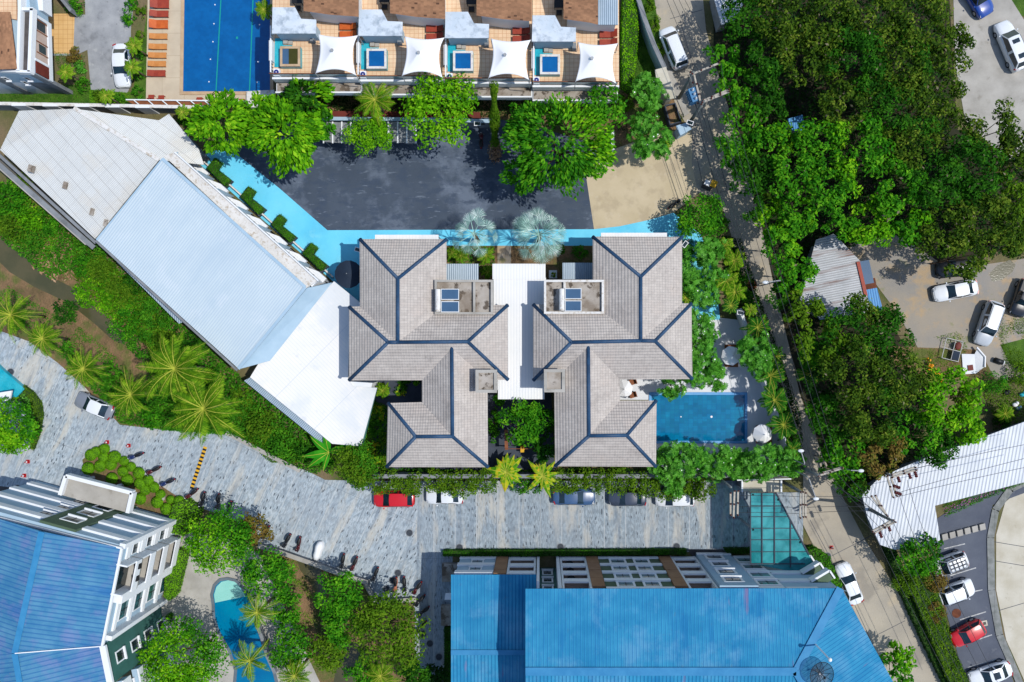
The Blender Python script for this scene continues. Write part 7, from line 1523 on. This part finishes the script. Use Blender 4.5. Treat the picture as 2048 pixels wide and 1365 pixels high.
for x, y, r_, lab in ((905, 505, 13, 'areca under the open silver palm, left one'), (922, 512, 15, 'areca under the open silver palm, right one'), (972, 512, 18, 'areca left of the entrance path'), (975, 545, 14, 'dark areca below the entrance path areca')): palm(x, y, r_ + 4, 1.8, lab, 'areca', n=11, name='dwarf_palm', cat='plant', leaflen=.35, trunk=.06)
fanpalm(948, 468, 62, 5.6, 'open silver fan palm with gaps between its leaves', n=14, fr=.36, span=130)
fanpalm(1078, 470, 66, 5.4, 'full dense silver fan palm above the link building', n=24, fr=.44, span=115)
for x, y, r_, lab in ((1372, 556, 26, 'frangipani against the east wall above the small areca'), (1425, 556, 30, 'frangipani between the blue path and the areca clump'), (1368, 645, 24, 'low frangipani at the middle corner of the right house'), (1370, 695, 26, 'frangipani against the lower east wall of the right house'), (1428, 755, 26, 'frangipani above the right half of the teal pool'), (1475, 930, 34, 'frangipani beside the white box cabinet'), (1330, 930, 34, 'frangipani at the south-east corner of the lower wing'), (1582, 925, 28, 'frangipani at the bottom end of the lane wall')):
    tree(x, y, r_, 3.2, lab, 'frang', **FR)
for x, y, r_, lab in ((1480, 560, 22, 'green shrub at the lane behind the areca clump'), (1440, 450, 22, 'green shrub between the round tree and the lane'), (1500, 600, 20, 'green shrub beside the lane above the dark palm'), (1532, 735, 22, 'dark shrub at the foot of the lane wall palms, upper one'), (1560, 815, 22, 'dark shrub at the foot of the lane wall palms, middle one'), (1580, 880, 22, 'dark shrub at the foot of the lane wall palms, lower one')): bush(x, y, r_, lab, 'hedge', leaf=.26, z=1.0)
for x, y, r_, z, mt, lab in ((1060, 250, 52, 6, 'emerald', 'leafy tree at the left shoulder of the very large car park tree'), (1050, 350, 46, 5.5, 'emerald', 'leafy tree at the lower left of the very large car park tree'), (1185, 320, 40, 5, 'bright', 'bright tree at the right side of the very large car park tree'), (530, 235, 46, 5.5, 'bright', 'bright tree between the two left car park trees'), (640, 250, 34, 5, 'emerald', 'leafy tree just left of the carport')):
    tree(x, y, r_, z, lab, mt, leaf=.5, asp=.45, kindt='fan')
for x, y, r_, z, mt, lab in ((1470, 300, 40, 5, 'emerald', 'bright crown overhanging the lane beside the driveway'), (1500, 350, 44, 5.5, 'deep', 'green crown overhanging the lane below the driveway'), (1545, 440, 36, 5, 'bright', 'bright crown overhanging the dark part of the lane'), (1628, 705, 32, 5, 'emerald', 'green crown overhanging the lane level with the upper parasol'), (1640, 818, 30, 5, 'emerald', 'green crown overhanging the lane level with the teal pool'), (1662, 925, 30, 5, 'emerald', 'green crown above the crossing pole')):
    tree(x, y, r_, z, lab, mt, leaf=.42, group='trees of the wood right of the lane')
# courtyards
bush(808, 766, 14, 'shrub in the small court left of the left house', 'hedge'); bush(765, 782, 16, 'leafy plant at the corner of the white annex', 'olive', leaf=.26)
bush(833, 765, 8, 'yellow shrub under the eave of the left house', 'lime'); bush(800, 782, 12, 'yellow-green plant in the dark court of the left house', 'croton', leaf=.26, dens=.7)
palm(766, 782, 20, 1.6, 'small palm in the dark court beside the annex', 'areca', n=10, name='dwarf_palm', cat='plant', leaflen=.3, trunk=.05)
tree(1045, 845, 54, 4.2, 'leafy tree filling the courtyard between the two houses', 'emerald', leaf=.4, asp=.35, ry=44)
tree(1088, 870, 26, 2.6, 'dark leafy shrub in the shade of the right house', 'deep', leaf=.3, ry=60, name='shrub', cat='shrub')
bush(988, 850, 16, 'low shrub along the east wall of the left house', 'hedge', ry=40); bush(1000, 800, 14, 'broad-leaved shrub at the lower left of the link building', 'emerald', leaf=.4)
bananas(1012, 945, 46, 2.4, 'yellow and green broad-leaved plant by the street wall, left one', 20, 'croton', 'croton', 'plant', .2)
bananas(1085, 952, 46, 2.4, 'yellow and green broad-leaved plant by the street wall, right one', 24, 'croton', 'croton', 'plant', .13)
for x, y, r_, mt, lab in ((738, 812, 13, 'croton', 'yellow croton at the tip of the annex gutter'), (758, 826, 17, 'croton', 'tall croton beside the lower wing of the left house'), (752, 856, 18, 'hedge', 'pink-flowered shrub beside the lower wing of the left house'), (765, 880, 16, 'olive', 'olive shrub beside the lower wing of the left house'), (745, 905, 22, 'croton', 'croton at the lower left corner of the left house'), (770, 925, 14, 'olive', 'shrub under the south-west corner of the left house')): bush(x, y, r_, lab, mt, leaf=.28, ry=r_ * 1.1)
bananas(658, 905, 52, 2.6, 'banana plant with five big leaves at the tip of the annex', 6, 'banana', angs=[1.75, 2.45, 3.3, 3.75, .3, 4.4], wid=.14)
tree(712, 930, 46, 3.0, 'round bushy tree at the left end of the street wall', 'olive', leaf=.26, mat2='hedge', ry=44)
bush(700, 895, 24, 'shrub over the lower tip of the white annex', 'hedge'); bush(650, 930, 22, 'small shrub below the banana plant', 'emerald')
for i, x in enumerate((768, 820, 872, 925, 965)): bush(x, 964 + (i % 2) * 6, 38, ['first', 'second', 'third', 'fourth', 'fifth'][i] + ' clump from the left of the creeper hanging over the street wall', 'olive', z=2.3, ry=30, leaf=.24, dens=1.0, name='creeper', cat='creeper', group='creeper clumps over the street wall', rz=.7)
for i, x in enumerate((1130, 1190, 1235, 1285, 1330, 1375, 1400)): bush(x, (966, 960, 962, 970, 976, 970, 972)[i], 40, ['creeper clump above the blue-grey car', 'creeper clump right of the blue-grey car', 'creeper clump above the dark grey car', 'creeper clump above the tail of the dark grey car', 'creeper clump left of the last white car', 'creeper clump above the last white car', 'rightmost creeper clump over the street wall'][i], 'olive', z=2.3, ry=30, leaf=.24, dens=1.0, name='creeper', cat='creeper', group='creeper clumps over the street wall', rz=.7)
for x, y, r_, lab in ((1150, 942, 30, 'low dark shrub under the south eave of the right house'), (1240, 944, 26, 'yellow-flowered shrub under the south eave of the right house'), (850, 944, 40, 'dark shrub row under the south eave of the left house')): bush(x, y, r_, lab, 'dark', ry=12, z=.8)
# the wood on the right
WOOD = [(1500, 30, 62, 6, 'deep', 'top edge of the wood right of the small white roof'), (1570, 40, 66, 7.5, 'mango', 'top edge of the wood, second crown from the lane'), (1655, 45, 72, 8, 'mango', 'top edge of the wood, third crown from the lane'), (1745, 40, 70, 8, 'mango', 'top edge of the wood, fourth crown from the lane'), (1835, 40, 72, 8, 'mango', 'top edge of the wood beside the concrete lot'),
    (1890, 100, 56, 7.5, 'mango', 'sunlit olive crown nearest the white car with sunroofs'), (1800, 130, 72, 8, 'mango', 'olive crown with white gaps in the upper wood'), (1705, 125, 70, 8.5, 'deep', 'deep green crown in the middle of the upper wood'), (1610, 130, 62, 7.5, 'mango', 'olive crown in the upper wood above the blue tarpaulin'), (1530, 130, 50, 6.5, 'deep', 'dark crown in the upper wood beside the lane trees'),
    (1870, 190, 60, 7.5, 'mango', 'olive crown at the right side of the upper wood'), (1780, 220, 66, 8, 'deep', 'green crown in the heart of the wood'), (1690, 210, 62, 8, 'mango', 'olive crown left of the heart of the wood'), (1640, 285, 60, 7.5, 'emerald', 'bright green crown right of the blue tarpaulin'), (1725, 295, 62, 8, 'emerald', 'bright green crown in the middle of the wood'),
    (1820, 290, 60, 8, 'mango', 'olive crown between the wood and the concrete lot'), (1905, 275, 50, 7, 'mango', 'grey-twigged crown at the lower end of the concrete lot'), (1985, 262, 55, 7.5, 'mango', 'olive crown jutting onto the concrete lot'), (2030, 320, 60, 7.5, 'mango', 'olive crown at the right edge below the concrete lot'), (1950, 345, 68, 8, 'deep', 'dark crown left of the right edge of the wood'), (1870, 370, 66, 8, 'deep', 'dark crown above the hidden black car'),
    (1790, 375, 62, 8, 'emerald', 'bright crown above the rusty shed corner'), (2030, 410, 56, 7.5, 'olive', 'yellow-green crown at the right edge of the wood'), (1965, 440, 66, 8, 'mango', 'olive crown above the puddle'), (1885, 455, 62, 7.5, 'mango', 'olive crown just above the hidden black car'), (1925, 515, 50, 6.5, 'mango', 'lowest olive crown reaching down to the white sedan'), (1820, 455, 46, 7, 'emerald', 'green crown at the top of the dirt lot'), (2010, 480, 44, 7, 'mango', 'olive crown right above the puddle'),
    (1445, 120, 36, 5, 'emerald', 'bright small crown at the lane beside the first utility pole'), (1478, 165, 42, 5, 'emerald', 'bright crown behind the double-armed utility pole'), (1490, 235, 42, 5, 'emerald', 'bright crown below the double-armed utility pole'), (1535, 205, 40, 5.5, 'deep', 'dark green crown behind the lane trees'), (1548, 290, 48, 6, 'emerald', 'bright crown at the lane level with the driveway'), (1590, 345, 54, 7, 'emerald', 'bright crown right of the lane above the rusty shed'), (1660, 370, 60, 7.5, 'emerald', 'broad bright crown above the rusty shed'), (1520, 415, 34, 5, 'deep', 'dark green crown overhanging the lane at the driveway'), (1735, 445, 52, 7, 'bright', 'yellow-green crown at the right end of the rusty shed'), (1600, 430, 46, 6.5, 'emerald', 'bright crown left above the rusty shed'), (1690, 450, 42, 6.5, 'emerald', 'green crown touching the ridge of the rusty shed'),
    (1560, 490, 42, 6, 'emerald', 'bright crown beside the lane left of the rusty shed'), (1585, 545, 44, 6, 'emerald', 'bright crown below the lane lamp left of the rusty shed'), (1560, 590, 30, 5, 'deep', 'small dark crown at the lane beside the shed'), (1605, 620, 42, 6, 'olive', 'yellow-green crown at the lower left of the rusty shed'),
    (1700, 650, 62, 7.5, 'deep', 'glossy dark crown over the lower part of the rusty shed'), (1770, 670, 56, 7.5, 'deep', 'dark crown at the left of the dirt lot'), (1640, 690, 52, 7, 'olive', 'olive crown below the rusty shed by the lane'), (1710, 745, 72, 8.5, 'mango', 'broad olive crown in the middle of the lower wood'), (1795, 755, 66, 8, 'mango', 'olive crown beside the orange buoys'), (1642, 768, 36, 5.5, 'dark', 'dark understorey crown at the lane below the olive one'), (1740, 830, 66, 8, 'mango', 'olive crown in the lower wood left of the bright tree'), (1655, 840, 48, 6, 'deep', 'deep green crown at the lane in the lower wood'), (1695, 905, 52, 6, 'emerald', 'green crown above the white corrugated roof by the lane'), (1755, 905, 52, 6.5, 'brownish', 'reddish-brown crown at the top left of the white corrugated roof'), (1640, 985, 0, 0, '', ''),
    (1890, 800, 66, 7, 'bright', 'bright lime tree between the buoys and the long white roof'), (1835, 870, 46, 6, 'emerald', 'green crown over the white roof below the lime tree'), (1870, 890, 44, 5.5, 'deep', 'round glossy crown resting over the long white roof'), (1925, 850, 46, 6.5, 'bright', 'bright crown touching the long white roof'), (1700, 970, 36, 5, 'deep', 'dark crown left of the crossing pole'), (1930, 790, 34, 5, 'olive', 'olive crown beside the small round bush'), (1720, 575 * 0 + 700, 0, 0, '', '')]
for x, y, r_, z, mt, lab in WOOD:
    if r_ == 0: continue
    tree(x, y, r_, z, 'tree crown at the ' + lab if lab.startswith('top') else lab, mt, leaf=.36 if mt in ('mango', 'deep', 'dark') else .42, asp=.5, dens=.8, mat2={'mango': 'deep', 'emerald': 'bright', 'deep': 'mango'}.get(mt) if int(x) % 4 == 0 else None, kindt='wood', name='mango_tree' if mt == 'mango' else 'broadleaf_tree', group='trees of the wood right of the lane')
bush(1990, 765, 27, 'round grassy bush at the right of the dirt lot', 'emerald', leaf=.34, asp=.2, z=1.2); palm(2010, 828, 26, 1.6, 'spiky plant beside the rubbish heap', 'areca', n=14, name='dwarf_palm', cat='plant', leaflen=.3); bush(2000, 850, 20, 'dark shrub at the edge of the long white roof', 'deep'); bush(2035, 750, 26, 'green shrub at the right edge above the rubbish heap', 'olive')
palm(1620, 748, 36, 4.0, 'drooping palm in the shade at the lane edge of the lower wood', 'palmd', n=12, name='areca_palm', leaflen=.6)
tree(1842, 1112, 46, 4.0, 'leafy tree in front of the white off-road car with roof rack', 'emerald', leaf=.4, mat2='deep', ry=44)
bush(1815, 1165, 30, 'shrub below the tree at the parking bays', 'olive', z=1.5); bush(1870, 1160, 30, 'reddish shrub left of the parking bays', 'brownish', z=1.6)
hedge([(1812, 1150), (1868, 1140), (1885, 1215), (1905, 1290), (1945, 1380), (1915, 1400), (1868, 1290), (1835, 1210)], 0, 1.5, 'long shaggy hedge between the lower lane and the parking bays', 'olive', leaf=.26, dens=1.2)
bush(1875, 1225, 20, 'orange-tinged shrub in the long hedge beside the red car', 'brownish', z=1.5, ry=26)
hedge([(1765, 1080), (1780, 1075), (1815, 1150), (1860, 1240), (1905, 1330), (1925, 1400), (1905, 1400), (1850, 1290), (1800, 1180)], 0, .9, 'low dark hedge strip along the right edge of the lower lane', 'dark', leaf=.24)
hedge([(1612, 1100), (1632, 1097), (1660, 1115), (1672, 1150), (1688, 1172), (1670, 1182), (1640, 1150), (1622, 1125)], 0, 1.3, 'shaggy hedge between the glass canopy and the lower white sedan', 'hedge', leaf=.28, dens=1.3)
tree(1790, 1328, 40, 2.6, 'large-leaved bush at the lower right corner of the blue hotel roof', 'emerald', leaf=.5, dens=.8, mat2='lime', ry=48, kindt='fan')
hedge([(886, 1102), (1373, 1100), (1373, 1110), (1110, 1112), (1075, 1113), (886, 1113)], 0, .7, 'long dark clipped hedge along the front of the bottom hotel', 'deep', leaf=.13); hedge([(1450, 1098), (1500, 1098), (1500, 1107), (1455, 1108)], 0, .7, 'short dark hedge left of the glass canopy', 'deep', leaf=.13)
hedge([(889, 1255), (901, 1255), (901, 1400), (889, 1400)], 0, .6, 'dark hedge along the west wall of the bottom hotel', 'deep', leaf=.14)
# around the canal, left
for x, y, r_, mt, lab in ((18, 400, 42, 'emerald', 'green bush at the left edge below the warehouse'), (48, 365, 24, 'olive', 'olive bush close to the ledge wall at the left'), (100, 452, 18, 'emerald', 'small green bush among the dead twigs'), (183, 500, 32, 'hedge', 'bush at the lower corner of the beige roof'), (205, 545, 34, 'olive', 'bush along the pale hall wall, upper one'), (182, 590, 34, 'bright', 'yellow-green bush beside the bend of the canal'), (240, 590, 36, 'olive', 'bush along the pale hall wall, middle one'), (250, 645, 40, 'emerald', 'round green bush left of the biggest palm'), (312, 630, 38, 'hedge', 'bush along the pale hall wall, lower one'), (130, 622, 28, 'deep', 'round dark bush standing in the canal bank'), (285, 690, 34, 'hedge', 'bush between the canal and the biggest palm'), (60, 440, 30, 'bright', 'bright bush left of the dead twigs'), (165, 535, 24, 'emerald', 'leafy bush right of the dead twigs'), (330, 690, 30, 'olive', 'bush under the upper fronds of the biggest palm'), (225, 610, 30, 'bright', 'bright bush above the round one by the biggest palm'), (300, 590, 26, 'olive', 'bush touching the side canopy of the pale hall'), (25, 455, 30, 'olive', 'olive bush on the upper canal bank'), (385, 680, 26, 'deep', 'dark bush at the lower corner of the pale hall'), (270, 565, 26, 'deep', 'dark bush half under the eave of the pale hall')):
    bush(x, y, r_, lab, mt, leaf=.26, z=1.2, group='bushes on the canal bank')
for x, y, r_, z, n, lab in ((22, 630, 66, 5.5, 22, 'coconut palm at the left edge above the cobbled street'), (86, 678, 50, 4.5, 20, 'small coconut palm, second from the left edge'), (168, 738, 58, 5, 22, 'coconut palm above the grey saloon'), (262, 790, 62, 5, 22, 'coconut palm below and left of the biggest one'), (350, 738, 100, 8, 27, 'biggest coconut palm beside the pale hall'), (408, 818, 98, 8, 27, 'big coconut palm overhanging the cobbled street'), (515, 1225, 50, 5.5, 13, 'coconut palm over the right side of the lagoon pool'), (500, 1322, 56, 5.5, 14, 'coconut palm over the lower lagoon pool'), (590, 1352, 46, 5, 13, 'palm at the bottom edge right of the lagoon pool'), (762, 1352, 44, 4, 13, 'palm at the bottom edge below the olive tree')):
    palm(x, y, r_, z, lab, 'palm', n=n, lw=.07 if r_ < 80 else .085, leaflen=.5 if r_ < 80 else .78, group='coconut palms')
for x, y, r_, mt, lab in ((225, 745, 24, 'hedge', 'low shrub between the small palms above the street'), (215, 775, 20, 'hedge', 'shrub right of the grey saloon'), (300, 790, 32, 'deep', 'dark shrub between the two big palms'), (305, 838, 24, 'emerald', 'green shrub at the kerb below the big palms'), (140, 705, 22, 'hedge', 'shrub behind the second palm from the left'), (430, 760, 26, 'deep', 'dark shrub beside the lean-to of the annex'), (520, 850, 34, 'olive', 'olive shrub on the slope below the annex'), (560, 890, 32, 'hedge', 'shrub at the foot of the grassy slope'), (610, 905, 22, 'deep', 'dark shrub left of the banana plant'), (480, 800, 24, 'olive', 'olive shrub right of the lower big palm'), (30, 650, 20, 'hedge', 'shrub under the leftmost palm')):
    bush(x, y, r_, lab, mt, leaf=.28, z=.9, group='shrubs below the palms')
tree(22, 852, 52, 3.0, 'round clipped glossy tree at the left edge of the street', 'bright', leaf=.3, asp=.6, mat2='emerald', dens=1.8); bush(30, 796, 13, 'bright ball-shaped bush above the round clipped tree', 'topi', leaf=.14)
hedge([(46, 772), (62, 784), (78, 805), (82, 830), (76, 865), (64, 900), (58, 898), (66, 860), (68, 830), (60, 800), (44, 782)], 0, .6, 'curved clipped hedge around the round tree at the left edge', 'olive', leaf=.14)
hedge([(36, 784), (44, 780), (60, 800), (68, 832), (64, 862), (56, 840), (44, 815)], 0, .45, 'dark flowering inner strip of the curved bed at the left edge', 'frang', leaf=.16)
# clipped balls in the bed by the street
tp = topiary_proto(); tp['category'] = 'clipped bush'
TB = [(180, 911, 12, 'leftmost clipped ball of the bed'), (187, 927 - 14 - 0, 0, ''), (190, 905, 11, 'clipped ball above the leftmost one'), (207, 899, 11, 'topmost clipped ball of the bed'), (205, 916, 11, 'clipped ball just below the topmost one'), (175, 938, 13, 'large clipped ball at the lower left tip of the bed'), (199, 933, 12, 'clipped ball in the middle of the left end'), (228, 915, 13, 'clipped ball right of the topmost one'), (220, 930, 12, 'clipped ball below the one right of the topmost'),
    (246, 923, 10, 'clipped ball nearest the blue-fronted scooter'), (222, 958, 12, 'lower clipped ball at the white-rimmed canopy corner'), (244, 944, 11, 'clipped ball in the middle of the bed'), (260, 935, 10, 'clipped ball left of the black and red scooter'), (253, 961, 12, 'second clipped ball along the white-rimmed canopy'), (276, 947, 12, 'clipped ball below the black and red scooter'), (279, 968, 12, 'third clipped ball along the white-rimmed canopy'), (295, 962, 11, 'clipped ball left of the dark blue scooter'),
    (289, 981, 11, 'clipped ball inside the lower bed'), (306, 976, 11, 'clipped ball below the dark blue scooter'), (279, 999, 12, 'lone clipped ball nearest the canopy rim'), (319, 990, 10, 'clipped ball above the pale stone'), (313, 1006, 12, 'clipped ball left of the pale stone'), (339, 1001, 9, 'clipped ball right of the pale stone'), (331, 1019, 12, 'lowest clipped ball of the bed'), (357, 1004, 12, 'clipped ball joining the shaggy low hedge')]
for x, y, r_, lab in TB:
    if r_ == 0: continue
    put(tp, x, y, x * .7, lab, z=.04, scale=r_ / 19.6, group='clipped balls in the street bed', zc=.6)
tag(M().ball(P(327, 994, .2), .22, .45, .3, 9, 6).build('stone', W_['concrete'], smooth=True), 'pale upright stone among the clipped balls', 'stone')
hedge([(345, 1010), (372, 1000), (400, 1020), (392, 1045), (375, 1050), (365, 1072), (340, 1066), (338, 1040)], 0, 1.1, 'shaggy yellow-green low hedge at the end of the clipped balls', 'topi', leaf=.2)
hedge([(345, 1104), (362, 1100), (372, 1108), (360, 1160), (352, 1190), (338, 1202), (328, 1195), (330, 1150), (343, 1125)], 0, 1.0, 'narrow clipped hedge beside the lower left hotel terrace', 'topi', leaf=.14)
bush(341, 1237, 12, 'small dark clipped ball above the big lower tree', 'hedge', leaf=.12)
tree(440, 1082, 72, 5.0, 'big round green tree above the lagoon pool', 'bright', leaf=.3, ry=60, mat2='emerald', dens=1.1); tree(384, 1312, 92, 5.5, 'very large round green tree in the lower left beside the lagoon pool', 'bright', leaf=.3, ry=76, mat2='emerald', dens=1.1)
for x, y, r_, z, mt, lab in ((515, 1060, 34, 3.5, 'brownish', 'yellow-brown tree at the start of the canal parapet'), (535, 1150, 52, 4.2, 'emerald', 'glossy green tree right of the shallow pool end'), (575, 1215, 34, 3, 'emerald', 'small green tree beside the lagoon palm'), (575, 1295, 46, 3.6, 'emerald', 'green tree right of the lagoon pool wall'), (678, 1190, 50, 4.5, 'emerald', 'green tree at the bend of the canal parapet'), (690, 1245, 46, 4.5, 'emerald', 'green tree left of the olive tree'), (772, 1262, 74, 5, 'olive', 'broad olive-green tree beside the lowest scooters'), (655, 1300, 40, 3, 'olive', 'yellow-green tree over the lower canal'), (728, 1345, 34, 3, 'emerald', 'green bush at the bottom edge beside the canal'), (495, 1050, 0, 0, '', ''), (830, 1345, 36, 2.5, 'deep', 'dark bush at the bottom end of the side lane'), (870, 1352, 26, 2, 'dark', 'dark shrub at the bottom edge beside the hotel'), (845, 1340, 0, 0, '', '')):
    if r_: tree(x, y, r_, z, lab, mt, leaf=.34, dens=1.0, group='trees along the lower canal')
bananas(648, 1322, 16, 1.4, 'yellow-leaved plant on the lower canal bank', 7, 'croton')
# upper left gardens
for x, y, r_, mt, lab in ((152, 14, 20, 'emerald', 'round bush at the top of the tiled forecourt'), (146, 112, 18, 'brownish', 'rounded brown-green bush in the front garden'), (160, 135, 14, 'frang', 'flowering white shrub in the front garden'), (168, 170, 18, 'hedge', 'shrub at the lower corner of the front garden'), (262, 8, 14, 'emerald', 'topmost bush between the lane and the pool deck'), (258, 36, 16, 'emerald', 'bush above the car between lane and deck'), (282, 25, 12, 'olive', 'yellow-green bush beside the wide red lounger'), (280, 75, 12, 'olive', 'yellow-green bush beside the tan loungers'), (282, 110, 12, 'hedge', 'bush beside the middle of the lounger row'), (278, 150, 13, 'hedge', 'bush beside the bottom red-brown lounger'), (275, 185, 13, 'hedge', 'lowest bush between the lane and the pool deck'), (200, 190, 16, 'olive', 'bush at the lower end of the access lane, left one'), (238, 196, 14, 'hedge', 'bush at the lower end of the access lane, right one')):
    bush(x, y, r_, lab, mt, leaf=.22, ry=r_ * 1.2 if x > 255 else None, group='garden bushes in the upper left')
for x, y, r_, lab in ((132, 145, 24, 'small palm in the front garden of the upper left house'), (268, 92, 24, 'small palm beside the rear of the silver-white sedan'), (264, 135, 24, 'small palm beside the bonnet of the silver-white sedan'), (212, 192, 22, 'small palm at the end of the access lane'), (528, 20, 26, 'yellowish palm over the right side of the blue pool'), (365, 225, 20, 'small palm beside the warehouse gable')): palm(x, y, r_, 3, lab, 'areca', n=13, name='dwarf_palm', leaflen=.4, trunk=.09, group='small garden palms')
bush(372, 240, 16, 'shrub between the warehouse gable and the bright tree', 'hedge'); bush(400, 235, 14, 'shrub under the left bright tree', 'hedge')
print('objects', len(bpy.data.objects), 'verts', sum(len(m.vertices) for m in bpy.data.meshes))
